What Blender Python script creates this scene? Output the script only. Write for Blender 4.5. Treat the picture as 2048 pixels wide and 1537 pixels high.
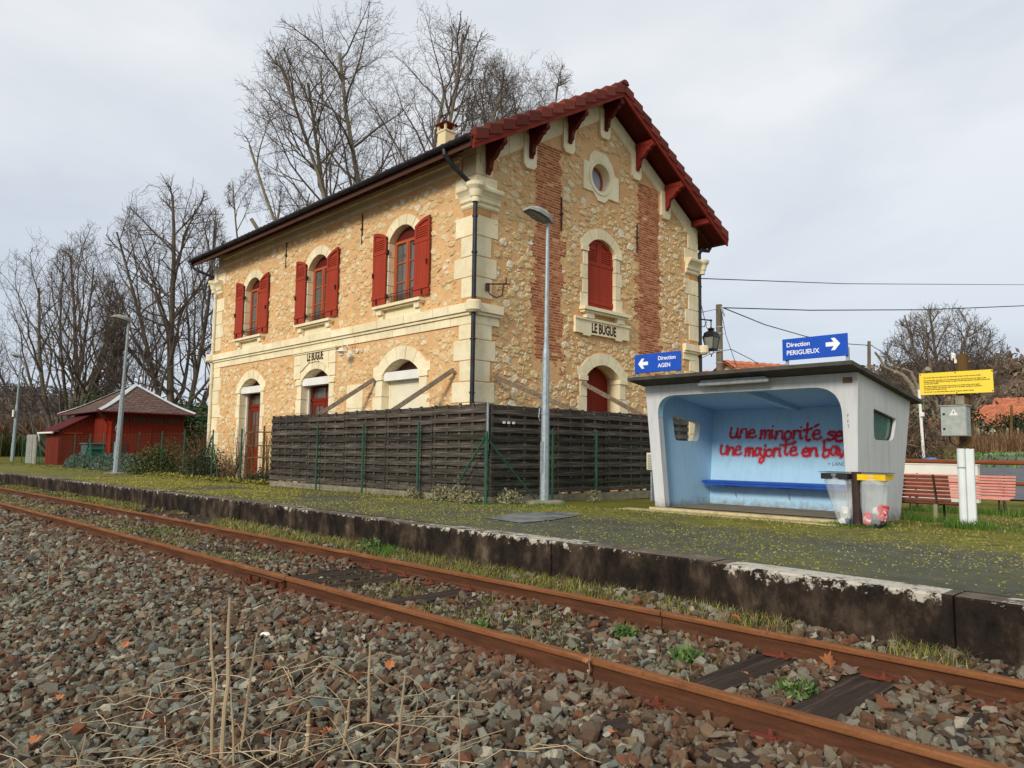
import bpy, bmesh, math, random
import numpy as np
from mathutils import Vector, Matrix
from mathutils.geometry import delaunay_2d_cdt

for _o in list(bpy.data.objects): bpy.data.objects.remove(_o)
scene = bpy.context.scene
COL = scene.collection
rnd = random.Random(7)
R = math.radians

# ------------------------------------------------------------------ camera
CAM_H = 0.93                                   # eye height above the platform (platform top is z = 0)
FPX, YAW, PIT, ROL = 1496.5, -.8025, .0921, .0126   # focal length in photo pixels (2048 wide), angles in radians
_fw = Vector((math.sin(YAW)*math.cos(PIT), math.cos(YAW)*math.cos(PIT), math.sin(PIT)))
_r = Vector((math.cos(YAW), -math.sin(YAW), 0)); _u = _r.cross(_fw)
_r2 = _r*math.cos(ROL) + _u*math.sin(ROL); _u2 = _u*math.cos(ROL) - _r*math.sin(ROL)
cd = bpy.data.cameras.new('camera'); cam = bpy.data.objects.new('camera', cd); COL.objects.link(cam)
cd.sensor_width = 36; cd.lens = 36*FPX/2048; cd.clip_start = .05; cd.clip_end = 6000
cam.matrix_world = Matrix(((_r2.x,_u2.x,-_fw.x,0),(_r2.y,_u2.y,-_fw.y,0),(_r2.z,_u2.z,-_fw.z,CAM_H),(0,0,0,1)))
scene.camera = cam

def ray(px, py):
    return _fw + _r2*((px-1024)/FPX) - _u2*((py-768.5)/FPX)
def at(px, py, Y=None, X=None, Z=None, D=None):      # surveyed point: photo pixel + one known coordinate
    d = ray(px, py)
    if Y is not None: k = Y/d.y
    elif X is not None: k = X/d.x
    elif Z is not None: k = (Z-CAM_H)/d.z
    else: k = D/math.hypot(d.x, d.y)
    return Vector((d.x*k, d.y*k, CAM_H+d.z*k))

# ------------------------------------------------------------------ light, sky
SUN_DIR = Vector((.20, -.86, .47)).normalized()      # towards the (veiled) sun
sun_el = math.asin(SUN_DIR.z); sun_az = math.atan2(SUN_DIR.x, SUN_DIR.y)
sl = bpy.data.lights.new('sun', 'SUN'); sl.energy = 2.5; sl.angle = R(14); sl.color = (1, .93, .82)
so = bpy.data.objects.new('sun', sl); COL.objects.link(so)
so.rotation_euler = SUN_DIR.to_track_quat('Z', 'Y').to_euler()
so.location = (-20, -30, 40)
w = bpy.data.worlds.new('World'); scene.world = w; w.use_nodes = True
nt = w.node_tree; nt.nodes.clear()
def wn(t, **k):
    n = nt.nodes.new(t)
    for a, b in k.items(): setattr(n, a, b)
    return n
sky = wn('ShaderNodeTexSky', sky_type='NISHITA', sun_disc=False, sun_elevation=sun_el, sun_rotation=sun_az, air_density=1.0, dust_density=2.0, ozone_density=1.0)
tc = wn('ShaderNodeTexCoord'); mp = wn('ShaderNodeMapping'); mp.inputs['Scale'].default_value = (1, 1, 2.6)
nt.links.new(tc.outputs['Generated'], mp.inputs['Vector'])
no = wn('ShaderNodeTexNoise'); no.inputs['Scale'].default_value = 1.7; no.inputs['Detail'].default_value = 7; no.inputs['Roughness'].default_value = .52
no.inputs['Distortion'].default_value = .35
nt.links.new(mp.outputs['Vector'], no.inputs['Vector'])
cr = wn('ShaderNodeValToRGB')       # cloud deck: grey-blue bellies to bright veils (x 10, background strength .1)
for e, (p, c) in zip((cr.color_ramp.elements[0], cr.color_ramp.elements[1]), ((.34, (.66, .71, .78, 1)), (.62, (.88, .905, .93, 1)))): e.position = p; e.color = c
nt.links.new(no.outputs['Fac'], cr.inputs['Fac'])
# bluer and darker low above the horizon
sx = wn('ShaderNodeSeparateXYZ'); nt.links.new(tc.outputs['Generated'], sx.inputs[0])
mr = wn('ShaderNodeMapRange'); mr.inputs['From Min'].default_value = 0.0; mr.inputs['From Max'].default_value = .42; mr.inputs['To Min'].default_value = 0; mr.inputs['To Max'].default_value = 1
nt.links.new(sx.outputs['Z'], mr.inputs['Value'])
lo = wn('ShaderNodeMix', data_type='RGBA', blend_type='MULTIPLY'); lo.inputs['Factor'].default_value = 1
hz = wn('ShaderNodeValToRGB'); hz.color_ramp.elements[0].color = (.70, .77, .87, 1); hz.color_ramp.elements[1].color = (1, 1, 1, 1)
nt.links.new(mr.outputs['Result'], hz.inputs['Fac'])
nt.links.new(cr.outputs['Color'], lo.inputs['A']); nt.links.new(hz.outputs['Color'], lo.inputs['B'])
sc = wn('ShaderNodeMix', data_type='RGBA', blend_type='MULTIPLY'); sc.inputs['Factor'].default_value = 1; sc.inputs['B'].default_value = (10, 10, 10, 1)
sc.clamp_result = False
nt.links.new(lo.outputs['Result'], sc.inputs['A'])
mx = wn('ShaderNodeMix', data_type='RGBA'); mx.inputs['Factor'].default_value = .93   # cloud cover over the clear sky
nt.links.new(sky.outputs['Color'], mx.inputs['A']); nt.links.new(sc.outputs['Result'], mx.inputs['B'])
bg = wn('ShaderNodeBackground'); bg.inputs['Strength'].default_value = .1
nt.links.new(mx.outputs['Result'], bg.inputs['Color'])
ow = wn('ShaderNodeOutputWorld'); nt.links.new(bg.outputs['Background'], ow.inputs['Surface'])
vs = scene.view_settings
vs.view_transform = 'Standard'; vs.look = 'None'; vs.gamma = 1; vs.exposure = 0.05; vs.use_curve_mapping = False

# ------------------------------------------------------------------ materials
def S(r, g, b, k=1.0):
    f = lambda c: ((c/255)/12.92 if c/255 <= .04045 else ((c/255+.055)/1.055)**2.4)*k
    return (f(r), f(g), f(b), 1)
class Mat:
    def __init__(s, name, rough=.85, spec=.25, metal=0):
        s.m = bpy.data.materials.new(name); s.m.use_nodes = True; s.t = s.m.node_tree
        s.b = s.t.nodes['Principled BSDF']; s.b.inputs['Roughness'].default_value = rough
        s.b.inputs['Specular IOR Level'].default_value = spec; s.b.inputs['Metallic'].default_value = metal
    def n(s, t, **k):
        x = s.t.nodes.new(t)
        for a, b in k.items(): setattr(x, a, b)
        return x
    def L(s, a, b): s.t.links.new(a, b)
    def coord(s, stretch=(1,1,1), which='Object'):
        tc = s.n('ShaderNodeTexCoord'); mp = s.n('ShaderNodeMapping'); mp.inputs['Scale'].default_value = stretch
        s.L(tc.outputs[which], mp.inputs['Vector']); return mp.outputs['Vector']
    def noise(s, vec, scale, detail=6, rough=.55, dist=0):
        x = s.n('ShaderNodeTexNoise'); x.inputs['Scale'].default_value = scale; x.inputs['Detail'].default_value = detail
        x.inputs['Roughness'].default_value = rough; x.inputs['Distortion'].default_value = dist
        s.L(vec, x.inputs['Vector']); return x.outputs['Fac']
    def ramp(s, fac, stops):
        x = s.n('ShaderNodeValToRGB'); e = x.color_ramp.elements
        while len(e) < len(stops): e.new(.5)
        for q, (p, c) in zip(e, stops): q.position = p; q.color = c
        s.L(fac, x.inputs['Fac']); return x.outputs['Color']
    def mix(s, fac, a, b, mode='MIX'):
        x = s.n('ShaderNodeMix', data_type='RGBA', blend_type=mode)
        for sock, v in ((x.inputs['Factor'], fac), (x.inputs['A'], a), (x.inputs['B'], b)):
            if hasattr(v, 'is_linked') or isinstance(v, bpy.types.NodeSocket): s.L(v, sock)
            else: sock.default_value = v
        return x.outputs['Result']
    def math(s, op, a, b=None, clamp=False):
        x = s.n('ShaderNodeMath', operation=op, use_clamp=clamp)
        for i, v in enumerate((a, b)):
            if v is None: continue
            if isinstance(v, bpy.types.NodeSocket): s.L(v, x.inputs[i])
            else: x.inputs[i].default_value = v
        return x.outputs[0]
    def col(s, c):
        if isinstance(c, bpy.types.NodeSocket): s.L(c, s.b.inputs['Base Color'])
        else: s.b.inputs['Base Color'].default_value = c
    def bump(s, h, strength=.4, dist=.02):
        x = s.n('ShaderNodeBump'); x.inputs['Strength'].default_value = strength; x.inputs['Distance'].default_value = dist
        s.L(h, x.inputs['Height']); s.L(x.outputs['Normal'], s.b.inputs['Normal'])
    def island(s):
        return s.n('ShaderNodeNewGeometry').outputs['Random Per Island']
    def val(s, c, fac, lo, hi):               # multiply colour c by lo..hi over fac
        g = s.ramp(fac, [(0, (lo,lo,lo,1)), (1, (hi,hi,hi,1))]); return s.mix(1.0, c, g, 'MULTIPLY')
def simple(name, stops, scale=4, rough=.85, bump=.25, bscale=40, dist=.01, stretch=(1,1,1), metal=0, spec=.25, rand=0, detail=6):
    m = Mat(name, rough, spec, metal); v = m.coord(stretch)
    if len(stops) == 1: stops = [(.3, tuple(x*.86 for x in stops[0][1][:3])+(1,)), (.7, tuple(min(1, x*1.1) for x in stops[0][1][:3])+(1,))]
    c = m.ramp(m.noise(v, scale, detail), stops)
    if rand: c = m.val(c, m.island(), 1-rand, 1+rand)
    m.col(c)
    if bump: m.bump(m.noise(v, bscale, 5), bump, dist)
    return m.m
MT = {}
# --- walls
def m_mortar():
    m = Mat('ochre_mortar', .95, .1); v = m.coord()
    c = m.ramp(m.noise(v, 1.1, 5, .6), [(.3, S(212,163,112)), (.55, S(222,177,126)), (.75, S(230,190,140))])
    c = m.mix(m.ramp(m.noise(v, 9, 4, .6), [(.45, (0,0,0,1)), (.7, (.5,.5,.5,1))]), c, S(236,200,146))
    g = m.noise(v, 60, 4, .6); c = m.val(c, g, .82, 1.14)
    m.col(c); m.bump(m.mix(.4, m.noise(v, 11, 5, .6), m.noise(v, 60, 4)), .85, .035); return m.m
MT['mortar'] = m_mortar()
def m_rubble():
    m = Mat('rubble_stone', .95, .1); v = m.coord()
    r = m.island()
    c = m.ramp(r, [(0, S(224,186,134)), (.35, S(236,206,154)), (.7, S(242,218,170)), (.93, S(244,228,190)), (1, S(246,238,214))])
    c = m.val(c, m.noise(v, 22, 5, .65), .62, 1.2)
    m.col(c); m.bump(m.noise(v, 30, 6, .7), .95, .035); return m.m
MT['rubble'] = m_rubble()
def m_stone():
    m = Mat('cut_limestone', .9, .15); v = m.coord()
    c = m.ramp(m.noise(v, 1.6, 5), [(.3, S(230,214,174)), (.6, S(242,230,194)), (.8, S(246,236,206))])
    c = m.val(c, m.island(), .92, 1.05)
    st = m.ramp(m.noise(v, 5, 6, .7), [(.5, (0,0,0,1)), (.72, (.45,.45,.45,1))])
    c = m.mix(st, c, S(204,176,126))
    pits = m.ramp(m.noise(v, 34, 3, .7), [(.30, (.62,.5,.4,1)), (.38, (1,1,1,1))]); c = m.mix(.7, c, pits, 'MULTIPLY')
    m.col(c); m.bump(m.noise(v, 30, 6, .6), .28, .012); return m.m
MT['stone'] = m_stone()
MT['brick'] = (lambda m, v: (m.col(m.val(m.ramp(m.island(), [(0, S(146,80,58)), (.4, S(170,98,72)), (.75, S(188,116,86)), (1, S(206,142,110))]), m.noise(v, 40, 4, .6), .7, 1.2)), m.bump(m.noise(v, 60, 5), .5, .01), m.m)[-1])(*(lambda m: (m, m.coord()))(Mat('thin_brick', .93, .12)))
MT['joint'] = simple('stone_joint', [(.3, S(176,130,80)), (.7, S(206,160,104))], 6)
# --- painted wood and metal
def m_paint(name, c, rough=.5, streak=(60,60,2), lo=.8, hi=1.12):
    m = Mat(name, rough, .12); v = m.coord(streak); v2 = m.coord()
    k = m.val(c, m.noise(v, 1, 5, .6), lo, hi); k = m.val(k, m.noise(v2, 2.2, 4), .86, 1.1); k = m.val(k, m.island(), .93, 1.06)
    m.col(k); m.bump(m.noise(v, 1, 4), .12, .004); return m.m
MT['shutter'] = m_paint('red_shutter_paint', S(162,62,42), .7)
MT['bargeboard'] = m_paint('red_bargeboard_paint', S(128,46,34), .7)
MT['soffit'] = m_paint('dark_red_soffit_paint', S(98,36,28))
MT['frame'] = m_paint('orange_red_frame_paint', S(176,90,54), .7)
MT['door'] = m_paint('dark_red_door_paint', S(126,44,28), .7)
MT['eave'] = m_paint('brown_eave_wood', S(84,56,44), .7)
MT['white'] = simple('white_plastic', [(.3, S(222,220,210)), (.7, S(236,234,226))], 3, .45, .05)
MT['cream'] = simple('cream_shutter_slats', [(.3, S(232,224,196)), (.7, S(240,234,210))], 3, .5, .05)
MT['gutter'] = simple('black_gutter', [(.3, S(34,34,38)), (.7, S(52,52,56))], 4, .45, .1, metal=.2)
MT['iron'] = simple('rusty_iron', [(.3, S(70,40,34)), (.7, S(96,58,46))], 12, .8, .3)
MT['blackiron'] = simple('black_cast_iron', [(.3, S(26,26,30)), (.7, S(44,44,48))], 8, .5, .15, metal=.3)
MT['creampipe'] = simple('cream_pipe', [(.3, S(216,202,172)), (.7, S(234,222,196))], 4, .5, .06)
def m_tile():
    m = Mat('clay_roof_tile', .85, .2); v = m.coord()
    c = m.ramp(m.island(), [(0, S(88,40,33)), (.5, S(108,50,40)), (1, S(128,64,50))])
    c = m.val(c, m.noise(v, 16, 5, .6), .7, 1.2); m.col(c); m.bump(m.noise(v, 50, 5), .3, .01); return m.m
MT['tile'] = m_tile()
MT['tileorange'] = simple('orange_roof_tile', [(.3, S(160,92,62)), (.5, S(182,108,76)), (.75, S(196,132,96))], 5, .85, .3, 12, .03, rand=.18)
def m_glass(name, tint=(.05,.055,.06,1), rough=.06, spec=.8):
    m = Mat(name, rough, spec); v = m.coord()
    m.col(m.val(tint, m.noise(v, 1.3, 3), .6, 1.5)); m.b.inputs['Coat Weight'].default_value = .35; m.b.inputs['Coat Roughness'].default_value = .05; return m.m
MT['pane'] = m_glass('window_pane', S(84,86,84), .10)
MT['paneclear'] = None
MT['chimney'] = simple('cream_render', [(.3, S(214,196,150)), (.7, S(228,212,168))], 3, .9, .15)
# --- fences
def m_oldwood():
    m = Mat('weathered_dark_boards', .92, .12); v = m.coord((1.5,1.5,40)); v2 = m.coord()
    c = m.ramp(m.noise(v, 1, 6, .65), [(.3, S(40,35,32)), (.52, S(76,69,62)), (.76, S(132,122,110))])
    c = m.val(c, m.island(), .62, 1.3); c = m.val(c, m.noise(v2, 1.2, 4), .75, 1.25)
    c = m.mix(m.ramp(m.noise(v2, 24, 3, .7), [(.68, (0,0,0,1)), (.78, (.5,.5,.5,1))]), c, S(140,132,122))
    m.col(c); m.bump(m.noise(v, 1, 6), .5, .006); return m.m
MT['oldwood'] = m_oldwood()
def m_prop():
    m = Mat('grey_prop_timber', .9, .15); v = m.coord((6,6,6))
    c = m.ramp(m.noise(v, 3, 6, .65), [(.3, S(96,80,66)), (.7, S(150,132,112))]); c = m.val(c, m.island(), .7, 1.1)
    m.col(c); m.bump(m.noise(v, 8, 5), .4, .006); return m.m
MT['prop'] = m_prop()
MT['greenmetal'] = simple('green_coated_steel', [(.3, S(34,74,58)), (.7, S(48,96,74))], 6, .55, .1)
MT['galv'] = simple('galvanised_steel', [(.3, S(140,152,156)), (.5, S(158,170,174)), (.75, S(176,186,188))], 14, .5, .15, 60, .004, metal=.35)
MT['lamphead'] = simple('weathered_lamp_housing', [(.3, S(128,128,120)), (.6, S(168,168,160)), (.8, S(104,98,86))], 9, .7, .15)
MT['diffuser'] = simple('lamp_diffuser', [(.3, S(96,96,88)), (.7, S(130,130,120))], 8, .3, .05)
# --- railway
def m_rust(name, c1, c2, c3):
    m = Mat(name, .92, .15); v = m.coord(); vs_ = m.coord((.6,6,6))
    c = m.ramp(m.noise(vs_, 4, 6, .6), [(.3, c1), (.55, c2), (.78, c3)])
    c = m.val(c, m.noise(v, 46, 5, .7), .7, 1.25)
    c = m.mix(m.ramp(m.noise(v, 9, 5, .7), [(.55, (0,0,0,1)), (.75, (.7,.7,.7,1))]), c, S(84,48,32))
    m.col(c); m.bump(m.noise(v, 90, 5, .65), .5, .004); return m.m
MT['railtop'] = m_rust('rusty_rail_head', S(108,68,42), S(132,86,54), S(154,108,72))
MT['rail'] = m_rust('rusty_rail_web', S(70,45,32), S(92,58,40), S(114,74,50))
MT['plate'] = m_rust('red_rusty_plate', S(92,50,38), S(118,62,46), S(142,78,58))
def m_sleeper():
    m = Mat('creosoted_oak_sleeper', .9, .2); v = m.coord((30,1.2,30))
    c = m.ramp(m.noise(v, 1, 6, .7), [(.3, S(30,24,20)), (.55, S(62,50,42)), (.8, S(112,94,78))]); c = m.val(c, m.island(), .8, 1.15)
    m.col(c); m.bump(m.noise(v, 1, 6, .7), .9, .02); return m.m
MT['sleeper'] = m_sleeper()
def m_ballast():
    m = Mat('ballast_stone', .92, .2); v = m.coord(); r = m.island()
    c = m.ramp(r, [(0, S(88,76,62)), (.12, S(124,120,104)), (.22, S(142,140,122)), (.30, S(104,95,80)), (.40, S(122,100,78)), (.5, S(150,147,130)), (.57, S(100,80,63)), (.65, S(132,136,124)), (.73, S(144,126,102)), (.81, S(112,80,60)), (.87, S(160,156,138)), (.92, S(130,86,64)), (.96, S(110,107,94)), (.98, S(190,182,160))])
    for q in c.node.color_ramp.elements: pass
    c.node.color_ramp.interpolation = 'CONSTANT'
    c = m.val(c, m.noise(v, 85, 6, .7), .48, 1.12)
    # rust dust blown on the stones near the rails
    xyz = m.n('ShaderNodeSeparateXYZ'); m.L(m.n('ShaderNodeTexCoord').outputs['Object'], xyz.inputs[0])
    dst = m.math('ABSOLUTE', m.math('SUBTRACT', m.math('ABSOLUTE', m.math('SUBTRACT', xyz.outputs['Y'], 4.45)), .75))
    rd = m.math('SUBTRACT', .62, m.math('MULTIPLY', dst, .62)); rd = m.math('MULTIPLY', m.math('ADD', rd, m.math('SUBTRACT', m.noise(v, .8, 5, .6), .62)), 1.6, True)
    c = m.mix(m.math('MULTIPLY', rd, .55), c, S(112,74,50))
    m.col(c); m.bump(m.noise(v, 95, 6, .65), .9, .012); return m.m
MT['ballast'] = m_ballast()
MT['ballastdirt'] = simple('ballast_fines', [(.3, S(44,36,29)), (.6, S(74,62,50)), (.8, S(98,86,70))], 7, .95, .9, 26, .04)
# --- ground
def m_platform():
    m = Mat('mossy_asphalt', .95, .15); v = m.coord()
    c = m.ramp(m.noise(v, 3, 6, .6), [(.3, S(78,80,68)), (.6, S(94,95,80)), (.8, S(108,106,88))])
    c = m.val(c, m.noise(v, 120, 3, .7), .6, 1.35)
    patch = m.noise(v, .55, 5, .6, .4)
    speck = m.noise(v, 26, 6, .78)
    f = m.math('ADD', m.math('MULTIPLY', patch, .75), m.math('MULTIPLY', speck, 1.15))
    # moss thickens to the far left, along the fence foot
    xyz = m.n('ShaderNodeSeparateXYZ'); m.L(m.n('ShaderNodeTexCoord').outputs['Object'], xyz.inputs[0])
    gx = m.n('ShaderNodeMapRange'); gx.inputs['From Min'].default_value = -12; gx.inputs['From Max'].default_value = -34; gx.inputs['To Min'].default_value = 0; gx.inputs['To Max'].default_value = .26; m.L(xyz.outputs['X'], gx.inputs['Value'])
    gy = m.n('ShaderNodeMapRange'); gy.inputs['From Min'].default_value = 8.2; gy.inputs['From Max'].default_value = 9.3; gy.inputs['To Min'].default_value = 0; gy.inputs['To Max'].default_value = .22; m.L(xyz.outputs['Y'], gy.inputs['Value'])
    f = m.math('ADD', f, m.math('ADD', gx.outputs['Result'], gy.outputs['Result']))
    k = m.ramp(f, [(1.0, (0,0,0,1)), (1.0, (.9,.9,.9,1))]); k = m.math('MULTIPLY', m.math('SUBTRACT', f, 1.01), 7.0, True)
    moss = m.ramp(m.noise(v, 5, 5), [(.3, S(84,86,38)), (.55, S(120,117,52)), (.75, S(148,142,70))])
    c = m.mix(k, c, moss)
    vo = m.n('ShaderNodeTexVoronoi', feature='DISTANCE_TO_EDGE'); vo.inputs['Scale'].default_value = .42
    wv = m.n('ShaderNodeVectorMath', operation='ADD'); nz = m.n('ShaderNodeTexNoise'); nz.inputs['Scale'].default_value = 2.2; nz.inputs['Detail'].default_value = 5; m.L(v, nz.inputs['Vector']); m.L(v, wv.inputs[0]); m.L(nz.outputs['Color'], wv.inputs[1]); m.L(wv.outputs[0], vo.inputs['Vector'])
    ck = m.ramp(vo.outputs['Distance'], [(.0, (1,1,1,1)), (.012, (0,0,0,1))]); c = m.mix(m.math('MULTIPLY', ck, m.noise(v, .6, 3)), c, S(46,46,34))
    c = m.val(c, m.noise(v, .33, 5, .65), .62, 1.3)
    m.col(c); m.bump(m.mix(.5, m.noise(v, 60, 4), speck), .8, .025); return m.m
MT['platform'] = m_platform()
def m_ground():
    m = Mat('meadow_turf', .95, .1); v = m.coord()
    c = m.ramp(m.noise(v, .35, 6, .6), [(.3, S(76,84,32)), (.5, S(108,106,42)), (.65, S(128,118,54)), (.8, S(136,124,70))])
    c = m.val(c, m.noise(v, 30, 4, .7), .6, 1.3)
    m.col(c); m.bump(m.noise(v, 24, 5), .7, .04); return m.m
MT['ground'] = m_ground()
def edge_sections(m):                            # where the old white line survives along the platform edge
    x = m.n('ShaderNodeSeparateXYZ'); m.L(m.n('ShaderNodeTexCoord').outputs['Object'], x.inputs[0])
    r = m.n('ShaderNodeMapRange'); r.inputs['From Min'].default_value = -10; r.inputs['From Max'].default_value = 0; m.L(x.outputs['X'], r.inputs['Value'])
    g = lambda v: (v, v, v, 1); c = m.ramp(r.outputs['Result'], [(0, g(.5)), (.21, g(.62)), (.49, g(.36)), (.655, g(.80)), (.828, g(.34)), (.86, g(.62))]); c.node.color_ramp.interpolation = 'CONSTANT'
    return m.math('ADD', c, m.math('MULTIPLY', m.math('SUBTRACT', m.noise(m.coord((.42,0,0)), 1, 1), .5), .7))
def m_edge():
    m = Mat('stained_concrete_edge', .95, .12); v = m.coord(); vs_ = m.coord((1.7,1.7,1.0))
    c = m.ramp(m.noise(vs_, 2.2, 7, .68), [(.34, S(24,21,19)), (.50, S(48,40,33)), (.62, S(80,67,55)), (.74, S(122,106,88)), (.84, S(146,134,116))])
    c = m.val(c, m.noise(v, 40, 5, .6), .7, 1.2)
    xyz = m.n('ShaderNodeSeparateXYZ'); m.L(m.n('ShaderNodeTexCoord').outputs['Object'], xyz.inputs[0])
    up = m.n('ShaderNodeMapRange'); up.inputs['From Min'].default_value = -.13; up.inputs['From Max'].default_value = -.015; m.L(xyz.outputs['Z'], up.inputs['Value'])
    lime = m.math('ADD', m.math('MULTIPLY', m.noise(v, 11, 6, .75), 1), m.math('MULTIPLY', up.outputs['Result'], .24))
    # surviving stretches of the old white edge line
    sec = edge_sections(m); lime = m.math('ADD', lime, m.math('MULTIPLY', m.math('SUBTRACT', sec, .5), .24))
    k = m.ramp(lime, [(.765, (0,0,0,1)), (.83, (.9,.9,.9,1))])
    c = m.mix(k, c, S(196,188,172))
    m.col(c); m.bump(m.noise(v, 30, 6, .65), .6, .015); return m.m
MT['edge'] = m_edge()
def m_coping():
    m = Mat('worn_coping', .95, .12); v = m.coord()
    c = m.ramp(m.noise(v, 4, 7, .65), [(.3, S(72,64,54)), (.55, S(110,100,86)), (.8, S(140,130,112))])
    sec = edge_sections(m)
    xyz = m.n('ShaderNodeSeparateXYZ'); m.L(m.n('ShaderNodeTexCoord').outputs['Object'], xyz.inputs[0])
    p = m.math('ADD', m.noise(v, 8, 6, .7), m.math('MULTIPLY', m.math('SUBTRACT', sec, .54), .62)); p = m.math('ADD', p, m.math('MULTIPLY', m.math('SUBTRACT', m.noise(v, 45, 5, .7), .5), .35))
    c = m.mix(m.ramp(p, [(.53, (0,0,0,1)), (.64, (.85,.85,.85,1))]), c, S(196,190,176))
    c = m.val(c, m.noise(v, 50, 4, .6), .72, 1.2)
    m.col(c); m.bump(m.noise(v, 40, 5), .4, .01); return m.m
MT['coping'] = m_coping()
MT['asphalt'] = simple('road_asphalt', [(.3, S(84,86,90)), (.7, S(110,112,114))], 2, .9, .3, 60, .01)
MT['gravelpath'] = simple('pale_path', [(.3, S(140,132,122)), (.7, S(164,156,144))], 2, .95, .3, 40, .01)
MT['concrete'] = simple('old_concrete', [(.3, S(112,106,92)), (.55, S(140,132,112)), (.8, S(160,150,128))], 5, .95, .4, 40, .01)
MT['wetpad'] = simple('worn_grey_concrete_patch', [(.35, S(76,78,78)), (.55, S(118,120,118)), (.75, S(140,140,134))], 2.5, .8, .3, 40, .01)
# --- shelter
def m_plaster(name, c, dirt, lo=.9):
    m = Mat(name, .85, .2); v = m.coord(); vs_ = m.coord((7,7,.8))
    k = m.val(c, m.noise(v, 1.4, 5), lo, 1.05); k = m.mix(m.ramp(m.noise(vs_, 1.6, 6, .65), [(.48, (0,0,0,1)), (.78, (.55,.55,.55,1))]), k, dirt)
    x = m.n('ShaderNodeSeparateXYZ'); m.L(v, x.inputs[0]); r = m.n('ShaderNodeMapRange'); r.inputs['From Min'].default_value = .38; r.inputs['From Max'].default_value = .0; m.L(x.outputs['Z'], r.inputs['Value'])      # splash dirt and flaking along the foot
    g = m.math('MULTIPLY', r.outputs['Result'], m.math('ADD', m.noise(v, 9, 6, .7), .12)); k = m.mix(m.ramp(g, [(.30, (0,0,0,1)), (.62, (.75,.75,.75,1))]), k, S(112,106,92))
    k = m.mix(m.ramp(m.noise(v, 16, 4, .7), [(.70, (0,0,0,1)), (.76, (.4,.4,.4,1))]), k, dirt)
    m.col(k); m.bump(m.noise(v, 70, 5), .3, .006); return m.m
MT['plaster'] = m_plaster('white_plaster', S(204,206,206), S(160,158,150))
MT['blue'] = m_plaster('pale_blue_paint', S(168,206,230), S(140,180,208), .94)
MT['bitumen'] = simple('dark_roof_bitumen', [(.3, S(62,60,56)), (.7, S(88,84,78))], 5, .85, .3)
MT['threshold'] = simple('yellowed_slab_edge', [(.3, S(170,156,110)), (.5, S(196,182,138)), (.8, S(150,136,98))], 6, .95, .4)
MT['slab'] = simple('dusty_slab', [(.3, S(116,106,90)), (.7, S(146,134,114))], 4, .95, .3)
MT['seatblue'] = simple('blue_bench_paint', [(.3, S(30,72,158)), (.7, S(42,88,178))], 5, .5, .08)
MT['signblue'] = simple('blue_sign_enamel', [(.3, S(24,76,178)), (.7, S(32,86,190))], 2, .4, .03)
MT['signwhite'] = simple('white_lettering', [(.3, S(236,238,240)), (.7, S(246,246,246))], 2, .5, 0)
MT['yellow'] = simple('yellow_sign_enamel', [(.3, S(240,206,58)), (.55, S(246,216,74)), (.8, S(236,200,60))], 2, .5, .03)
MT['ink'] = simple('dark_lettering', [(.3, S(58,40,24)), (.7, S(74,52,30))], 8, .7, 0)
MT['carved'] = simple('carved_letter_shade', [(.3, S(60,40,30)), (.7, S(84,58,44))], 8, .9, 0)
MT['spray'] = simple('red_spray_paint', [(.3, S(190,36,52)), (.7, S(208,48,62))], 8, .8, 0)
def m_mist():
    m = Mat('red_overspray', .9, .1); v = m.coord(); m.col(S(180,60,76))
    m.L(m.ramp(m.noise(v, 60, 3), [(.3, (.06,)*3+(1,)), (.7, (.26,)*3+(1,))]), m.b.inputs['Alpha']); return m.m
MT['mist'] = m_mist()
MT['pencil'] = simple('grey_marker', [(.3, S(84,110,136)), (.7, S(96,120,146))], 8, .8, 0)
def m_clear(name, col, alpha, rough=.08, tr=None):
    m = Mat(name, rough, .5); v = m.coord(); m.col(col)
    m.L(m.ramp(m.noise(v, 7, 5, .65), [(.3, (alpha*.75,)*3+(1,)), (.7, (min(1, alpha*1.3),)*3+(1,))]), m.b.inputs['Alpha'])
    m.bump(m.noise(m.coord((1,1,.3)), 14, 4), .5 if rough > .1 else .02, .02); return m.m
MT['greenglass'] = m_clear('green_tinted_glass', S(70,120,112), .62, .05)
MT['clearglass'] = m_clear('shelter_glass', S(200,220,220), .05, .05)
MT['bag'] = m_clear('clear_plastic_bag', S(232,238,240), .24, .18)
MT['brownpost'] = simple('dark_brown_steel', [(.3, S(52,38,36)), (.7, S(70,52,48))], 8, .5, .1)
MT['blackplastic'] = simple('black_plastic', [(.3, S(34,34,36)), (.7, S(52,52,54))], 8, .5, .1)
MT['yellowplastic'] = simple('yellow_plastic', [(.3, S(226,184,20)), (.7, S(244,204,36))], 5, .45, .05)
MT['redlitter'] = simple('red_printed_card', [(.3, S(200,44,52)), (.55, S(216,64,70)), (.62, S(236,230,226))], 14, .6, .1)
MT['whitelitter'] = simple('crumpled_paper', [(.3, S(210,208,200)), (.62, S(228,226,218)), (.7, S(70,72,70))], 16, .8, .4)
MT['bluelitter'] = simple('blue_wrapper', [(.3, S(34,50,96)), (.7, S(48,70,128))], 14, .5, .2)
MT['blacklitter'] = simple('black_packaging', [(.3, S(30,28,28)), (.7, S(58,52,48))], 14, .6, .2)
MT['pvc'] = simple('white_pvc', [(.3, S(214,220,220)), (.7, S(232,236,234))], 3, .4, .04)
MT['polewood'] = simple('brown_pole_wood', [(.3, S(84,62,34)), (.6, S(116,88,48)), (.8, S(88,84,40))], 5, .9, .4, 30, .01, stretch=(1,1,.15))
MT['utilpole'] = simple('grey_utility_pole', [(.3, S(96,84,70)), (.7, S(128,116,98))], 5, .9, .3, 30, .01, stretch=(1,1,.2))
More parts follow.
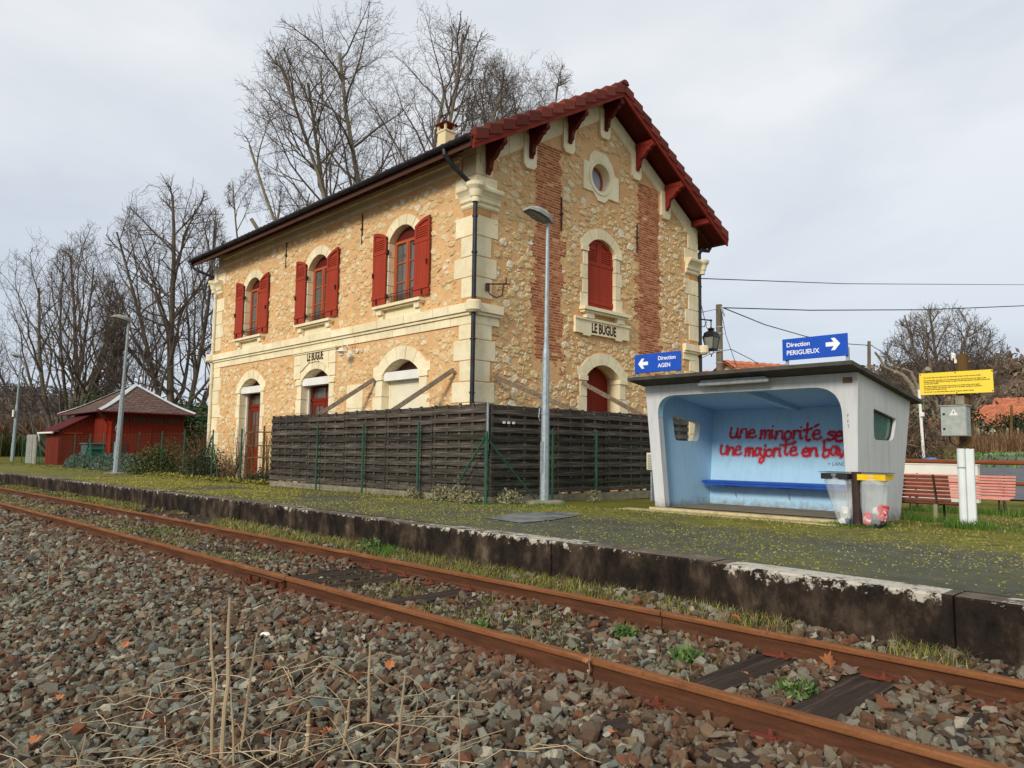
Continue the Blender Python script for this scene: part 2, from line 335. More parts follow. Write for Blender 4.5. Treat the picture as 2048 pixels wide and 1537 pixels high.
MT['cabinet'] = simple('grey_zinc_cabinet', [(.3, S(150,156,152)), (.6, S(172,176,170)), (.8, S(182,186,180))], 12, .55, .08, metal=.15)
MT['pink'] = simple('faded_pink_slats', [(.3, S(196,124,108)), (.6, S(214,146,130)), (.8, S(206,134,118))], 6, .75, .2, 30, .005)
MT['oldslat'] = simple('worn_brown_red_slats', [(.3, S(110,62,48)), (.6, S(140,82,64)), (.8, S(96,62,50))], 6, .8, .3, 30, .005)
MT['legwood'] = simple('pale_bench_leg', [(.3, S(132,126,100)), (.7, S(156,150,122))], 6, .9, .3)
MT['darkmetal'] = simple('dark_bench_iron', [(.3, S(52,46,40)), (.7, S(74,64,54))], 6, .7, .2)
MT['railing'] = m_rust('brown_railing_tube', S(112,62,40), S(136,78,52), S(150,92,64))
# --- far buildings, shed
MT['shedred'] = m_paint('red_shed_boards', S(124,44,28), .8, (14,14,1), .72, 1.15)
MT['shedbright'] = m_paint('bright_red_board', S(196,58,28), .7, (14,14,1), .85, 1.1)
MT['slate'] = simple('brown_slate_roof', [(.3, S(84,66,58)), (.55, S(112,90,80)), (.8, S(146,126,114))], 5, .85, .4, 18, .03, stretch=(.6,.6,6))
MT['sheetroof'] = simple('maroon_sheet_roof', [(.3, S(88,40,44)), (.7, S(116,56,58))], 3, .6, .2)
MT['ridgewhite'] = simple('white_ridge_cap', [(.3, S(186,190,190)), (.7, S(214,216,214))], 5, .7, .2)
MT['greywall'] = simple('grey_board', [(.3, S(140,140,134)), (.7, S(164,164,156))], 4, .9, .2)
MT['housewall'] = simple('pale_house_render', [(.3, S(196,172,140)), (.7, S(214,192,160))], 3, .9, .2)
MT['whitewall'] = simple('white_render', [(.3, S(222,220,212)), (.7, S(236,234,226))], 3, .85, .1)
MT['greenbin'] = simple('grey_green_plastic', [(.3, S(64,84,80)), (.7, S(84,106,100))], 4, .5, .1)
MT['greenbin2'] = simple('dark_green_plastic', [(.3, S(22,70,60)), (.7, S(34,92,78))], 4, .5, .1)
MT['wire'] = simple('black_cable', [(.3, S(30,30,34)), (.7, S(46,46,52))], 8, .6, 0)
# --- plants
def m_bark(name, a, b, c):
    m = Mat(name, .95, .1); v = m.coord((1,1,.35))
    k = m.ramp(m.noise(v, 3, 6, .65), [(.3, a), (.55, b), (.8, c)]); m.col(k); m.bump(m.noise(v, 14, 6), .6, .03); return m.m
MT['bark'] = m_bark('grey_brown_bark', S(78,70,60), S(104,94,80), S(126,114,96))
MT['barkpale'] = m_bark('pale_mottled_bark', S(96,88,72), S(134,124,104), S(158,148,124))
MT['twig'] = m_bark('twig_bark', S(84,74,67), S(108,97,88), S(130,118,106))
MT['deadwood'] = m_bark('bleached_dead_wood', S(120,108,92), S(152,140,120), S(174,162,142))
def m_leaf(name, stops, rough=.6, trans=.2):
    m = Mat(name, rough, .25); v = m.coord(); c = m.ramp(m.island(), stops); c = m.val(c, m.noise(v, 1.2, 4), .65, 1.3); m.col(c)
    return m.m
MT['laurel'] = m_leaf('laurel_leaf', [(0, S(26,46,20)), (.5, S(44,70,30)), (.85, S(66,94,44)), (1, S(92,116,62))], .45)
MT['lavender'] = m_leaf('lavender_leaf', [(0, S(74,86,74)), (.5, S(98,112,98)), (1, S(128,138,120))], .85)
MT['shrub'] = m_leaf('shrub_leaf', [(0, S(44,54,24)), (.5, S(66,78,34)), (.8, S(92,96,48)), (1, S(112,100,60))])
MT['darkshrub'] = m_leaf('ivy_leaf', [(0, S(26,38,20)), (.5, S(42,56,30)), (.85, S(64,74,44)), (1, S(112,84,58))])
MT['drybush'] = m_leaf('dry_stem', [(0, S(84,62,44)), (.5, S(116,88,64)), (1, S(146,116,88))], .9)
MT['palestem'] = m_leaf('bleached_stalk', [(0, S(142,120,92)), (.5, S(170,148,116)), (1, S(196,178,148))], .9)
MT['grass'] = m_leaf('grass_blade', [(0, S(88,98,38)), (.4, S(114,118,50)), (.7, S(146,138,72)), (1, S(176,160,106))])
MT['greengrass'] = m_leaf('fresh_grass_blade', [(0, S(56,92,26)), (.5, S(78,118,36)), (1, S(112,138,54))])
MT['moss'] = m_leaf('moss_cushion', [(0, S(92,92,38)), (.5, S(128,124,54)), (1, S(158,150,74))], .9)
MT['weed'] = m_leaf('weed_leaf', [(0, S(62,90,42)), (.5, S(88,116,58)), (1, S(126,142,86))])
MT['greyweed'] = m_leaf('grey_weed', [(0, S(126,120,92)), (.6, S(162,154,124)), (1, S(120,130,78))], .9)
MT['deadleaf'] = m_leaf('dead_leaf', [(0, S(136,74,40)), (.5, S(166,100,62)), (1, S(196,146,104))], .8)
MT['browntwig'] = m_leaf('brown_thicket_twig', [(0, S(82,64,52)), (.5, S(112,90,74)), (.85, S(140,118,98)), (1, S(98,100,66))], .95)
MT['greytwig'] = m_leaf('grey_wood_twig', [(0, S(66,62,62)), (.5, S(86,80,76)), (1, S(106,98,90))], .95)  # greyed tones stand in for haze over the distant left hill
MT['pine'] = m_leaf('pine_needle', [(0, S(24,34,24)), (.6, S(38,50,34)), (1, S(54,66,44))], .8)
MT['hill'] = simple('wooded_hillside', [(.3, S(92,78,66)), (.55, S(116,98,82)), (.75, S(96,96,68))], .05, .95, .8, .6, .6)
# ------------------------------------------------------------------ mesh helpers
def tag(o, label=None, cat=None, group=None, kind=None):
    if label: o['label'] = label
    if cat: o['category'] = cat
    if group: o['group'] = group
    if kind: o['kind'] = kind
    return o
def thing(name, loc, label, cat, group=None):
    o = bpy.data.objects.new(name, None); COL.objects.link(o); o.location = loc; o.empty_display_size = .2
    return tag(o, label, cat, group)
def wloc(p):
    v = Vector((0,0,0))
    while p is not None: v += p.location; p = p.parent
    return v
class MB:                                       # collects shapes (world coordinates) into ONE mesh object
    def __init__(s): s.v = []; s.f = []; s.mi = []; s.k = 0
    def add(s, vs, fs):
        b = len(s.v); s.v += [tuple(p) for p in vs]; s.f += [tuple(i+b for i in f) for f in fs]; s.mi += [s.k]*len(fs); return s
    def box(s, x0, x1, y0, y1, z0, z1):
        return s.add([(x0,y0,z0),(x1,y0,z0),(x1,y1,z0),(x0,y1,z0),(x0,y0,z1),(x1,y0,z1),(x1,y1,z1),(x0,y1,z1)],
                     [(0,3,2,1),(4,5,6,7),(0,1,5,4),(1,2,6,5),(2,3,7,6),(3,0,4,7)])
    def bbox(s, c, sx, sy, sz, M=None, bev=0):    # centred box, optional 3x3 rotation, chamfered edges
        c = Vector(c); M = M or Matrix.Identity(3); h = (sx/2, sy/2, sz/2)
        if not bev:
            pts = [Vector((a*h[0], b*h[1], d*h[2])) for d in (-1,1) for a, b in ((-1,-1),(1,-1),(1,1),(-1,1))]
            return s.add([c+M@p for p in pts], [(0,3,2,1),(4,5,6,7),(0,1,5,4),(1,2,6,5),(2,3,7,6),(3,0,4,7)])
        bm = bmesh.new(); bmesh.ops.create_cube(bm, size=1)
        for q in bm.verts: q.co = Vector((q.co.x*sx, q.co.y*sy, q.co.z*sz))
        bmesh.ops.bevel(bm, geom=bm.edges[:], offset=bev, segments=1, affect='EDGES')
        s.bm(bm, M, c); return s
    def bm(s, bm, M=None, c=(0,0,0)):
        M = M or Matrix.Identity(3); c = Vector(c); bm.verts.index_update()
        s.add([c+M@q.co for q in bm.verts], [tuple(q.index for q in f.verts) for f in bm.faces]); bm.free(); return s
    def tube(s, pts, rad, n=8, cap=True):
        pts = [Vector(p) for p in pts]; m = len(pts)
        rad = rad if isinstance(rad, (list, tuple)) else [rad]*m
        ring = []; up = None
        for i, p in enumerate(pts):
            d = (pts[min(i+1,m-1)]-pts[max(i-1,0)]).normalized()
            if up is None: up = Vector((0,0,1)) if abs(d.z) < .9 else Vector((0,1,0))
            a = d.cross(up); a = a.normalized() if a.length > 1e-6 else d.orthogonal().normalized(); b = d.cross(a); up = -b if False else up
            ring.append([p+(a*math.cos(2*math.pi*k/n)+b*math.sin(2*math.pi*k/n))*rad[i] for k in range(n)])
        vs = [q for r in ring for q in r]; fs = []
        for i in range(m-1):
            for k in range(n): fs.append((i*n+k, i*n+(k+1)%n, (i+1)*n+(k+1)%n, (i+1)*n+k))
        if cap: fs += [tuple(range(n))[::-1], tuple(range((m-1)*n, m*n))]
        return s.add(vs, fs)
    def prism(s, poly, d0, d1, f):               # 2-D polygon swept from depth d0 to d1; f(u, v, d) -> point
        n = len(poly)
        s.add([f(u,v,d0) for u,v in poly]+[f(u,v,d1) for u,v in poly],
              [tuple(range(n))[::-1], tuple(range(n, 2*n))]+[(i,(i+1)%n,n+(i+1)%n,n+i) for i in range(n)]); return s
    def plate(s, outer, holes, d0, d1, f):       # polygon with holes, as a slab
        pts = []; edges = []
        for lp in [outer]+holes:
            b = len(pts); pts += [Vector(p) for p in lp]; edges += [(b+i, b+(i+1)%len(lp)) for i in range(len(lp))]
        vo, _, fo, _, _, _ = delaunay_2d_cdt(pts, edges, [], 0, 1e-6)
        def inside(c, lp):
            r = False
            for i in range(len(lp)):
                (xa, ya), (xb, yb) = lp[i-1][:2], lp[i][:2]
                if (ya > c[1]) != (yb > c[1]) and c[0] < (xb-xa)*(c[1]-ya)/(yb-ya)+xa: r = not r
            return r
        keep = []
        for q in fo:
            c = (sum(vo[i].x for i in q)/len(q), sum(vo[i].y for i in q)/len(q))
            if inside(c, outer) and not any(inside(c, h) for h in holes): keep.append(q)
        fo = keep
        n = len(vo); s.add([f(p.x,p.y,d1) for p in vo], [tuple(q) for q in fo]); s.add([f(p.x,p.y,d0) for p in vo], [tuple(q)[::-1] for q in fo])
        for lp in [outer]+holes:
            m = len(lp); s.add([f(u,v,d0) for u,v in lp]+[f(u,v,d1) for u,v in lp], [(i,(i+1)%m,m+(i+1)%m,m+i) for i in range(m)])
        return s
    def build(s, name, mats, parent=None, smooth=False):
        me = bpy.data.meshes.new(name); off = wloc(parent) if parent else Vector((0,0,0))
        me.from_pydata([(a-off.x, b-off.y, c-off.z) for a,b,c in s.v], [], s.f)
        mats = mats if isinstance(mats, (list, tuple)) else [mats]
        for m in mats: me.materials.append(m)
        if len(mats) > 1: me.polygons.foreach_set('material_index', s.mi)
        bm = bmesh.new(); bm.from_mesh(me); bmesh.ops.recalc_face_normals(bm, faces=bm.faces[:]); bm.to_mesh(me); bm.free()
        if smooth: me.shade_smooth()
        o = bpy.data.objects.new(name, me); COL.objects.link(o)
        if parent: o.parent = parent
        return o
def npmesh(name, V, F, mat, parent=None, smooth=False):      # big numpy mesh; V (n,3) world, F (m,k)
    off = wloc(parent) if parent else Vector((0,0,0)); V = np.asarray(V, np.float32)-np.array(off, np.float32)
    me = bpy.data.meshes.new(name); F = np.asarray(F, np.int32); k = F.shape[1]
    me.vertices.add(len(V)); me.vertices.foreach_set('co', V.ravel())
    me.loops.add(F.size); me.loops.foreach_set('vertex_index', F.ravel())
    me.polygons.add(len(F)); me.polygons.foreach_set('loop_start', np.arange(0, F.size, k, dtype=np.int32))
    me.update(calc_edges=True); me.validate()
    for m in (mat if isinstance(mat, (list, tuple)) else [mat]): me.materials.append(m)
    me.shade_smooth() if smooth else me.shade_flat()
    o = bpy.data.objects.new(name, me); COL.objects.link(o)
    if parent: o.parent = parent
    return o
def copy_tree(o, parent=None):
    c = o.copy(); COL.objects.link(c); c.parent = parent
    for ch in list(o.children): copy_tree(ch, c)
    return c
def text_mesh(body, size, f, depth=.004, align='LEFT', sx=1.0, bold=0.0):      # lettering as geometry; f(u, v, d)
    cu = bpy.data.curves.new('lettering', 'FONT'); cu.body = body; cu.size = size; cu.extrude = .5; cu.align_x = align; cu.resolution_u = 3; cu.offset = bold
    ob = bpy.data.objects.new('lettering', cu); COL.objects.link(ob)
    me = bpy.data.meshes.new_from_object(ob.evaluated_get(bpy.context.evaluated_depsgraph_get()))
    vs = [f(q.co.x*sx, q.co.y, (depth if q.co.z > 0 else -.001)) for q in me.vertices]; fs = [tuple(p.vertices) for p in me.polygons]
    bpy.data.objects.remove(ob); bpy.data.curves.remove(cu); bpy.data.meshes.remove(me)
    return vs, fs
NR = np.random.RandomState(11)
def blades(P, h, wd, lean, seg=2, curl=.6, rs=NR):           # grass/leaf blades: P (n,3); arrays h, wd, lean
    n = len(P); a = rs.rand(n)*2*np.pi; dirx = np.cos(a); diry = np.sin(a); px, py = -diry, dirx
    V = np.zeros((n, 2*seg+1, 3), np.float32)
    for i in range(seg+1):
        t = i/seg; zz = h*t*(1-.35*lean*t*curl); off = lean*h*(t**1.6)
        c = np.stack([P[:,0]+dirx*off, P[:,1]+diry*off, P[:,2]+zz], 1)
        if i < seg:
            ww = wd*(1-.55*t)*.5; q = np.stack([px*ww, py*ww, 0*ww], 1); V[:,2*i] = c-q; V[:,2*i+1] = c+q
        else: V[:,2*seg] = c
    F = []
    for i in range(seg-1): F += [(2*i,2*i+1,2*i+3), (2*i,2*i+3,2*i+2)]
    F.append((2*seg-2, 2*seg-1, 2*seg)); F = np.array(F)
    F = (F[None]+(np.arange(n)*(2*seg+1))[:,None,None]).reshape(-1,3)
    return V.reshape(-1,3), F
def leaves(P, size, rs=NR, asp=.5, up=.3):                    # folded leaf quads at P with random orientation
    n = len(P); d = rs.normal(size=(n,3)); d[:,2] = d[:,2]*.7+up; d /= np.linalg.norm(d,axis=1)[:,None]
    e = rs.normal(size=(n,3)); e -= (e*d).sum(1)[:,None]*d; e /= np.linalg.norm(e,axis=1)[:,None]
    nn = np.cross(d,e); s = size[:,None] if np.ndim(size) else size
    V = np.stack([P, P+d*s*.5+e*s*asp*.5-nn*s*.08, P+d*s, P+d*s*.5-e*s*asp*.5-nn*s*.08], 1).reshape(-1,3)
    F = (np.array([[0,1,2],[0,2,3]])[None]+(np.arange(n)*4)[:,None,None]).reshape(-1,3)
    return V, F
def join(parts):
    Vs, Fs, b = [], [], 0
    for V, F in parts: Vs.append(V); Fs.append(F+b); b += len(V)
    return np.concatenate(Vs), np.concatenate(Fs)
def rock_protos(k=44, pts=10, seed=3):
    rs = np.random.RandomState(seed); out = []
    for i in range(k):
        bm = bmesh.new(); an = np.array([1.1, rs.uniform(.6,.95), rs.uniform(.5,.85)])
        for _ in range(pts+rs.randint(0,3)):
            d = rs.normal(size=3); d /= np.linalg.norm(d); d *= rs.uniform(.85, 1.3); bm.verts.new(d*an)
        bmesh.ops.convex_hull(bm, input=bm.verts[:]); bmesh.ops.triangulate(bm, faces=bm.faces[:])
        for q in [q for q in bm.verts if not q.link_faces]: bm.verts.remove(q)
        bm.verts.index_update(); out.append((np.array([q.co for q in bm.verts], np.float32), np.array([[q.index for q in f.verts] for f in bm.faces], np.int32))); bm.free()
    return out
PROT = rock_protos()
def rocks(P, size, rs=NR, flat=.55, protos=None):
    protos = protos or PROT; n = len(P); idx = rs.randint(0, len(protos), n); Vs, Fs, b = [], [], 0
    az = rs.rand(n)*2*np.pi; tx = rs.normal(size=n)*flat; ty = rs.normal(size=n)*flat
    for k, (pv, pf) in enumerate(protos):
        s = np.where(idx == k)[0]
        if not len(s): continue
        ca, sa = np.cos(az[s]), np.sin(az[s]); cx, sxx = np.cos(tx[s]), np.sin(tx[s]); cy, sy = np.cos(ty[s]), np.sin(ty[s]); o = np.zeros_like(ca); l = o+1
        Rz = np.stack([np.stack([ca,-sa,o],1), np.stack([sa,ca,o],1), np.stack([o,o,l],1)],1)
        Rx = np.stack([np.stack([l,o,o],1), np.stack([o,cx,-sxx],1), np.stack([o,sxx,cx],1)],1)
        Ry = np.stack([np.stack([cy,o,sy],1), np.stack([o,l,o],1), np.stack([-sy,o,cy],1)],1)
        M = Rz@Rx@Ry; V = np.einsum('nij,vj->nvi', M, pv)*size[s][:,None,None]+P[s][:,None,:]
        F = (pf[None]+(np.arange(len(s))*len(pv))[:,None,None]).reshape(-1,3)+b
        Vs.append(V.reshape(-1,3)); Fs.append(F); b += len(s)*len(pv)
    return np.concatenate(Vs), np.concatenate(Fs)
def noise2(x, y, s=1.0, seed=0):                              # cheap smooth value noise, vectorised
    x = np.asarray(x, float)*s+seed*17.3; y = np.asarray(y, float)*s+seed*5.7; xi = np.floor(x); yi = np.floor(y); fx = x-xi; fy = y-yi
    h = lambda a, b: np.modf(np.abs(np.sin(a*127.1+b*311.7+seed*74.7)*43758.5453))[0]
    u = fx*fx*(3-2*fx); v = fy*fy*(3-2*fy)
    return (h(xi,yi)*(1-u)+h(xi+1,yi)*u)*(1-v)+(h(xi,yi+1)*(1-u)+h(xi+1,yi+1)*u)*v
def fbm(x, y, s=1.0, o=4, seed=0):
    r = 0; a = .5
    for i in range(o): r = r+a*noise2(x, y, s*2**i, seed+i); a *= .5
    return r
def grid(xs, ys, zf, flip=False):
    X, Y = np.meshgrid(xs, ys); Z = zf(X, Y); nx, ny = len(xs), len(ys)
    i = np.arange(nx*ny).reshape(ny, nx); F = np.stack([i[:-1,:-1], i[:-1,1:], i[1:,1:], i[1:,:-1]], -1).reshape(-1,4)
    return np.stack([X, Y, Z], -1).reshape(-1,3), F

# ------------------------------------------------------------------ terrain levels (metres, z = 0 at the platform)
RAIL_TOP = -.34
def track_off(x):
    x = np.asarray(x, float); return -.0007*np.minimum(np.abs(x+7), 40)**2-np.maximum(np.abs(x+7)-40, 0)*.056
def edge_y(x): return 5.96+np.interp(x, [-80,-50,-30,-23,-13,-6,-3,-1.2,3], [-2.6,-1.25,-.34,-.12,.03,-.02,-.08,-.18,-.36])
def yn(x): return 3.75+track_off(x)
def yf(x): return 5.255+track_off(x)
def bed_z(x, y):                                              # ballast surface
    o = track_off(x); y = np.asarray(y, float)-o
    return np.interp(y, [-40,-6,0,1.2,2.2,3.1,3.5,3.7,4.0,4.9,5.15,5.4,5.75,6.1,6.6], [-1.3,-1.05,-.98,-.86,-.70,-.525,-.485,-.478,-.505,-.505,-.478,-.45,-.39,-.35,-.35])
def ground_z(x, y):
    x = np.asarray(x, float); y = np.asarray(y, float)
    z = np.interp(y, [6, 11.8, 17, 22, 30, 40, 50, 60, 75, 120, 300, 1200], [0,0,-.15,-.12,.25,.75,1.25,1.8,2.6,4.2,8,10])
    z2 = np.interp(-x, [25, 48, 80, 150, 400, 1500], [0,0,.7,2.0,5.0,6.0])
    return np.where(y > 11.8, np.maximum(z, 0*z-1)+0*z2, 0)*1.0+np.where(x < -48, z2*np.clip((y-4)/10, 0, 1), 0)

# ------------------------------------------------------------------ setting: sheets
xs = np.unique(np.concatenate([np.linspace(-900,-120,27), np.linspace(-120,-40,81), np.linspace(-40,8,241), np.linspace(8,60,14), np.linspace(60,700,12)]))
ys = np.concatenate([np.linspace(-300,-10,12), np.linspace(-9,0,10), np.linspace(.2,6.6,43)])
V, F = grid(xs, ys, lambda x, y: bed_z(x, y)-.015+(fbm(x, y, 3, 3)-.45)*.05)
tag(npmesh('track_bed', V, F, MT['ballastdirt'], smooth=True), kind='structure')
ys = np.concatenate([np.linspace(0,1,2)*.0, np.linspace(.5,6,8), np.linspace(6.5,20,24), np.linspace(21,60,30), np.linspace(65,200,20), np.linspace(240,1500,14)])
ys = np.unique(ys)
xs2 = np.unique(np.concatenate([np.linspace(-1500,-150,16), np.linspace(-140,-46,48), np.linspace(-45,10,56), np.linspace(12,80,12), np.linspace(120,900,10)]))
X, T = np.meshgrid(xs2, ys); Yg = edge_y(X)+.28+T; Zg = ground_z(X, Yg)-.008
i = np.arange(X.size).reshape(X.shape); F = np.stack([i[:-1,:-1], i[:-1,1:], i[1:,1:], i[1:,:-1]], -1).reshape(-1,4)
tag(npmesh('ground', np.stack([X,Yg,Zg],-1).reshape(-1,3), F, MT['ground'], smooth=True), kind='structure')
# platform: asphalt sheet with worn inner edge, concrete edge wall in cast lengths
xs3 = np.linspace(-80, 8, 353); t3 = np.linspace(0, 1, 30)
X, T = np.meshgrid(xs3, t3)
inner = np.interp(X, [-80,-30,-22,-11,-10.4,-8.5,-7.9,-3.9,-1,8], [8.6,8.9,9.0,9.0,9.25,10.2,10.72,10.7,10.2,10.0])+(fbm(X, 0*X, 1.3, 3)-.45)*.5
Yp = (edge_y(X)+.27)*(1-T)+inner*T; Zp = (fbm(X, Yp, .8, 3)-.45)*.012*np.sin(np.pi*T)+.0
i = np.arange(X.size).reshape(X.shape); F = np.stack([i[:-1,:-1], i[:-1,1:], i[1:,1:], i[1:,:-1]], -1).reshape(-1,4)
tag(npmesh('platform', np.stack([X,Yp,Zp],-1).reshape(-1,3), F, MT['platform'], smooth=True), kind='structure')
b = MB(); x = 8.0; k = 0
while x > -80:
    ln = 1.93 if x > -40 else 4.0; x1 = x-ln+.012; k += 1
    dz = rnd.uniform(-.008,.008); dy = rnd.uniform(-.008,.008)
    y0, y1 = float(edge_y(x))+dy, float(edge_y(x1))+dy; n = 8
    top = []; fr = []
    for q in range(n+1):
        xx = x+(x1-x)*q/n; yy = y0+(y1-y0)*q/n
        ch = rnd.uniform(.006,.022); top.append((xx, yy+ch, dz)); fr.append((xx, yy, dz-ch))
    vs_ = []; 
    for q in range(n+1):
        xx, yy, _ = fr[q]; vs_ += [(xx, yy+.3, dz), top[q], fr[q], (xx, yy+.012, -.62)]
    f0 = [(4*q+j, 4*q+j+1, 4*q+j+5, 4*q+j+4) for q in range(n) for j in range(3)]+[(0,3,2,1), (4*n,4*n+1,4*n+2,4*n+3)]
    base = len(b.v); b.add(vs_, f0)
    for fi in range(len(f0)): b.mi[len(b.mi)-len(f0)+fi] = 1 if fi < 3*n and fi % 3 == 0 else 0
    x -= ln
tag(b.build('platform_edge', [MT['edge'], MT['coping']]), kind='structure')
# concrete patch in the platform, road and path beyond the railing
b = MB(); pts = [at(*p, Z=.012) for p in ((968,1036),(1042,1046),(1105,1040),(1170,1029),(1120,1024),(1040,1026))]
b.add([(p.x,p.y,.012) for p in pts], [tuple(range(6))]); tag(b.build('concrete_patch', MT['wetpad']), kind='structure')
xs_ = np.linspace(-60, 45, 71); ys_ = np.linspace(22.3, 47.5, 18)
V, F = grid(xs_, ys_, lambda x, y: ground_z(x, y)+.03)
cx_ = V[F].mean(1); F = F[(cx_[:,1] < 30.5) | (cx_[:,0] > -11.5)]; tag(npmesh('road', V, F, MT['asphalt']), kind='structure')
V, F = grid(np.linspace(-12, 45, 40), np.linspace(47.55, 62, 12), lambda x, y: ground_z(x, y)+.03)
cx_ = V[F].mean(1); F = F[cx_[:,0] > -11.6+(62-cx_[:,1])*-.12+ (cx_[:,1]-47)*.25]; tag(npmesh('path', V, F, MT['gravelpath']), kind='structure')
# ================================================================== STATION BUILDING
XG, XL, YF, YB, YM = -12.08, -25.70, 10.50, 19.38, 14.94
RIDGE, SL = 10.45, .57
EAVE_OV, GAB_OV = .66, .65
def roof_z(y): return RIDGE-SL*abs(y-YM)
fF = lambda u, v, d: (u, YF-d, v)               # long facade: u = x, d = outwards
fG = lambda u, v, d: (XG+d, u, v)               # gable: u = y
fB = lambda u, v, d: (u, YB+d, v)
fL = lambda u, v, d: (XL-d, u, v)
ST = thing('station_building', (-18.9, 14.9, 0), 'two-storey stone and brick railway station house with red shutters and gabled tiled roof', 'station')
def arc(cx, hw, zs, zc, n=10, ext=0):
    h = zc-zs; Rr = (hw*hw+h*h)/(2*h); a = math.asin(min(1, hw/Rr)); c = zc-Rr
    return [(cx+(Rr+ext)*math.sin(-a+2*a*i/n), c+(Rr+ext)*math.cos(-a+2*a*i/n)) for i in range(n+1)]
def opening(cx, hw, zb, zs, zc, g=.0):
    return [(cx-hw-g, zb-g), (cx+hw+g, zb-g)]+[(u, v) for u, v in arc(cx, hw+g, zs, zc+g)[::-1]]
OPF = [(-22.80, .73, .02, 2.87, 3.18), (-18.76, .755, .02, 2.90, 3.20), (-14.71, .745, .9, 2.80, 3.14),
       (-22.90, .55, 4.53, 6.12, 6.46), (-18.80, .56, 4.53, 6.12, 6.46), (-14.77, .555, 4.53, 6.12, 6.46)]
OPG = [(14.84, .56, 4.55, 6.18, 6.46), (14.92, .66, .02, 2.88, 3.19)]
OCU = (14.76, 8.09, .37)
b = MB()
circ = [(OCU[0]+OCU[2]*1.02*math.cos(2*math.pi*i/24), OCU[1]+OCU[2]*1.02*math.sin(2*math.pi*i/24)) for i in range(24)]
b.plate([(XL,-.3),(XG,-.3),(XG,7.72),(XL,7.72)], [opening(*o, g=.02) for o in OPF], -.45, 0, fF)
gab = [(YF+.004,-.3),(YB-.004,-.3),(YB-.004,7.70),(YM,10.24),(YF+.004,7.70)]
b.plate(gab, [opening(*o, g=.02) for o in OPG]+[circ], -.45, -.002, fG)
b.plate(gab, [], -.45, 0, fL)
b.plate([(XL+.01,-.3),(XG-.01,-.3),(XG-.01,7.72),(XL+.01,7.72)], [], -.45, 0, fB)
WALL = b.build('wall', MT['mortar'], ST)

# ---- dressed stone: surrounds with real joints
def blk(b, poly, d0, d1, f, g=.008):             # one block, shrunk a little so that joints stay open
    cx = sum(p[0] for p in poly)/len(poly); cz = sum(p[1] for p in poly)/len(poly)
    q = []
    for u, v in poly:
        L = math.hypot(u-cx, v-cz) or 1; k = max(0, 1-g*1.35/L); q.append((cx+(u-cx)*k, cz+(v-cz)*k))
    b.prism(q, d0, d1+rnd.uniform(-.003,.003), f)
def surround(f, o, wj=(.24,.34), hb=.36, nv=5, t=.28, d=.02, dep=-.3, zlo=None, imp=True):
    cx, hw, zb, zs, zc = o; b = MB()
    inn = arc(cx, hw, zs, zc, nv*4); out = arc(cx, hw, zs, zc, nv*4, t)
    for k in range(nv):
        p = inn[4*k:4*k+5]+out[4*k:4*k+5][::-1]
        if k == 0: p = inn[0:5]+out[0:5][::-1]+[(cx-hw-wj[1], out[0][1]), (cx-hw-wj[1], zs)]
        if k == nv-1: p = inn[4*k:]+[(cx+hw+wj[1], zs), (cx+hw+wj[1], out[-1][1])]+out[4*k:][::-1]
        blk(b, p, dep, d, f)
    z = zs; i = 0
    if imp:
        for s_ in (-1, 1): b.prism([(cx+s_*(hw-.012), z-.12), (cx+s_*(hw+wj[0]+.05), z-.12), (cx+s_*(hw+wj[0]+.05), z), (cx+s_*(hw-.012), z)][::s_], dep, d+.03, f)
        z -= .125
    zl = zb if zlo is None else zlo
    while z > zl+.05:
        h = min(hb, z-zl); 
        if z-h-zl < .12: h = z-zl
        for s_ in (-1, 1):
            ww = wj[(i) % 2]+rnd.uniform(-.02,.02)
            blk(b, [(cx+s_*hw, z-h), (cx+s_*(hw+ww), z-h), (cx+s_*(hw+ww), z), (cx+s_*hw, z)][::s_], dep, d, f)
        z -= h; i += 1
    return b
surround(fF, OPF[0], (.22,.30), .40, 5, .28).build('door_surround', MT['stone'], ST)
surround(fF, OPF[1], (.26,.32), .40, 5, .22).build('door_surround', MT['stone'], ST)
surround(fF, OPF[2], (.30,.42), .40, 5, .34, zlo=.0).build('window_surround', MT['stone'], ST)
for o in OPF[3:]:
    surround(fF, o, (.18,.26), .36, 5, .27, imp=False).build('window_surround', MT['stone'], ST)
surround(fG, OPG[0], (.20,.28), .36, 5, .28).build('window_surround', MT['stone'], ST)
surround(fG, OPG[1], (.26,.36), .40, 5, .32).build('door_surround', MT['stone'], ST)
# sills on consoles
def sill(f, cx, hw, z, d=.2):
    b = MB(); e = hw+.30
    for k in range(2): b.prism([(cx-e+k*e+.003, z-.07), (cx+k*e-.003, z-.07), (cx+k*e-.003, z), (cx-e+k*e+.003, z)], -.28, d, f)
    b.prism([(cx-e+.04, z-.11), (cx+e-.04, z-.11), (cx+e-.04, z-.072), (cx-e+.04, z-.072)], 0, d-.06, f)
    for s_ in (-1, 1):
        c = cx+s_*(e-.2); b.prism([(c-.1, z-.22), (c+.1, z-.22), (c+.1, z-.112), (c-.1, z-.112)], 0, d-.07, f)
        b.prism([(c-.1, z-.34), (c+.1, z-.34), (c+.1, z-.222), (c-.1, z-.222)], 0, d-.13, f)
    b.prism([(cx-e+.34, z-.34), (cx+e-.34, z-.34), (cx+e-.34, z-.113), (cx-e+.34, z-.113)], 0, .02, f)
    return b
for o in OPF[3:]: sill(fF, o[0]+(.0), .67, 4.52).build('window_sill', MT['stone'], ST)
b = MB(); cx = 14.89
b.prism([(cx-.92, 4.52), (cx+.92, 4.52), (cx+.92, 4.60), (cx-.92, 4.60)], -.3, .2, fG); b.prism([(cx-.88, 4.46), (cx+.88, 4.46), (cx+.88, 4.518), (cx-.88, 4.518)], 0, .14, fG)
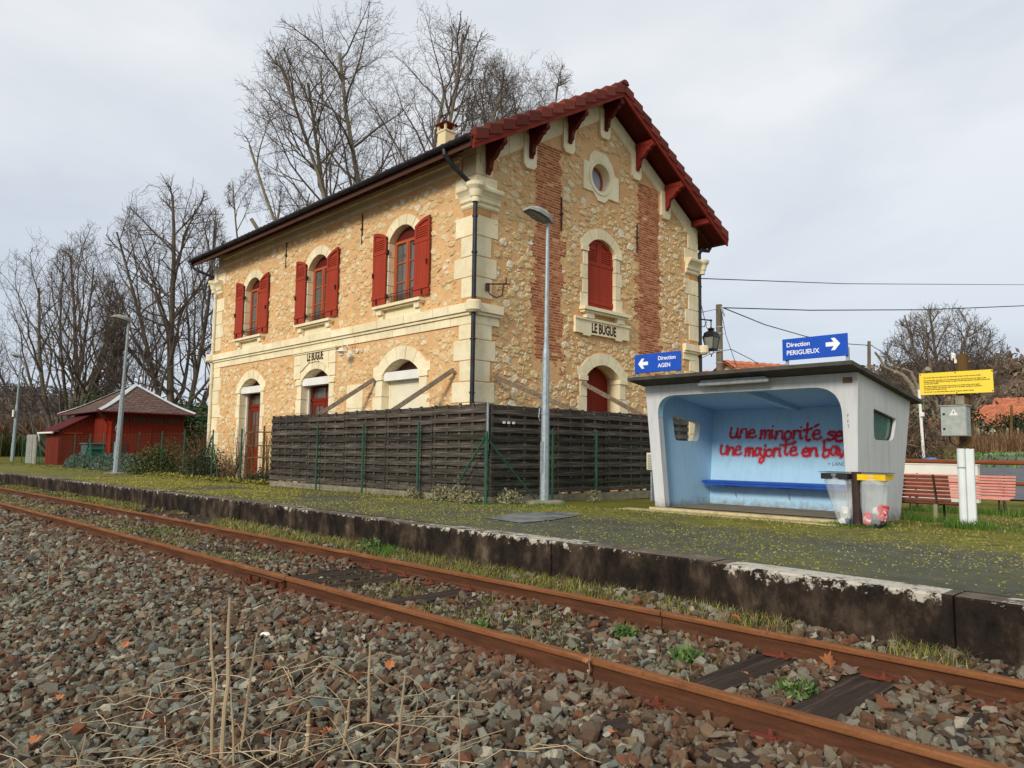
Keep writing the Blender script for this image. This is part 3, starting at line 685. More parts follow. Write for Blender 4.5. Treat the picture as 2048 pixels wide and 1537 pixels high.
for s_ in (-1, 1): b.prism([(cx+s_*.62-.15, 4.33), (cx+s_*.62+.15, 4.33), (cx+s_*.62+.15, 4.458), (cx+s_*.62-.15, 4.458)], 0, .12, fG)
b.build('window_sill', MT['stone'], ST)
# name stone under the gable window, name stone over the platform door
def carve(parent, body, size, f, sx):
    vs_, fs = text_mesh(body, size, f, .004, 'CENTER', sx, .012); b = MB(); b.add(vs_, fs); return b.build('lettering', MT['carved'], parent)
b = MB(); u0, u1 = 13.76, 15.92
b.prism([(u0,3.93),(u0+.28,3.93),(u0+.32,3.88),(u0+.56,3.88),(u0+.60,3.93),(u1-.60,3.93),(u1-.56,3.88),(u1-.32,3.88),(u1-.28,3.93),(u1,3.93),(u1,4.33),(u0,4.33)], 0, .07, fG)
b.prism([(u0-.03,4.27),(u1+.03,4.27),(u1+.03,4.33),(u0-.03,4.33)], .07, .10, fG)
pl = b.build('name_stone', MT['stone'], ST)
carve(pl, 'LE BUGUE', .335, lambda u, v, d: fG(14.86+u, 3.985+v, .07+d), .66)
b = MB(); c = -18.79
blocks = [(-1.14,-.78,2.96,3.36),(-1.14,-.78,3.36,3.70),(.78,1.14,2.96,3.30),(.78,1.14,3.30,3.70)]
for a0, a1, z0, z1 in blocks: blk(b, [(c+a0,z0),(c+a1,z0),(c+a1,z1),(c+a0,z1)], 0, .05, fF)
top = arc(-18.76, .755, 2.90, 3.20, 10, .2)
for a0, a1 in ((-.78,-.28),(-.28,.24),(.24,.78)):
    lo = [p for p in top if c+a0 < p[0] < c+a1]
    blk(b, [(c+a0, 3.18 if a0 < -.5 else 3.41)]+[(u, v+.005) for u, v in lo]+[(c+a1, 3.18 if a1 > .5 else 3.41), (c+a1, 3.70), (c+a0, 3.70)], 0, .05, fF)
b.prism([(c-1.2,3.70),(c+1.2,3.70),(c+1.2,3.75),(c-1.2,3.75)], 0, .10, fF)
b.prism([(c-1.17,3.66),(c+1.17,3.66),(c+1.17,3.698),(c-1.17,3.698)], .05, .075, fF)
pl = b.build('name_stone', MT['stone'], ST)
carve(pl, 'LE BUGUE', .33, lambda u, v, d: fF(-18.74+u, 3.45+v, .052+d), .60)
b = MB(); b.prism([(-17.08,1.3),(-16.32,1.3),(-16.32,2.02),(-17.08,2.02)], 0, .02, fF); b.prism([(-17.08,2.03),(-16.32,2.03),(-16.32,2.64),(-17.08,2.64)], 0, .02, fF)
b.build('stone_panel', MT['stone'], ST)

# ---- corner piers with long and short blocks, capitals, string course, cornice
def pier(xc, sx, yc, sy, lf, lg, name='corner_pier'):
    b = MB(); z = -.3; i = 0
    while z < 7.6:
        h = .46 if z+.46 < 7.6 else 7.72-z
        a = lf[i % 2]+rnd.uniform(-.03,.03); g = lg[i % 2]+rnd.uniform(-.03,.03)
        if not (3.70 < z+h*.5 < 4.2 or 6.3 < z+h*.5 < 6.75):
            x0, x1 = sorted((xc+sx*.022, xc-sx*a)); y0, y1 = sorted((yc+sy*.022, yc-sy*.3))
            b.bbox(((x0+x1)/2,(y0+y1)/2,z+h/2), x1-x0, y1-y0, h-.016, bev=.010)
            x0, x1 = sorted((xc+sx*.0195, xc-sx*.3)); y0, y1 = sorted((yc-sy*.27, yc-sy*g))
            b.bbox(((x0+x1)/2,(y0+y1)/2,z+h/2), x1-x0, y1-y0, h-.016, bev=.010)
        z += h; i += 1
    # moulded capital with a bowl for the downpipe
    prof = [(6.30,.02),(6.34,.05),(6.40,.05),(6.44,.09),(6.50,.10),(6.56,.12),(6.62,.17),(6.66,.21),(6.72,.22),(6.75,.20)]
    for (z0, p0), (z1, p1) in zip(prof[:-1], prof[1:]):
        x0, x1 = sorted((xc+sx*p0, xc-sx*(.44))); y0, y1 = sorted((yc+sy*p0, yc-sy*(.66)))
        xa, xb = sorted((xc+sx*p1, xc-sx*(.44))); ya, yb = sorted((yc+sy*p1, yc-sy*(.66)))
        b.add([(x0,y0,z0),(x1,y0,z0),(x1,y1,z0),(x0,y1,z0),(xa,ya,z1),(xb,ya,z1),(xb,yb,z1),(xa,yb,z1)], [(0,3,2,1),(4,5,6,7),(0,1,5,4),(1,2,6,5),(2,3,7,6),(3,0,4,7)])
    cx_, cy_ = xc+sx*.10, yc+sy*.10
    b.tube([(cx_,cy_,6.36),(cx_,cy_,6.46),(cx_,cy_,6.48),(cx_,cy_,6.62),(cx_,cy_,6.70),(cx_,cy_,6.77)], [.09,.10,.12,.15,.21,.22], 16)
    # return of the string course round the corner
    b.tube([(cx_,cy_,3.93),(cx_,cy_,3.98),(cx_,cy_,4.16),(cx_,cy_,4.19)], [.12,.17,.17,.15], 16)
    j = MB(); xs_, ys_ = sorted((xc+sx*.010, xc-sx*.40)), sorted((yc+sy*.010, yc-sy*.46)); j.box(xs_[0], xs_[1], ys_[0], ys_[1], -.3, 7.6); j.build('pier_jointing', MT['joint'], ST)
    return b.build(name, MT['stone'], ST)
pier(XG, 1, YF, -1, (.45,.66), (.50,.64))
pier(XG, 1, YB, 1, (.45,.66), (.50,.72))
pier(XL, -1, YF, -1, (.45,.60), (.5,.64))
b = MB(); x = XL
while x < XG-.05:
    l = min(.56, XG-x); 
    b.prism([(x+.004,3.98),(x+l-.004,3.98),(x+l-.004,4.17),(x+.004,4.17)], 0, .12+rnd.uniform(-.003,.003), fF)
    b.prism([(x+.004,3.91),(x+l-.004,3.91),(x+l-.004,3.977),(x+.004,3.977)], 0, .075, fF)
    b.prism([(x+.004,3.72),(x+l-.004,3.72),(x+l-.004,3.905),(x+.004,3.905)], 0, .035+rnd.uniform(-.003,.003), fF); x += l
b.build('string_course', MT['stone'], ST)
for y0, y1 in ((YF+.0,YF+.78),(YB-.82,YB)):
    b = MB(); b.prism([(y0,3.98),(y1,3.98),(y1,4.17),(y0,4.17)], 0, .12, fG); b.prism([(y0,3.91),(y1-.0,3.91),(y1,3.977),(y0,3.977)], 0, .075, fG); b.prism([(y0,3.72),(y1-.06,3.72),(y1-.06,3.905),(y0,3.905)], 0, .03, fG); b.build('string_course', MT['stone'], ST)
b = b
b = MB(); x = XL+.5
while x < XG-.5:
    l = min(.9, XG-.5-x); b.prism([(x+.003,7.22),(x+l-.003,7.22),(x+l-.003,7.46),(x+.003,7.46)], 0, .05, fF); b.prism([(x+.003,7.46),(x+l-.003,7.46),(x+l-.003,7.56),(x+.003,7.56)], 0, .10, fF); x += l
b.build('cornice', MT['stone'], ST)
# gable rake band, tabs under the brackets
BR = [10.76, 12.11, 13.48, 14.90, 16.27, 17.66, 19.06]
b = MB()
for s_ in (-1, 1):
    n = 5
    for k in range(n):
        a0, a1 = .06+4.3*k/n, .06+4.3*(k+1)/n-.012
        y0, y1 = YM+s_*a0, YM+s_*a1; zt0, zt1 = 10.20-SL*a0, 10.20-SL*a1
        b.prism([(y0,zt0-.40),(y1,zt1-.40),(y1,zt1),(y0,zt0)][::s_], 0, .05, fG)
        b.prism([(y0,zt0-.44),(y1,zt1-.44),(y1,zt1-.403),(y0,zt0-.403)][::s_], 0, .03, fG)
for y in BR[1:-1]:
    zb = roof_z(y)-.28-.70-.26; w_ = .21
    zt = roof_z(y)-.36
    b.prism([(y-w_,zb+.09),(y-w_+.09,zb),(y+w_-.09,zb),(y+w_,zb+.09),(y+w_,zt-.1),(y-w_,zt-.1)], 0, .085, fG)
b.build('gable_band', MT['stone'], ST)
# oculus
b = MB(); cu, cv, r = OCU; n = 8
outer = [(14.10,7.62),(14.52,7.62),(14.72,7.46),(15.02,7.46),(15.24,7.62),(15.56,7.62),(15.56,8.26),(15.52,8.28),(15.40,8.52),(15.26,8.70),(15.0,8.80),(14.52,8.80),(14.28,8.70),(14.20,8.52),(14.10,8.50)]
outer = [(14.08,7.66),(14.46,7.66),(14.66,7.47),(14.94,7.47),(15.10,7.62),(15.52,7.62),(15.52,8.26),(15.36,8.30),(15.22,8.60),(14.98,8.78),(14.52,8.78),(14.34,8.62),(14.30,8.42),(14.08,8.40)]
inn = [(cu+r*math.cos(2*math.pi*i/32), cv+r*math.sin(2*math.pi*i/32)) for i in range(32)]
b.plate(outer, [inn], -.28, .035, fG)
rim = [(cu+(r+.09)*math.cos(2*math.pi*i/32), cv+(r+.09)*math.sin(2*math.pi*i/32)) for i in range(32)]
b.plate([p for p in rim], [inn], .036, .055, fG)
b.build('oculus_surround', MT['stone'], ST)
ow_ = MB(); inn2 = [(cu+(r-.05)*math.cos(2*math.pi*i/32), cv+(r-.05)*math.sin(2*math.pi*i/32)) for i in range(32)]
ow_.plate([(cu+(r-.003)*math.cos(2*math.pi*i/32), cv+(r-.003)*math.sin(2*math.pi*i/32)) for i in range(32)], [inn2], -.26, -.19, fG)
ow = ow_.build('oculus_window', MT['frame'], ST)
pb = MB(); pb.prism(inn2, -.24, -.232, fG); pb.build('pane', m_glass('oculus_pane', S(150,160,180), .1), ow)  # pale blue base colour stands in for sky reflected in the glass

# ---- brick chains on the gable: every brick a block
b = MB()
for y0, y1, z0, z1 in ((12.38,13.28,2.35,8.55),(16.42,17.38,2.4,8.45)):
    z = z0; i = 0; jl = jr = 0
    while z < z1:
        if i % 3 == 0: jl = rnd.choice((0,.0,.11,.22)) if z < 6.2 else rnd.choice((0,.0,.06)); jr = rnd.choice((0,.06,.11,.2)) if z < 6.4 else rnd.choice((0,.05))
        top = roof_z(0)  # unused
        a = y0-jl+(0 if i % 2 else .055); e = y1+jr; z_lim = RIDGE-SL*abs((a+e)/2-YM)-.83
        if z+.05 > z_lim: break
        while a < e-.05:
            l = min(rnd.choice((.215,.215,.22,.105)), e-a)
            if z > 2.75+.6*rnd.random() and rnd.random() > .012: 
                b.prism([(a,z+rnd.uniform(-.003,.003)),(a+l-.020,z+rnd.uniform(-.004,.004)),(a+l-.020,z+.044+rnd.uniform(-.004,.004)),(a,z+.044)], 0, .004+rnd.uniform(-.002,.004), fG)
            a += l
        z += .0665; i += 1
for k in range(7): b.prism([(-17.15+k*.06+.0,3.60),(-17.11+k*.06,3.60),(-17.11+k*.06,3.66),(-17.15+k*.06,3.66)], 0, .012, fF) if k % 2 == 0 else None
b.build('brick_chain', MT['brick'], ST)

# ---- rubble stones bedded in the mortar
def rubble(f, umin, umax, vmin, vmax, ok, seed, dens=1.0):
    rs = random.Random(seed); cell = .1; occ = {}; Vs = []; Fs = []; n = 0
    area = (umax-umin)*(vmax-vmin)
    for t in range(int(area*620*dens)):
        u = rs.uniform(umin, umax); v = rs.uniform(vmin, vmax)
        ph = t/(area*620*dens); r = (.125 if ph < .10 else .095 if ph < .3 else .07 if ph < .6 else .048)*rs.uniform(.85,1.2)
        if not ok(u, v, r*.9): continue
        gi, gj = int(u/cell), int(v/cell); bad = False
        for a in range(gi-3, gi+4):
            for c in range(gj-3, gj+4):
                for (pu, pv, pr) in occ.get((a,c), ()):
                    if ((pu-u)**2/1.15+(pv-v)**2*1.5)**.5 < (pr+r)*.80: bad = True; break
                if bad: break
            if bad: break
        if bad: continue
        occ.setdefault((gi,gj), []).append((u, v, r))
        if rs.random() < .14: continue
        m = rs.choice((5,6,6,7)); a0 = rs.uniform(0,6.28); h = rs.uniform(.007,.024)*(r/.09)**.5; asp = rs.uniform(.62,.92); tilt = rs.uniform(-.35,.35); ct, st_ = math.cos(tilt), math.sin(tilt)
        base = len(Vs); rr = [r*rs.uniform(.62,1.18) for _ in range(m)]; 
        for k, (sc_, dd) in enumerate(((1.0,-.004),(.86,h*.8),(.5,h))):
            for q in range(m):
                an = a0+6.283*q/m; x_ = rr[q]*sc_*math.cos(an)*1.12; y_ = rr[q]*sc_*math.sin(an)*asp
                Vs.append(f(u+x_*ct-y_*st_, v+x_*st_+y_*ct, dd+(rs.uniform(-.011,.009) if k else 0)))
        for k in (0, 1):
            for q in range(m):
                i0, i1 = base+k*m+q, base+k*m+(q+1)%m; Fs.append((i0, i1, i1+m, i0+m))
        Fs.append(tuple(base+2*m+q for q in range(m)))
    return Vs, Fs
def near_open(u, v, r, ops, mx):
    for cx, hw, zb, zs, zc in ops:
        if abs(u-cx) < hw+mx+r and zb-.02 < v < zs+.02: return True
        h = zc-zs; Rr = (hw*hw+h*h)/(2*h)
        if zs <= v and math.hypot(u-cx, v-(zc-Rr)) < Rr+.30+r and abs(u-cx) < hw+.42: return True
    return False
def okF(u, v, r):
    if 3.68-r < v < 4.20+r or v > 7.20-r: return False
    if u < XL+.5+r or u > XG-.52-r: return False
    if near_open(u, v, r, OPF, .22): return False
    if abs(u+18.79) < 1.18+r and 2.9 < v < 3.8: return False
    if -17.1-r < u < -16.3+r and v < 2.66+r: return False
    for cx, *_ in OPF[3:]:
        if abs(u-cx) < 1.0+r and 4.15 < v < 4.55+r: return False
    return True
def okG(u, v, r):
    if v > RIDGE-SL*abs(u-YM)-.66-r: return False
    if u < YF+.52+r or u > YB-.56-r: return False
    if u < YF+.86+r and (3.7-r < v < 4.2+r or 6.3-r < v < 6.76+r): return False
    if u > YB-.9-r and (3.7-r < v < 4.2+r or 6.3-r < v < 6.76+r): return False
    if near_open(u, v, r, OPG, .24): return False
    if 13.72-r < u < 15.96+r and 3.86-r < v < 4.65: return False
    if 14.05-r < u < 15.54+r and 7.46-r < v < 8.8+r: return False
    for y0, y1 in ((12.30,13.34),(16.36,17.42)):
        if y0-r*.6 < u < y1+r*.6 and v > 2.75: return False
    for y in BR:
        if abs(u-y) < .22+r and v > roof_z(y)-1.26-r: return False
    return True
V1, F1 = rubble(fF, XL, XG, .0, 7.3, okF, 5); V2, F2 = rubble(fG, YF, YB, .0, 9.8, okG, 6)
b = MB(); b.add(V1, F1); b.add(V2, F2); b.build('rubble_facing', MT['rubble'], ST)

# ---- windows, shutters
def casement(f, o, d=-.20, cols=2, rows=3):
    cx, hw, zb, zs, zc = o; zt = zs+.03; fr = MB(); bar = lambda u0,u1,v0,v1,a=d,c=d+.05: fr.prism([(u0,v0),(u1,v0),(u1,v1),(u0,v1)], a, c, f)
    bar(cx-hw, cx-hw+.07, zb, zt); bar(cx+hw-.07, cx+hw, zb, zt); bar(cx-hw+.07, cx+hw-.07, zb, zb+.09)
    hd = MB(); hd.prism([(cx-hw,zt),(cx+hw,zt)]+arc(cx, hw, zs+.031, zc-.005)[::-1], d, d+.02, f)
    bar(cx-hw+.07, cx+hw-.07, zt-.07, zt, d, d+.055); bar(cx-.05, cx+.05, zb+.09, zt-.07, d, d+.065)
    for s_ in (-1, 1):
        u0, u1 = sorted((cx+s_*.05, cx+s_*(hw-.07)))
        for q in range(1, rows): z = zb+.09+(zt-.16-zb)*q/rows; bar(u0+.035, u1-.035, z-.016, z+.016, d+.005, d+.035)
        bar(u0, u0+.035, zb+.09, zt-.07, d, d+.045); bar(u1-.035, u1, zb+.09, zt-.07, d, d+.045)
    w_ = fr.build('window', MT['frame'], ST)
    p = MB(); p.prism([(cx-hw+.06,zb+.05),(cx+hw-.06,zb+.05),(cx+hw-.06,zt-.03),(cx-hw+.06,zt-.03)], d+.008, d+.014, f); p.build('pane', MT['pane'], w_); hd.build('window_head', MT['soffit'], w_)  # head plate takes the darker red to paint in shadow under the arch
    return w_
for o in OPF[3:]: casement(fF, o)
def shutter(f, uh, uf, z0, zh, zf, d, hook=True, straps=True, lab=None):     # hinge side uh, free side uf
    b = MB(); s_ = 1 if uf > uh else -1; W_ = abs(uf-uh); n = 5; T = .034
    top = lambda t: zh+(zf-zh)*(1-(1-t)**2)              # arched head
    zl = zh-.42
    P = lambda t0, t1, v0, v1, d0, d1: b.prism([(uh+s_*W_*t0, v0), (uh+s_*W_*t1, v0), (uh+s_*W_*t1, v1), (uh+s_*W_*t0, v1)][::s_], d0, d1, f)
    for k in range(n): P(k/n+.004, (k+1)/n-.004, z0, zl, d, d+T-.006)
    P(0, 1, z0+.16, z0+.25, d+T-.006, d+T+.014)
    P(0, 1, zl, zl+.07, d, d+T+.006)
    m = 8; tw = .13
    ring_o = [(uh+s_*W_*i/m, top(i/m)) for i in range(m+1)]
    P(0, tw, zl+.07, zh-.0, d, d+T); P(1-tw, 1, zl+.07, top(1-tw)-.0, d, d+T)
    b.prism(([(uh+s_*W_*i/m, top(i/m)-.085) for i in range(m+1)]+ring_o[::-1])[::s_], d, d+T+.001, f)
    b.prism(([(uh+s_*W_*t, zl+.07) for t in (tw, 1-tw)]+[(uh+s_*W_*t, top(t)-.06) for t in (1-tw, .75, .5, .3, tw)])[::s_], d, d+.006, f)
    for k in range(7):
        z = zl+.085+k*.055; 
        if z+.04 < top(.3)-.07: 
            u0, u1 = uh+s_*W_*tw, uh+s_*W_*(1-tw)
            b.add([f(u0,z,d+.030),f(u1,z,d+.030),f(u1,z+.042,d+.010),f(u0,z+.042,d+.010),f(u0,z-.008,d+.026),f(u1,z-.008,d+.026)], [(0,1,2,3),(4,5,1,0)])
    sh = b.build('shutter', MT['shutter'], ST)
    for z in (z0+.2, zl+.03): h = MB(); h.prism([(uh-s_*.05, z-.045), (uh+s_*.012, z-.045), (uh+s_*.012, z+.045), (uh-s_*.05, z+.045)][::s_], d-.03, d+T+.012, f); h.build('hinge', MT['iron'], sh)
    if hook:
        h = MB(); h.prism([(uf-s_*.07, z0+.72), (uf-s_*.05, z0+.72), (uf-s_*.05, z0+.84), (uf-s_*.07, z0+.84)][::s_], d+T, d+T+.05, f); h.build('latch', MT['iron'], sh); h = MB(); h.prism([(uf-s_*.24, z0+.02), (uf-s_*.22, z0+.02), (uf-s_*.22, z0+.15), (uf-s_*.24, z0+.15)][::s_], d+T, d+T+.04, f); h.build('latch', MT['iron'], sh)
    return sh
for o in OPF[3:]:
    cx, hw = o[0], o[1]
    shutter(fF, cx-hw-.03, cx-hw-.61, 4.57, 6.28, 6.45, .055); shutter(fF, cx+hw+.03, cx+hw+.61, 4.57, 6.28, 6.45, .055)
shutter(fG, 14.84-.555, 14.84-.004, 4.61, 6.20, 6.455, -.11, hook=False); shutter(fG, 14.84+.555, 14.84+.004, 4.61, 6.20, 6.455, -.11, hook=False)
# little wrought-iron balconets
for o in OPF[3:]:
    cx, hw, zb = o[:3]; b = MB()
    for z in (zb+.03, zb+.30): b.tube([fF(cx-hw+.01, z, -.05), fF(cx+hw-.01, z, -.05)], .011, 6)
    b.tube([fF(cx-hw+.01, zb+.24, -.05), fF(cx+hw-.01, zb+.24, -.05)], .007, 6)
    for k in range(9):
        u = cx-hw+.07+k*(2*hw-.14)/8; b.tube([fF(u, zb+.03, -.05), fF(u, zb+.24, -.05)], .006, 5)
        if k < 8:
            uc = u+(2*hw-.14)/16
            for sg, zc_ in ((1, zb+.085),(-1, zb+.18)): b.tube([fF(uc+sg*.034*math.cos(t*.7), zc_+.034*math.sin(t*.7), -.05) for t in range(9)], .005, 5)
    b.tube([fF(cx-hw-.02, zb+.03, -.04), fF(cx-hw-.05, zb+.12, .02), fF(cx-hw+.0, zb+.2, .0), fF(cx-hw+.01, zb+.3, -.05)], .009, 6)
    b.build('balconet', MT['iron'], ST)
# ---- ground floor openings
def roller_box(o, z0, z1):
    cx, hw = o[:2]; b = MB(); b.prism([(cx-hw+.004,z0),(cx+hw-.004,z0),(cx+hw-.004,z1),(cx-hw+.004,z1)], -.27, -.02, fF); b.build('roller_box', MT['white'], ST)
def arch_back(f, o, z0, d, mat, name='arch_infill'):
    cx, hw, zb, zs, zc = o; b = MB(); b.prism([(cx-hw,z0),(cx+hw,z0)]+arc(cx, hw, max(zs, z0+.001), zc)[::-1], d, d+.01, f); b.build(name, mat, ST)
for o in OPF[:3]:
    zt = o[3]+.07; roller_box(o, zt-.21, zt); arch_back(fF, o, zt-.2, -.34, MT['eave'])
o = OPF[2]; b = MB(); z = .9; cx, hw = o[:2]
while z < o[3]-.16:
    b.prism([(cx-hw+.05,z),(cx+hw-.05,z),(cx+hw-.05,z+.034),(cx-hw+.05,z+.034)], -.215, -.20, fF); b.prism([(cx-hw+.05,z+.034),(cx+hw-.05,z+.034),(cx+hw-.05,z+.041),(cx-hw+.05,z+.041)], -.215, -.207, fF); z += .041
for s_ in (-1, 1): u0, u1 = sorted((cx+s_*(hw-.0), cx+s_*(hw-.05))); b.prism([(u0,.9),(u1,.9),(u1,o[3]-.14),(u0,o[3]-.14)], -.225, -.185, fF)
b.build('roller_shutter', MT['cream'], ST)
def door(f, o, ztop, d=-.40, glaze=True):
    cx, hw, zb = o[:3]; b = MB(); P = lambda u0,u1,v0,v1,a,c: b.prism([(u0,v0),(u1,v0),(u1,v1),(u0,v1)], a, c, f)
    P(cx-hw, cx+hw, zb, ztop, d, d+.03)
    for s_ in (-1, 1):
        u0, u1 = sorted((cx+s_*.01, cx+s_*(hw-.06)))
        P(u0, u0+.1, zb, ztop-.42, d+.03, d+.06); P(u1-.1, u1, zb, ztop-.42, d+.03, d+.06); P(u0+.1, u1-.1, zb, zb+.18, d+.03, d+.06); P(u0+.1, u1-.1, zb+.85, zb+1.0, d+.03, d+.06); P(u0+.1, u1-.1, ztop-.55, ztop-.42, d+.03, d+.06)
    P(cx-hw, cx+hw, ztop-.42, ztop-.34, d+.03, d+.08)
    dd = b.build('door', MT['door'], ST)
    if glaze:
        p = MB()
        for s_ in (-1, 1):
            u0, u1 = sorted((cx+s_*.11, cx+s_*(hw-.16)))
            p.prism([(u0,zb+1.0),(u1,zb+1.0),(u1,ztop-.55),(u0,ztop-.55)], d+.031, d+.036, f)
            p.prism([(u0-.05,ztop-.33),(u1+.05,ztop-.33),(u1+.05,ztop-.04),(u0-.05,ztop-.04)], d+.031, d+.036, f)
        p.build('pane', MT['pane'], dd)
        m_ = MB()
        for s_ in (-1, 1):
            uc = cx+s_*(hw-.05)/2
            m_.prism([(uc-.014,zb+1.0),(uc+.014,zb+1.0),(uc+.014,ztop-.55),(uc-.014,ztop-.55)], d+.036, d+.05, f)
            for z in (zb+1.36, zb+1.7): u0, u1 = sorted((cx+s_*.11, cx+s_*(hw-.16))); m_.prism([(u0,z-.013),(u1,z-.013),(u1,z+.013),(u0,z+.013)], d+.036, d+.048, f)
        m_.build('glazing_bar', MT['door'], dd)
    return dd
for o in OPF[:2]:
    door(fF, o, o[3]-.15)
    cx, hw = o[:2]
    for s_ in (-1, 1): b = MB(); u0, u1 = sorted((cx+s_*hw, cx+s_*(hw-.05))); b.prism([(u0,.02),(u1,.02),(u1,o[3]-.15),(u0,o[3]-.15)], -.25, -.20, fF); b.build('roller_guide', MT['white'], ST)
o = OPG[1]; b = MB(); n = 10
for k in range(n):
    u0, u1 = o[0]-o[1]+2*o[1]*k/n+.003, o[0]-o[1]+2*o[1]*(k+1)/n-.003; b.prism([(u0,.02),(u1,.02),(u1,3.14),(u0,3.14)], -.42, -.40, fG)
b.build('door', MT['door'], ST)
# ---- anchor irons, wall fittings
for f, u, z0, z1 in ((fF,-20.75,6.40,7.2),(fF,-16.58,6.32,7.15),(fG,13.27,6.37,7.21),(fG,16.35,6.43,7.25)):
    b = MB(); b.prism([(u-.016,z0),(u+.016,z0),(u+.016,z1),(u-.016,z1)], .005, .035, f); b.prism([(u-.04,(z0+z1)/2-.03),(u+.04,(z0+z1)/2-.03),(u+.04,(z0+z1)/2+.03),(u-.04,(z0+z1)/2+.03)], .02, .05, f)
    b.build('anchor_iron', MT['iron'], ST)
b = MB(); q = lambda u, v, d: fG(u, v, d)
b.tube([q(10.84,4.62,.10),q(11.40,4.70,.16)], .017, 6); b.tube([q(10.84,4.55,.04),q(10.86,4.40,.10),q(11.0,4.33,.16),q(11.16,4.40,.18),q(11.22,4.66,.16)], .017, 6); b.bbox(q(10.83,4.56,.05), .1,.06,.16); b.tube([q(11.22,4.68,.16),q(11.30,4.70,.16),q(11.30,4.84,.16)], .016, 6)
b.build('cable_bracket', MT['iron'], ST)
b = MB(); c0 = Vector(fF(-16.62,3.52,.0))
b.tube([c0, c0+Vector((0,-.05,0))], .06, 12); b.tube([c0+Vector((0,-.04,0)), c0+Vector((-.04,-.2,.02)), c0+Vector((-.1,-.3,.14)), c0+Vector((-.2,-.34,.15)), c0+Vector((-.24,-.34,.04))], .014, 8)
b.tube([c0+Vector((-.24,-.34,.06)), c0+Vector((-.24,-.34,.02)), c0+Vector((-.24,-.34,-.03)), c0+Vector((-.24,-.34,-.04))], [.03,.07,.16,.165], 16); b.tube([c0+Vector((-.24,-.34,-.05)), c0+Vector((-.24,-.34,-.13)), c0+Vector((-.24,-.34,-.16))], [.06,.06,.02], 12)
b.build('wall_lamp', MT['white'], ST, smooth=False)

# ---- roof
xa, xb = XL-.7, XG+GAB_OV
ya, yb = YF-EAVE_OV, YB+EAVE_OV
b = MB()
for s_ in (-1, 1):
    yy = ya if s_ < 0 else yb; z0 = roof_z(yy)
    b.add([(xa,yy,z0),(xb,yy,z0),(xb,YM,RIDGE),(xa,YM,RIDGE),(xa,yy,z0-.10),(xb,yy,z0-.10),(xb,YM,RIDGE-.10),(xa,YM,RIDGE-.10)],
          [(0,1,2,3),(4,7,6,5),(0,4,5,1),(1,5,6,2),(3,2,6,7),(0,3,7,4)])
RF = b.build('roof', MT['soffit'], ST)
b = MB(); NT_ = 13; step = math.hypot(1, SL)
slope_len = (YM-ya)*step
for s_ in (-1, 1):                                # interlocking tile courses
    for k in range(NT_+1):
        a0, a1 = (YM-ya)*k/NT_-.06, (YM-ya)*(k+1)/NT_
        if a0 < 0: a0 = 0
        y0 = YM+s_*a0; y1 = YM+s_*min(a1, YM-ya+.05); z0 = RIDGE+.03-SL*a0; z1 = RIDGE+.075-SL*min(a1, YM-ya+.05)
        if k == NT_: continue
        nx = 56
        for q in range(nx):
            x0 = xa+(xb-.14-xa)*q/nx; x1 = x0+(xb-.14-xa)/nx-.006; xm = (x0+x1)/2
            b.add([(x0,y0,z0),(xm,y0,z0+.03),(x1,y0,z0),(x0,y1,z1),(xm,y1,z1+.03),(x1,y1,z1),(x0,y1,z1-.05),(xm,y1,z1-.03),(x1,y1,z1-.05)], [(0,1,4,3),(1,2,5,4),(3,4,7,6),(4,5,8,7)])
b.build('roof_tiling', MT['tile'], RF)
b = MB()
for s_ in (-1, 1):                                # verge tiles stepping up the gable edges
    for xe in (xb, ):
        for k in range(NT_+1):
            a0, a1 = (YM-ya)*(k+.04)/NT_, (YM-ya)*(k+.93)/NT_
            if k == NT_: continue
            y0, y1 = YM+s_*a0, YM+s_*a1; z0, z1 = RIDGE-SL*a0, RIDGE-SL*a1; dz = .055
            pts = []
            for x_, h_ in ((xe-.18,.07),(xe+.02,.10),(xe+.055,.06),(xe+.055,-.16)):
                pts += [(x_,y0,z0+h_-dz*.6),(x_,y1,z1+h_+dz)]
            b.add(pts+[(xe+.02,y0,z0-.16),(xe+.02,y1,z1-.14)], [(0,1,3,2),(2,3,5,4),(4,5,7,6),(6,7,9,8),(1,9,7,5,3),(0,2,4,6,8)])
b.build('verge_tile_row', MT['tile'], RF)
b = MB(); x = xa
while x < xb+.02:
    l = .36; n = 8; x1 = min(x+l+.03, xb+.07)
    ring = lambda x_, r: [(x_, YM+r*math.cos(math.pi*i/n), RIDGE+.02+r*.8*math.sin(math.pi*i/n)) for i in range(n+1)]
    p0, p1 = ring(x, .125), ring(x1, .145); b.add(p0+p1, [(i,i+1,n+2+i,n+1+i) for i in range(n)]+[tuple(range(n+1)), tuple(range(n+1,2*n+2))[::-1]]); x += l
b.build('ridge_tile_row', MT['tile'], RF)
b = MB()
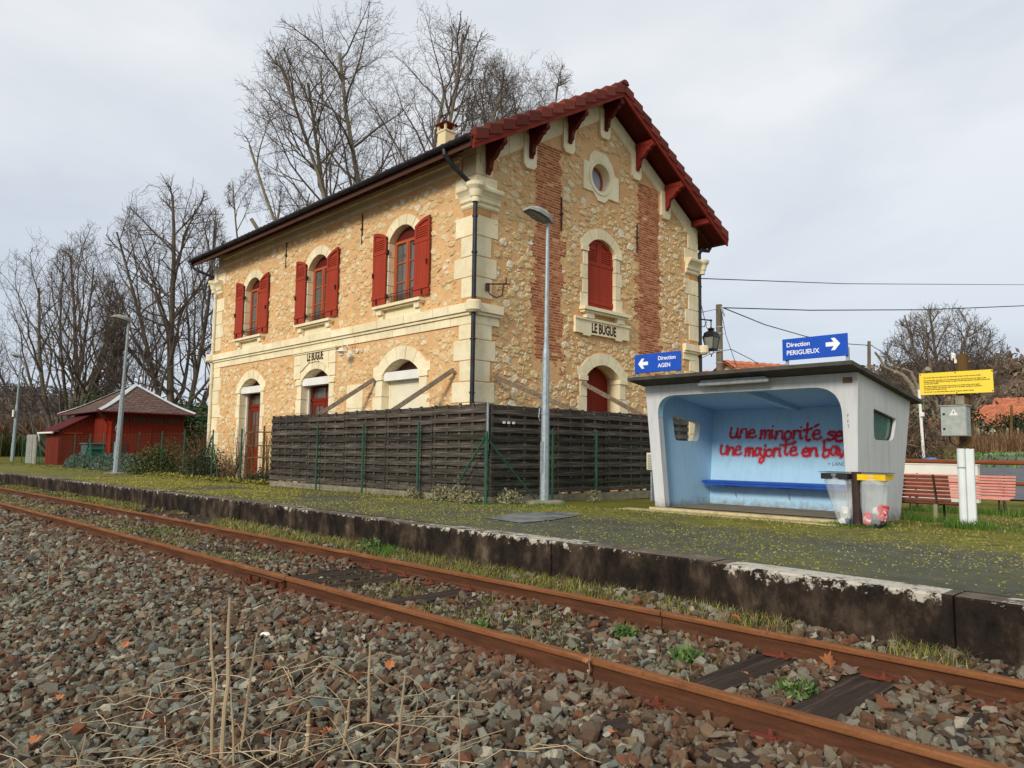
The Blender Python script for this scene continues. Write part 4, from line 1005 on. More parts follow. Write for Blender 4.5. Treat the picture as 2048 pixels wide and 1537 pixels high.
for s_ in (-1, 1):                                # bargeboards
    yy = ya if s_ < 0 else yb
    b.add([(xb-.035,yy,roof_z(yy)-.30),(xb-.035,yy,roof_z(yy)-.02),(xb-.035,YM,RIDGE-.02),(xb-.035,YM,RIDGE-.30),
           (xb+.018,yy,roof_z(yy)-.30),(xb+.018,yy,roof_z(yy)-.02),(xb+.018,YM,RIDGE-.02),(xb+.018,YM,RIDGE-.30)], [(0,1,2,3),(4,7,6,5),(0,3,7,4),(1,5,6,2),(0,4,5,1),(2,6,7,3)])
    b.add([(xb+.018,yy,roof_z(yy)-.20),(xb+.018,YM,RIDGE-.20),(xb+.03,yy,roof_z(yy)-.20),(xb+.03,YM,RIDGE-.20),(xb+.018,yy,roof_z(yy)-.02),(xb+.018,YM,RIDGE-.02),(xb+.03,yy,roof_z(yy)-.02),(xb+.03,YM,RIDGE-.02)], [(0,1,3,2),(2,3,7,6),(4,6,7,5),(0,2,6,4),(1,5,7,3)])
b.build('bargeboard', MT['bargeboard'], RF)
b = MB()                                          # boarded soffits and purlin ends
for s_ in (-1, 1):
    yy = ya if s_ < 0 else yb
    n = 6
    for k in range(n):
        x0, x1 = XG-.2+(xb-.04-XG+.2)*k/n+.003, XG-.2+(xb-.04-XG+.2)*(k+1)/n-.003
        b.add([(x0,yy,roof_z(yy)-.13),(x1,yy,roof_z(yy)-.13),(x1,YM,RIDGE-.13),(x0,YM,RIDGE-.13),(x0,yy,roof_z(yy)-.105),(x1,yy,roof_z(yy)-.105),(x1,YM,RIDGE-.105),(x0,YM,RIDGE-.105)], [(0,1,2,3),(4,7,6,5),(0,4,5,1),(1,5,6,2),(2,6,7,3),(3,7,4,0)])
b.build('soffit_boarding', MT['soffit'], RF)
for s_ in (-1, 1):                                # rafters and fascia under the long eaves
    b = MB(); yw, ye = (YF, ya) if s_ < 0 else (YB, yb); x = xa+.1
    while x < xb-.1:
        z1, z0 = roof_z(yw)-.10, roof_z(ye)-.10; b.add([(x-.04,yw-s_*.3,z1+.17-.14),(x+.04,yw-s_*.3,z1+.17-.14),(x+.04,ye,z0-.12),(x-.04,ye,z0-.12),(x-.04,yw-s_*.3,z1+.17),(x+.04,yw-s_*.3,z1+.17),(x+.04,ye,z0),(x-.04,ye,z0)], [(0,1,2,3),(4,7,6,5),(0,4,5,1),(1,5,6,2),(2,6,7,3),(3,7,4,0)]); x += .55
    b.box(xa, xb-.04, min(ye,ye+s_*.025), max(ye,ye+s_*.025), roof_z(ye)-.24, roof_z(ye)+.02)
    b.build('eaves_woodwork', MT['eave'], RF)
for s_ in (-1, 1):                                # half-round gutters
    ye = (ya if s_ < 0 else yb)+s_*.095; zg = roof_z(ya)-.0; n = 8; b = MB()
    pr = [(ye+.075*math.cos(math.pi+math.pi*i/n), zg-.03+.085*math.sin(math.pi+math.pi*i/n)) for i in range(n+1)]
    pr2 = [(ye+.068*math.cos(math.pi+math.pi*i/n), zg-.026+.078*math.sin(math.pi+math.pi*i/n)) for i in range(n+1)]
    lp = pr+pr2[::-1]; m = len(lp); xg0, xg1 = xa-.03, xb-.05
    b.add([(xg0,y,z) for y,z in lp]+[(xg1,y,z) for y,z in lp], [(i,(i+1)%m,m+(i+1)%m,m+i) for i in range(m)]); b.add([(xg0,y,z) for y,z in pr], [tuple(range(n+1))]); b.add([(xg1,y,z) for y,z in pr], [tuple(range(n+1))])
    for q in range(18): 
        xq = xa+.4+q*(xb-xa-.8)/17; b.tube([(xq, ye-.082, zg-.03),(xq, ye-.06, zg-.1),(xq,ye,zg-.125),(xq,ye+.06,zg-.1),(xq,ye+.082,zg-.03)], .008, 4)
    b.build('gutter', MT['gutter'], ST)
# brackets
prof = [(0,0),(.56,0),(.56,-.07),(.60,-.10),(.58,-.17),(.48,-.20),(.46,-.26),(.38,-.27),(.30,-.37),(.24,-.42),(.16,-.44),(.13,-.52),(.12,-.64),(.07,-.68),(.05,-.74),(0,-.74)]
for y in BR[:-1]:
    b = MB(); zt = roof_z(y)-.26 if abs(y-YM) > .2 else roof_z(y)-.30
    for dy, sc_ in ((.055,1.0),):
        b.prism([(u*.98, zt+v) for u, v in prof], -dy, dy, lambda u, v, d: (XG+.08+u, y+d, v))
    b.prism([(0,-.02),(.50,-.02),(.50,-.12),(0,-.12)], -.07, .07, lambda u, v, d: (XG+.08+u, y+d, zt+v))
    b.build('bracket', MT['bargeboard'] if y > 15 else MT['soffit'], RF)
b = MB(); zt = roof_z(BR[-1])-.20; b.prism([(0,0),(.58,0),(.58,-.16),(0,-.16)], -.07, .07, lambda u, v, d: (XG+.05+u, BR[-1]+d, zt+v)); b.build('bracket', MT['bargeboard'], RF)
# chimney
cc = at(892, 292, Y=13.9); b = MB(); x_, y_ = cc.x, 13.9; zc = at(892, 264, Y=13.9).z
b.bbox((x_,y_,zc-.9), .38, .38, 1.8, bev=.01); b.bbox((x_,y_,zc-.04), .43, .43, .06, bev=.01)
for sx_ in (-1,1):
    for sy_ in (-1,1): b.bbox((x_+sx_*.165,y_+sy_*.165,zc+.08), .06,.06,.18)
ch = b.build('chimney', MT['chimney'], RF)
b = MB(); b.bbox((x_,y_,zc+.185), .54,.54,.025); b.add([(x_-.27,y_-.27,zc+.20),(x_+.27,y_-.27,zc+.20),(x_+.27,y_+.27,zc+.20),(x_-.27,y_+.27,zc+.20),(x_,y_,zc+.30)], [(0,1,4),(1,2,4),(2,3,4),(3,0,4),(0,3,2,1)]); b.build('chimney_cap', MT['tile'], ch)
# downpipes
px_, py_ = XG+.10, YF-.10; zg = roof_z(ya)
b = MB(); b.tube([(px_-.32, ya-.09, zg-.06),(px_-.30, ya-.08, zg-.22),(px_-.22, ya+.1, zg-.45),(px_-.06, YF-.16, zg-.80),(px_, py_, zg-.95),(px_, py_, 6.72)], .052, 10)
b.tube([(px_,py_,6.40),(px_,py_,4.17)], .05, 10); b.tube([(px_,py_,3.95),(px_,py_,.0)], .05, 10)
for z in (6.05, 5.25, 3.35, 2.2): b.tube([(px_,py_,z-.02),(px_,py_,z+.02)], .066, 10); b.tube([(px_,py_,z),(px_-.1,py_+.12,z)], .012, 5)
b.build('downpipe', MT['gutter'], ST)
b = MB(); px2, py2 = XG+.02, YB+.09
b.tube([(px2, yb+.08, zg-.06),(px2, yb+.06, zg-.22),(px2, yb-.04, zg-.34),(px2, YB+.2, zg-.40),(px2, py2, zg-.55),(px2, py2, .0)], .055, 10)
for z in (6.0, 3.4, 1.8): b.tube([(px2,py2,z-.02),(px2,py2,z+.02)], .07, 10)
b.build('downpipe', MT['gutter'], ST)
b = MB(); px3, py3 = XL-.06, YF-.07
b.tube([(px3,py3,7.3),(px3,py3,.0)], .055, 10)
for z in (6.2,4.6,3.2,1.8): b.tube([(px3,py3,z-.02),(px3,py3,z+.02)], .068, 10)
b.build('downpipe', MT['creampipe'], ST)
b = MB(); b.tube([(xa+.05, ya-.09, zg-.08),(xa+.08, ya-.06, zg-.25),(xa+.25, ya+.1, zg-.40),(px3-.1, py3, zg-.62),(px3, py3, zg-.68)], .05, 10); b.build('downpipe_offset', MT['gutter'], ST)

# wall lantern at the far corner
LT = thing('wall_lantern', (XG+.15, YB+.62, 4.8), 'black four-sided street lantern hanging from a bracket at the right corner of the station', 'lantern')
b = MB(); lx, ly = XG+.12, YB+.55; zt = 5.0
b.tube([(XG+.05,YB+.05,zt),(lx,ly,zt+.02)], .022, 8); b.tube([(lx,ly,zt),(lx,ly,zt-.22)], .018, 8); b.tube([(lx,ly,zt+.06),(lx,ly,zt+.02),(lx,ly,zt-.02)], [.01,.04,.02], 8)
b.tube([(XG+.05,YB+.06,zt-.22),(lx-.02,YB+.2,zt-.22),(lx,YB+.3,zt-.05)], .014, 6)
b.build('bracket', MT['blackiron'], LT)
b = MB(); Q = lambda r, z: [(lx+r*a, ly+r*c, z) for a, c in ((-1,-1),(1,-1),(1,1),(-1,1))]
for (r0,z0),(r1,z1) in zip([(.03,zt-.20),(.09,zt-.24),(.05,zt-.28),(.08,zt-.31),(.15,zt-.36),(.175,zt-.46)],[(.09,zt-.24),(.05,zt-.28),(.08,zt-.31),(.15,zt-.36),(.175,zt-.46),(.20,zt-.50)]):
    b.add(Q(r0,z0)+Q(r1,z1), [(0,1,5,4),(1,2,6,5),(2,3,7,6),(3,0,4,7),(0,3,2,1),(4,5,6,7)])
for a, c in ((-1,-1),(1,-1),(1,1),(-1,1)): b.tube([(lx+.185*a,ly+.185*c,zt-.50),(lx+.12*a,ly+.12*c,zt-.86)], .012, 5)
b.bbox((lx,ly,zt-.88), .27,.27,.06); b.tube([(lx-.09,ly,zt-.9),(lx-.07,ly,zt-.98),(lx,ly,zt-1.04),(lx+.07,ly,zt-.98),(lx+.09,ly,zt-.9)], .012, 5); b.tube([(lx,ly,zt-1.02),(lx,ly,zt-1.10)], [.025,.01], 8)
b.build('lantern_frame', MT['blackiron'], LT)
b = MB(); b.add(Q(.178,zt-.505)+Q(.115,zt-.85), [(0,1,5,4),(1,2,6,5),(2,3,7,6),(3,0,4,7)]); b.build('lantern_glass', simple('frosted_lantern_glass', [(.3, S(120,122,114)), (.7, S(146,148,138))], 4, .3, 0), LT)
# ================================================================== WOODEN SCREEN FENCES
def panel_run(name, a, c, cuts, label, seed):
    """boards nailed alternately on both sides of battens; a, c ends of the run; cuts: metres along it where a new panel starts"""
    rs = random.Random(seed); a = Vector(a); c = Vector(c); L = (c-a).length; u = (c-a)/L; nrm = Vector((u.y, -u.x, 0))
    T = thing(name, ((a+c)/2), label, 'wooden fence', 'dark slatted fences round the station yard')
    P = lambda s, d, z: a+u*s+nrm*d+Vector((0,0,z))
    cuts = list(cuts)+[L]
    for s0, s1 in zip(cuts[:-1], cuts[1:]):
        b = MB(); zoff = rs.uniform(-.025,.02); hmax = 1.86+zoff
        f = lambda s, z, d: tuple(P(s, d, z))
        nb = max(3, round((s1-s0)/.40)); 
        for k in range(nb+1):
            s = s0+.05+(s1-s0-.1)*k/nb; b.prism([(s-.03,.0),(s+.03,.0),(s+.03,hmax+rs.uniform(-.02,.01)),(s-.03,hmax)], -.018, .018, f)
        z = .16+zoff; i = 0
        while z < hmax-.06:
            side = i % 2
            w_ = .098+rs.uniform(-.006,.006); d0 = (.019, .036) if side == 0 else (-.036, -.019)
            sg, zz = 0, 0
            e0, e1 = s0+rs.uniform(-.0,.02), s1-rs.uniform(-.0,.02); dz0, dz1 = rs.uniform(-.007,.007), rs.uniform(-.007,.007); m = 4
            lo = [(e0+(e1-e0)*q/m, z+dz0+(dz1-dz0)*q/m+rs.uniform(-.003,.003)) for q in range(m+1)]
            hi = [(p, v+w_+rs.uniform(-.004,.004)) for p, v in lo]
            b.prism(lo+hi[::-1], d0[0], d0[1], f)
            z += .0835; i += 1
        b.build('fence_panel', MT['oldwood'], T)
    for s in cuts: b = MB(); p = P(min(max(s,.05),L-.05), -.09, 0); b.bbox((p.x,p.y,.9), .09,.09,1.86); b.build('post', MT['oldwood'], T)
    b = MB(); b.prism([(0,-.05),(L,-.05),(L,.12),(0,.12)], -.03, .02, lambda s, z, d: tuple(P(s, d, z))); b.build('gravel_board', MT['concrete'], T)
    return T, P
FA, FC, FE = (-18.95, 9.38, 0), (-10.26, 9.32, 0), (-10.26, 15.95, 0)
FR, PF = panel_run('wooden_screen_fence', FA, FC, [0, 2.0, 3.72, 5.42, 7.05], 'long dark slatted wooden fence parallel to the platform in front of the station', 3)
GR, PG = panel_run('wooden_screen_fence', (-10.26, 9.36, 0), FE, [0, 1.8, 3.45, 5.1], 'shorter dark slatted wooden fence running back beside the shelter along the gable', 4)
b = MB(); b.bbox((-10.255, 9.30, 1.42), .03,.03,.9); b.build('corner_strip', MT['galv'], FR)
for y in (9.68, 9.80, 9.93): b = MB(); b.bbox((-10.215, y, 1.50), .012, .07, .045, bev=.004); b.build('white_knob', MT['whitewall'], GR)
# slanting timbers that prop the fences against the station
def prop(p0, p1, wd, label):
    p0, p1 = Vector(p0), Vector(p1); d = (p1-p0).normalized(); b = MB(); M = d.to_track_quat('X','Z').to_matrix(); c = (p0+p1)/2
    b.bbox(c, (p1-p0).length, .05, wd, M, bev=.006); o = b.build('prop_timber', MT['prop']); tag(o, label, 'timber', 'timbers propping the fences'); 
    return o
prop((-16.65,9.42,1.80), (-15.72,10.42,2.72), .10, 'slanting grey timber rising from the fence towards the name stone door')
prop((-13.52,9.42,1.80), (-12.62,10.42,2.74), .10, 'slanting grey timber rising from the fence in front of the cream roller shutter')
prop((-10.33,12.05,1.78), (-12.02,11.05,2.60), .10, 'slanting pale timber from the side fence to the corner of the station gable')
prop((-10.33,14.30,1.80), (-12.02,14.02,2.68), .10, 'slanting pale timber crossing the red door of the gable')

# ================================================================== GREEN WIRE FENCE
WF = thing('wire_fence', (-28, 9.5, 0), 'green steel wire fence with braced posts along the back of the platform', 'wire fence')
posts = [(px, 9.52 if px < 560 else 9.26) for px in (40,75,145,176,203,274,320,365,422,479.5,547)]+[(632,9.22),(724,9.2),(835,9.19),(972,9.17)]
PP = []
for px, y in posts:
    p = at(px, 960, Y=y); PP.append((p.x, y))
PP.append((-10.10, 10.9)); PP.append((-10.10, 12.25)); PP.append((-10.10, 14.4))
for i, (x, y) in enumerate(PP):
    b = MB(); h = 1.52 if i < 14 else 1.40
    if i == 14: h = 1.30
    gz_ = float(ground_z(x, y)); b.tube([(x,y,gz_-.05),(x,y,h)], .024 if i != 14 else .03, 8); b.tube([(x,y,h),(x,y,h+.025)], [.026,.01], 8); b.build('post', MT['greenmetal'], WF)
for (x, y), (dx, dy), h in (((PP[14]),(-1.05,.0),1.22),((PP[14]),(.02,1.35),1.22),(PP[8],(-.95,.02),1.35),(PP[8],(.55,.02),1.35),(PP[3],(-.8,0),1.35),(PP[3],(.6,0),1.35),(PP[1],(.9,0),1.3)):
    b = MB(); b.tube([(x,y-.03,h),(x+dx,y-.03+dy,.0)], .02, 7); b.build('brace', MT['greenmetal'], WF)
b = MB(); segs = [(PP[i], PP[i+1]) for i in range(len(PP)-1)]
for (x0,y0),(x1,y1) in segs:
    L = math.hypot(x1-x0, y1-y0); n = int(L/.10); H_ = 1.45
    if x0 > -18.5: H_ = 1.32
    for k in range(15): 
        z = .05+k*H_/14.5; b.tube([(x0,y0-.02,z),(x1,y1-.02,z)], .0016 if k % 7 else .0026, 3, cap=False)
    for k in range(n+1): q = k/max(1,n); b.tube([(x0+(x1-x0)*q,y0+(y1-y0)*q-.02,.03),(x0+(x1-x0)*q,y0+(y1-y0)*q-.02,H_+.04)], .0013, 3, cap=False)
b.build('wire_mesh', MT['greenmetal'], WF)

# ================================================================== STREET LAMPS
def street_lamp(base, h, label, lean=(0,0), q=1.0):
    T = thing('street_lamp', base, label, 'street lamp', 'galvanised lamp posts on the platform'); x, y, z = base
    b = MB(); n = 8
    b.tube([(x,y,z),(x+lean[0]*.5,y,z+h*.52),(x+lean[0]*.53,y,z+h*.56),(x+lean[0],y,z+h)], [.090*q,.066*q,.045*q,.032*q], n, True)
    b.build('post', MT['galv'], T)
    b = MB(); b.prism([(-.035,.55),(.035,.55),(.035,1.15),(-.035,1.15)], .078*q, .086*q, lambda u, v, d: (x+u+.0, y-d, z+v)); b.tube([(x-.08*q,y-.05,z+1.55),(x-.09*q,y-.08,z+1.62),(x-.11*q,y-.03,z+1.8)], .010, 5); b.tube([(x,y,z+1.68),(x,y,z+1.70)], [.088*q,.088*q], n); b.build('access_door', MT['galv'], T)
    b = MB(); b.tube([(x,y,z-.02),(x,y,z+.03),(x,y,z+.05)], [.42,.40,.30], 14); b.build('footing', MT['concrete'], T)
    # wedge-shaped head pointing along the platform edge
    hx, hy, hz = x+lean[0], y, z+h; d = Vector((-.05,-1,.10)).normalized(); s_ = Vector((0,0,1)).cross(d).normalized(); up = d.cross(s_)
    Pt = lambda a, c, e: tuple(Vector((hx,hy,hz))+(d*a+s_*c+up*e)*.88)
    b = MB()
    sec = [(-.10,.08,-.06,.05),(.0,.12,-.07,.11),(.12,.16,-.03,.15),(.40,.18,.0,.16),(.60,.15,.01,.10),(.66,.11,.015,.05)]
    vs_ = []; fs = []
    for a, w_, lo, hi in sec: vs_ += [Pt(a,-w_,lo),Pt(a,w_,lo),Pt(a,w_*.98,lo+(hi-lo)*.55),Pt(a,w_*.55,hi),Pt(a,-w_*.55,hi),Pt(a,-w_*.98,lo+(hi-lo)*.55)]
    for i in range(len(sec)-1):
        for k in range(6): fs.append((6*i+k,6*i+(k+1)%6,6*i+6+(k+1)%6,6*i+6+k))
    fs += [tuple(range(6))[::-1], tuple(range(6*len(sec)-6,6*len(sec)))]
    b.add(vs_, fs); b.build('lamp_head', MT['lamphead'], T)
    b = MB(); b.add([Pt(.14,-.11,-.04),Pt(.14,.11,-.04),Pt(.44,.13,-.015),Pt(.60,.10,.0),Pt(.60,-.10,.0),Pt(.44,-.13,-.015),Pt(.16,-.09,-.10),Pt(.16,.09,-.10),Pt(.42,.10,-.075),Pt(.42,-.10,-.075)], [(6,7,8,9),(0,1,7,6),(1,2,8,7),(2,3,4,5,9,8),(5,0,6,9)]); b.build('diffuser', MT['diffuser'], T)
    return T
street_lamp((-9.87,10.43,0), 5.50, 'tall galvanised street lamp in front of the slatted fence beside the shelter', (.03,0))
street_lamp((-29.76,8.74,0), 5.60, 'galvanised street lamp leaning slightly in front of the red shed', (.42,0), 1.25)
l3 = street_lamp((-53.74,9.95,0), 6.4, 'distant street lamp with a small white plate beside the grey boards', (.35,0), 1.2)
b = MB(); b.bbox((-53.55,9.78,2.95), .34,.04,.42); b.build('number_plate', MT['white'], l3)

# ================================================================== PLATFORM SHELTER
SH = thing('platform_shelter', (-6.0, 11.7, 0), 'small white concrete waiting shelter with blue interior, flat roof and red graffiti', 'shelter')
YS = 10.80
xl = lambda z: -7.59-.21*z/2.12; xr = lambda z: -4.215+.055*z/2.12
yb_ = lambda z: 12.42+.50*z/1.84
zt = lambda y: 2.13-.138*(y-YS)
# front wall with the wide rounded opening
def rounded(pts, rad, n=7):
    out = []; m = len(pts)
    for i, p in enumerate(pts):
        r = rad[i]; p = Vector(p)
        if r == 0: out.append(tuple(p)); continue
        a = (Vector(pts[i-1])-p).normalized(); c = (Vector(pts[(i+1) % m])-p).normalized(); p0, p1 = p+a*r, p+c*r
        for k in range(n+1): t = k/n; q = p0*(1-t)**2+p*2*t*(1-t)+p1*t*t; out.append(tuple(q))
    return out
OPN = rounded([(-7.40,.055),(-4.355,.055),(-4.40,1.945),(-7.565,1.945)], [0,0,.42,.36], 9)
fS = lambda u, v, d: (u, YS-d, v)
b = MB(); b.plate([(xl(0),-.05),(xr(0),-.05),(xr(2.13),2.13),(xl(2.13),2.13)], [OPN], -.13, 0, fS)
# side walls with a rounded trapezoid window each, back wall
def side(b, xf, sgn, t0, t1, hole):
    f = lambda u, v, d: (xf(v)+sgn*d, u, v)
    b.plate([(YS+.002,-.05),(yb_(0),-.05),(yb_(1.84),zt(yb_(1.84))),(YS+.002,2.128)], [hole], t0, t1, f)
WH = rounded([(11.40,1.19),(12.16,1.19),(12.30,1.53),(11.38,1.65)], [.09,.12,.07,.05], 5)
side(b, xr, 1, -.11, 0, WH); side(b, xl, -1, -.11, 0, WH)
b.add([(xl(0)+.003,yb_(-.05),-.05),(xr(0)-.003,yb_(-.05),-.05),(xr(1.84)-.003,yb_(1.84),zt(yb_(1.84))),(xl(1.84)+.003,yb_(1.84),zt(yb_(1.84)))], [(0,1,2,3)])
b.build('wall', MT['plaster'], SH)
# blue lining: reveals, inner sides, back, ceiling with its beam
b = MB(); n = len(OPN)
cu = sum(p[0] for p in OPN)/n
inner = [(u+(.004 if u < cu else -.004), v-(.004 if v > 1.5 else 0)) for u, v in OPN]
b.add([fS(u,v,-.0015) for u,v in inner]+[fS(u,v,-.14) for u,v in inner], [(i,i+1,n+i+1,n+i) for i in range(n-1) if not i == 0])
XLi = lambda z: xl(z)+.115; XRi = lambda z: xr(z)-.115; YBi = lambda z: yb_(z)-.10; zc_ = lambda y: zt(y)-.06
b.plate([(YS+.132,-.03),(YBi(0),-.03),(YBi(1.75),zc_(YBi(1.75))),(YS+.132,zc_(YS))], [WH], -.118, -.112, lambda u, v, d: (xr(v)+d, u, v))
b.plate([(YS+.132,-.03),(YBi(0),-.03),(YBi(1.75),zc_(YBi(1.75))),(YS+.132,zc_(YS))], [WH], -.118, -.112, lambda u, v, d: (xl(v)-d, u, v))
b.add([(XLi(0),YBi(0),-.03),(XRi(0),YBi(0),-.03),(XRi(1.75),YBi(1.75),zc_(YBi(1.75))),(XLi(1.75),YBi(1.75),zc_(YBi(1.75)))], [(0,1,2,3)])
b.add([(XLi(2),YS+.13,zc_(YS)),(XRi(2),YS+.13,zc_(YS)),(XRi(1.75),YBi(1.75)+.01,zc_(YBi(1.75))),(XLi(1.75),YBi(1.75)+.01,zc_(YBi(1.75)))], [(0,1,2,3)])
b.plate([(xl(0)+.13,-.03),(xr(0)-.13,-.03),(xr(2)-.13,2.06),(xl(2)+.13,2.06)], [OPN], -.140, -.133, fS)
xm = -6.02
b.add([(xm-.07,YS+.14,zc_(YS)-.13),(xm+.07,YS+.14,zc_(YS)-.13),(xm+.07,YBi(1.7),zc_(YBi(1.7))-.06),(xm-.07,YBi(1.7),zc_(YBi(1.7))-.06),(xm-.07,YS+.14,zc_(YS)),(xm+.07,YS+.14,zc_(YS)),(xm+.07,YBi(1.7),zc_(YBi(1.7))),(xm-.07,YBi(1.7),zc_(YBi(1.7)))], [(0,1,2,3),(0,4,5,1),(1,5,6,2),(2,6,7,3),(3,7,4,0)])
LIN = b.build('blue_lining', MT['blue'], SH)
b = MB(); b.plate(WH, [], -.066, -.06, lambda u, v, d: (xr(v)+d, u, v)); b.build('window_pane', MT['greenglass'], SH)
b = MB(); b.plate(WH, [], -.066, -.06, lambda u, v, d: (xl(v)-d, u, v)); b.build('window_pane', MT['clearglass'], SH)
b = MB(); WHo = [(11.80+(u-11.80)*1.045, 1.40+(v-1.40)*1.07) for u, v in WH]; WHi = [(11.80+(u-11.80)*.965, 1.40+(v-1.40)*.94) for u, v in WH]
b.plate(WH, [WHi], -.08, -.045, lambda u, v, d: (xr(v)+d, u, v)); b.build('window_seal', MT['darkmetal'], SH)
# roof slab
b = MB(); y0, y1 = 10.36, 13.18; xa_, xb_ = -7.86, -4.06; zr = lambda y: 2.135-.138*(y-YS)
b.add([(xa_,y0,zr(y0)),(xb_,y0,zr(y0)),(xb_,y1,zr(y1)),(xa_,y1,zr(y1)),(xa_,y0,zr(y0)+.055),(xb_,y0,zr(y0)+.055),(xb_,y1,zr(y1)+.055),(xa_,y1,zr(y1)+.055)], [(0,3,2,1),(4,5,6,7),(0,1,5,4),(1,2,6,5),(2,3,7,6),(3,0,4,7)])
b.build('roof', MT['bitumen'], SH)
# floor slab and yellowed threshold
b = MB(); b.plate([(xl(0)+.02,YS-.12),(xr(0)-.02,YS-.12),(xr(0)-.02,12.38),(xl(0)+.02,12.38)], [], -.05, .055, lambda u, v, d: (u, v, d)); b.build('floor_slab', MT['slab'], SH)
b = MB(); b.box(-7.62,-4.19,YS-.15,YS-.121,-.05,.05); b.plate([(-8.05,10.35),(-4.3,10.30),(-4.3,10.66),(-8.05,10.66)], [], -.03, .012, lambda u, v, d: (u, v, d)); b.build('threshold', MT['threshold'], SH)
# bench board on brackets
b = MB(); zb_ = .465; yk = YBi(.46); b.bbox((-5.95, yk-.20, zb_), 3.05, .36, .045, bev=.008); b.box(-7.42,-4.42,yk-.37,yk-.35,zb_-.06,zb_-.02)
sb = b.build('bench_seat', MT['seatblue'], SH)
b = MB()
for x in (-6.95,-5.95,-4.95):
    b = MB(); b.bbox((x, yk-.19, zb_-.05), .18,.26,.05); b.build('bench_block', MT['seatblue'], sb)
    b = MB(); b.tube([(x,yk-.02,zb_-.34),(x,yk-.05,zb_-.3),(x,yk-.26,zb_-.03)], .008, 5); b.build('bench_bracket', MT['galv'], sb)
# tube light under the front edge, brown vent plate, ceiling scribble
p0, p1 = at(1397,769,Y=10.62), at(1538,761,Y=10.62); b = MB(); b.tube([(p0.x,10.62,2.085),(p0.x+.04,10.62,2.085),(p1.x-.04,10.62,2.085),(p1.x,10.62,2.085)], [.028,.038,.038,.028], 10); tl = b.build('tube_light', simple('cloudy_tube_cover', [(.3, S(160,168,168)), (.7, S(206,210,208))], 9, .25, .05), SH, True)
b = MB(); b.box(p0.x+.05,p1.x-.05,10.60,10.64,2.115,2.14); b.build('tube_mount', MT['galv'], tl)
b = MB(); b.prism([(-4.365,1.985),(-4.235,1.985),(-4.235,2.065),(-4.365,2.065)], 0, .012, fS); b.build('brown_plate', simple('brown_plate', [(.3, S(92,74,56)), (.7, S(124,104,82))], 14, .7, .2), SH)
# graffiti, stroke by stroke
GL = {'u':[[(0,1.15),(-.02,.5),(.08,.05),(.3,0),(.48,.3),(.5,1.05)],[(.5,1.05),(.5,.4),(.62,0)]],
 'U':[[(.0,1.25),(-.02,.6),(.05,.1),(.28,.02),(.45,.35),(.5,1.2)],[(.5,1.2),(.5,.5),(.56,.05),(.70,.02)]],
 'n':[[(0,.95),(.02,.5),(0,0)],[(.02,.55),(.2,.95),(.4,.9),(.46,.5),(.46,.1),(.58,0)]],
 'e':[[(.02,.5),(.4,.62),(.36,.95),(.14,.95),(.0,.5),(.12,.05),(.36,.02),(.56,.18)]],
 'm':[[(0,.95),(.02,.5),(0,0)],[(.02,.55),(.16,.95),(.30,.85),(.31,.05)],[(.31,.55),(.46,.95),(.60,.85),(.62,.15),(.72,.02)]],
 'i':[[(0,.9),(.02,.4),(.05,.05),(.16,.02)],[(.03,1.32),(.05,1.38)]],
 'o':[[(.2,.95),(.02,.7),(.02,.25),(.2,.02),(.4,.2),(.42,.7),(.2,.95)]],
 'r':[[(0,.95),(.03,.4),(.02,0)],[(.03,.55),(.14,.92),(.32,.92)]],
 't':[[(.12,2.0),(.14,1.0),(.12,.3),(.24,.0),(.38,.1)],[(-.1,1.2),(.2,1.28),(.45,1.42)]],
 'é':[[(.02,.5),(.4,.62),(.36,.95),(.14,.95),(.0,.5),(.12,.05),(.36,.02),(.56,.18)],[(.06,1.38),(.3,1.62)]],
 's':[[(.42,.92),(.16,.98),(.06,.72),(.34,.5),(.44,.22),(.2,0),(.0,.1)]],
 'g':[[(.42,.9),(.16,.95),(.02,.5),(.16,.1),(.4,.3),(.43,.95)],[(.43,.95),(.44,.1),(.36,-.5),(.12,-.55),(.06,-.3),(.4,-.02),(.55,.1)]],
 'a':[[(.42,.9),(.16,.95),(.02,.5),(.14,.05),(.36,.2),(.43,.9)],[(.43,.9),(.44,.3),(.58,.02)]],
 'v':[[(0,.95),(.1,.4),(.2,.02),(.34,.5),(.44,.98),(.52,.9)]],
 'j':[[(.2,.9),(.22,.1),(.16,-.6),(-.04,-.85),(-.14,-.5),(.1,-.1),(.3,.05)],[(.2,1.3),(.22,1.36)]],
 'b':[[(0,1.9),(.03,1.0),(.02,.05),(.26,.0),(.44,.3),(.38,.75),(.1,.78)]]}
GW = {'u':.64,'U':.74,'n':.62,'e':.56,'m':.76,'i':.32,'o':.58,'r':.44,'t':.54,'é':.60,'s':.50,'g':.58,'a':.60,'v':.54,'j':.36,'b':.52,' ':.34}
def cat(p, n=6):
    if len(p) < 3: return [Vector(p[0])+(Vector(p[1])-Vector(p[0]))*i/3 for i in range(4)]
    q = [Vector(p[0])*2-Vector(p[1])]+[Vector(x) for x in p]+[Vector(p[-1])*2-Vector(p[-2])]; out = []
    for i in range(1, len(q)-2):
        for k in range(n):
            t = k/n; out.append(.5*((2*q[i])+(q[i+1]-q[i-1])*t+(2*q[i-1]-5*q[i]+4*q[i+1]-q[i+2])*t*t+(3*q[i]-q[i-1]-3*q[i+1]+q[i+2])*t**3))
    return out+[q[-2]]
def wall_pt(u, v, d): 
    y = YBi(v)-.002-d; return (u, y, v)
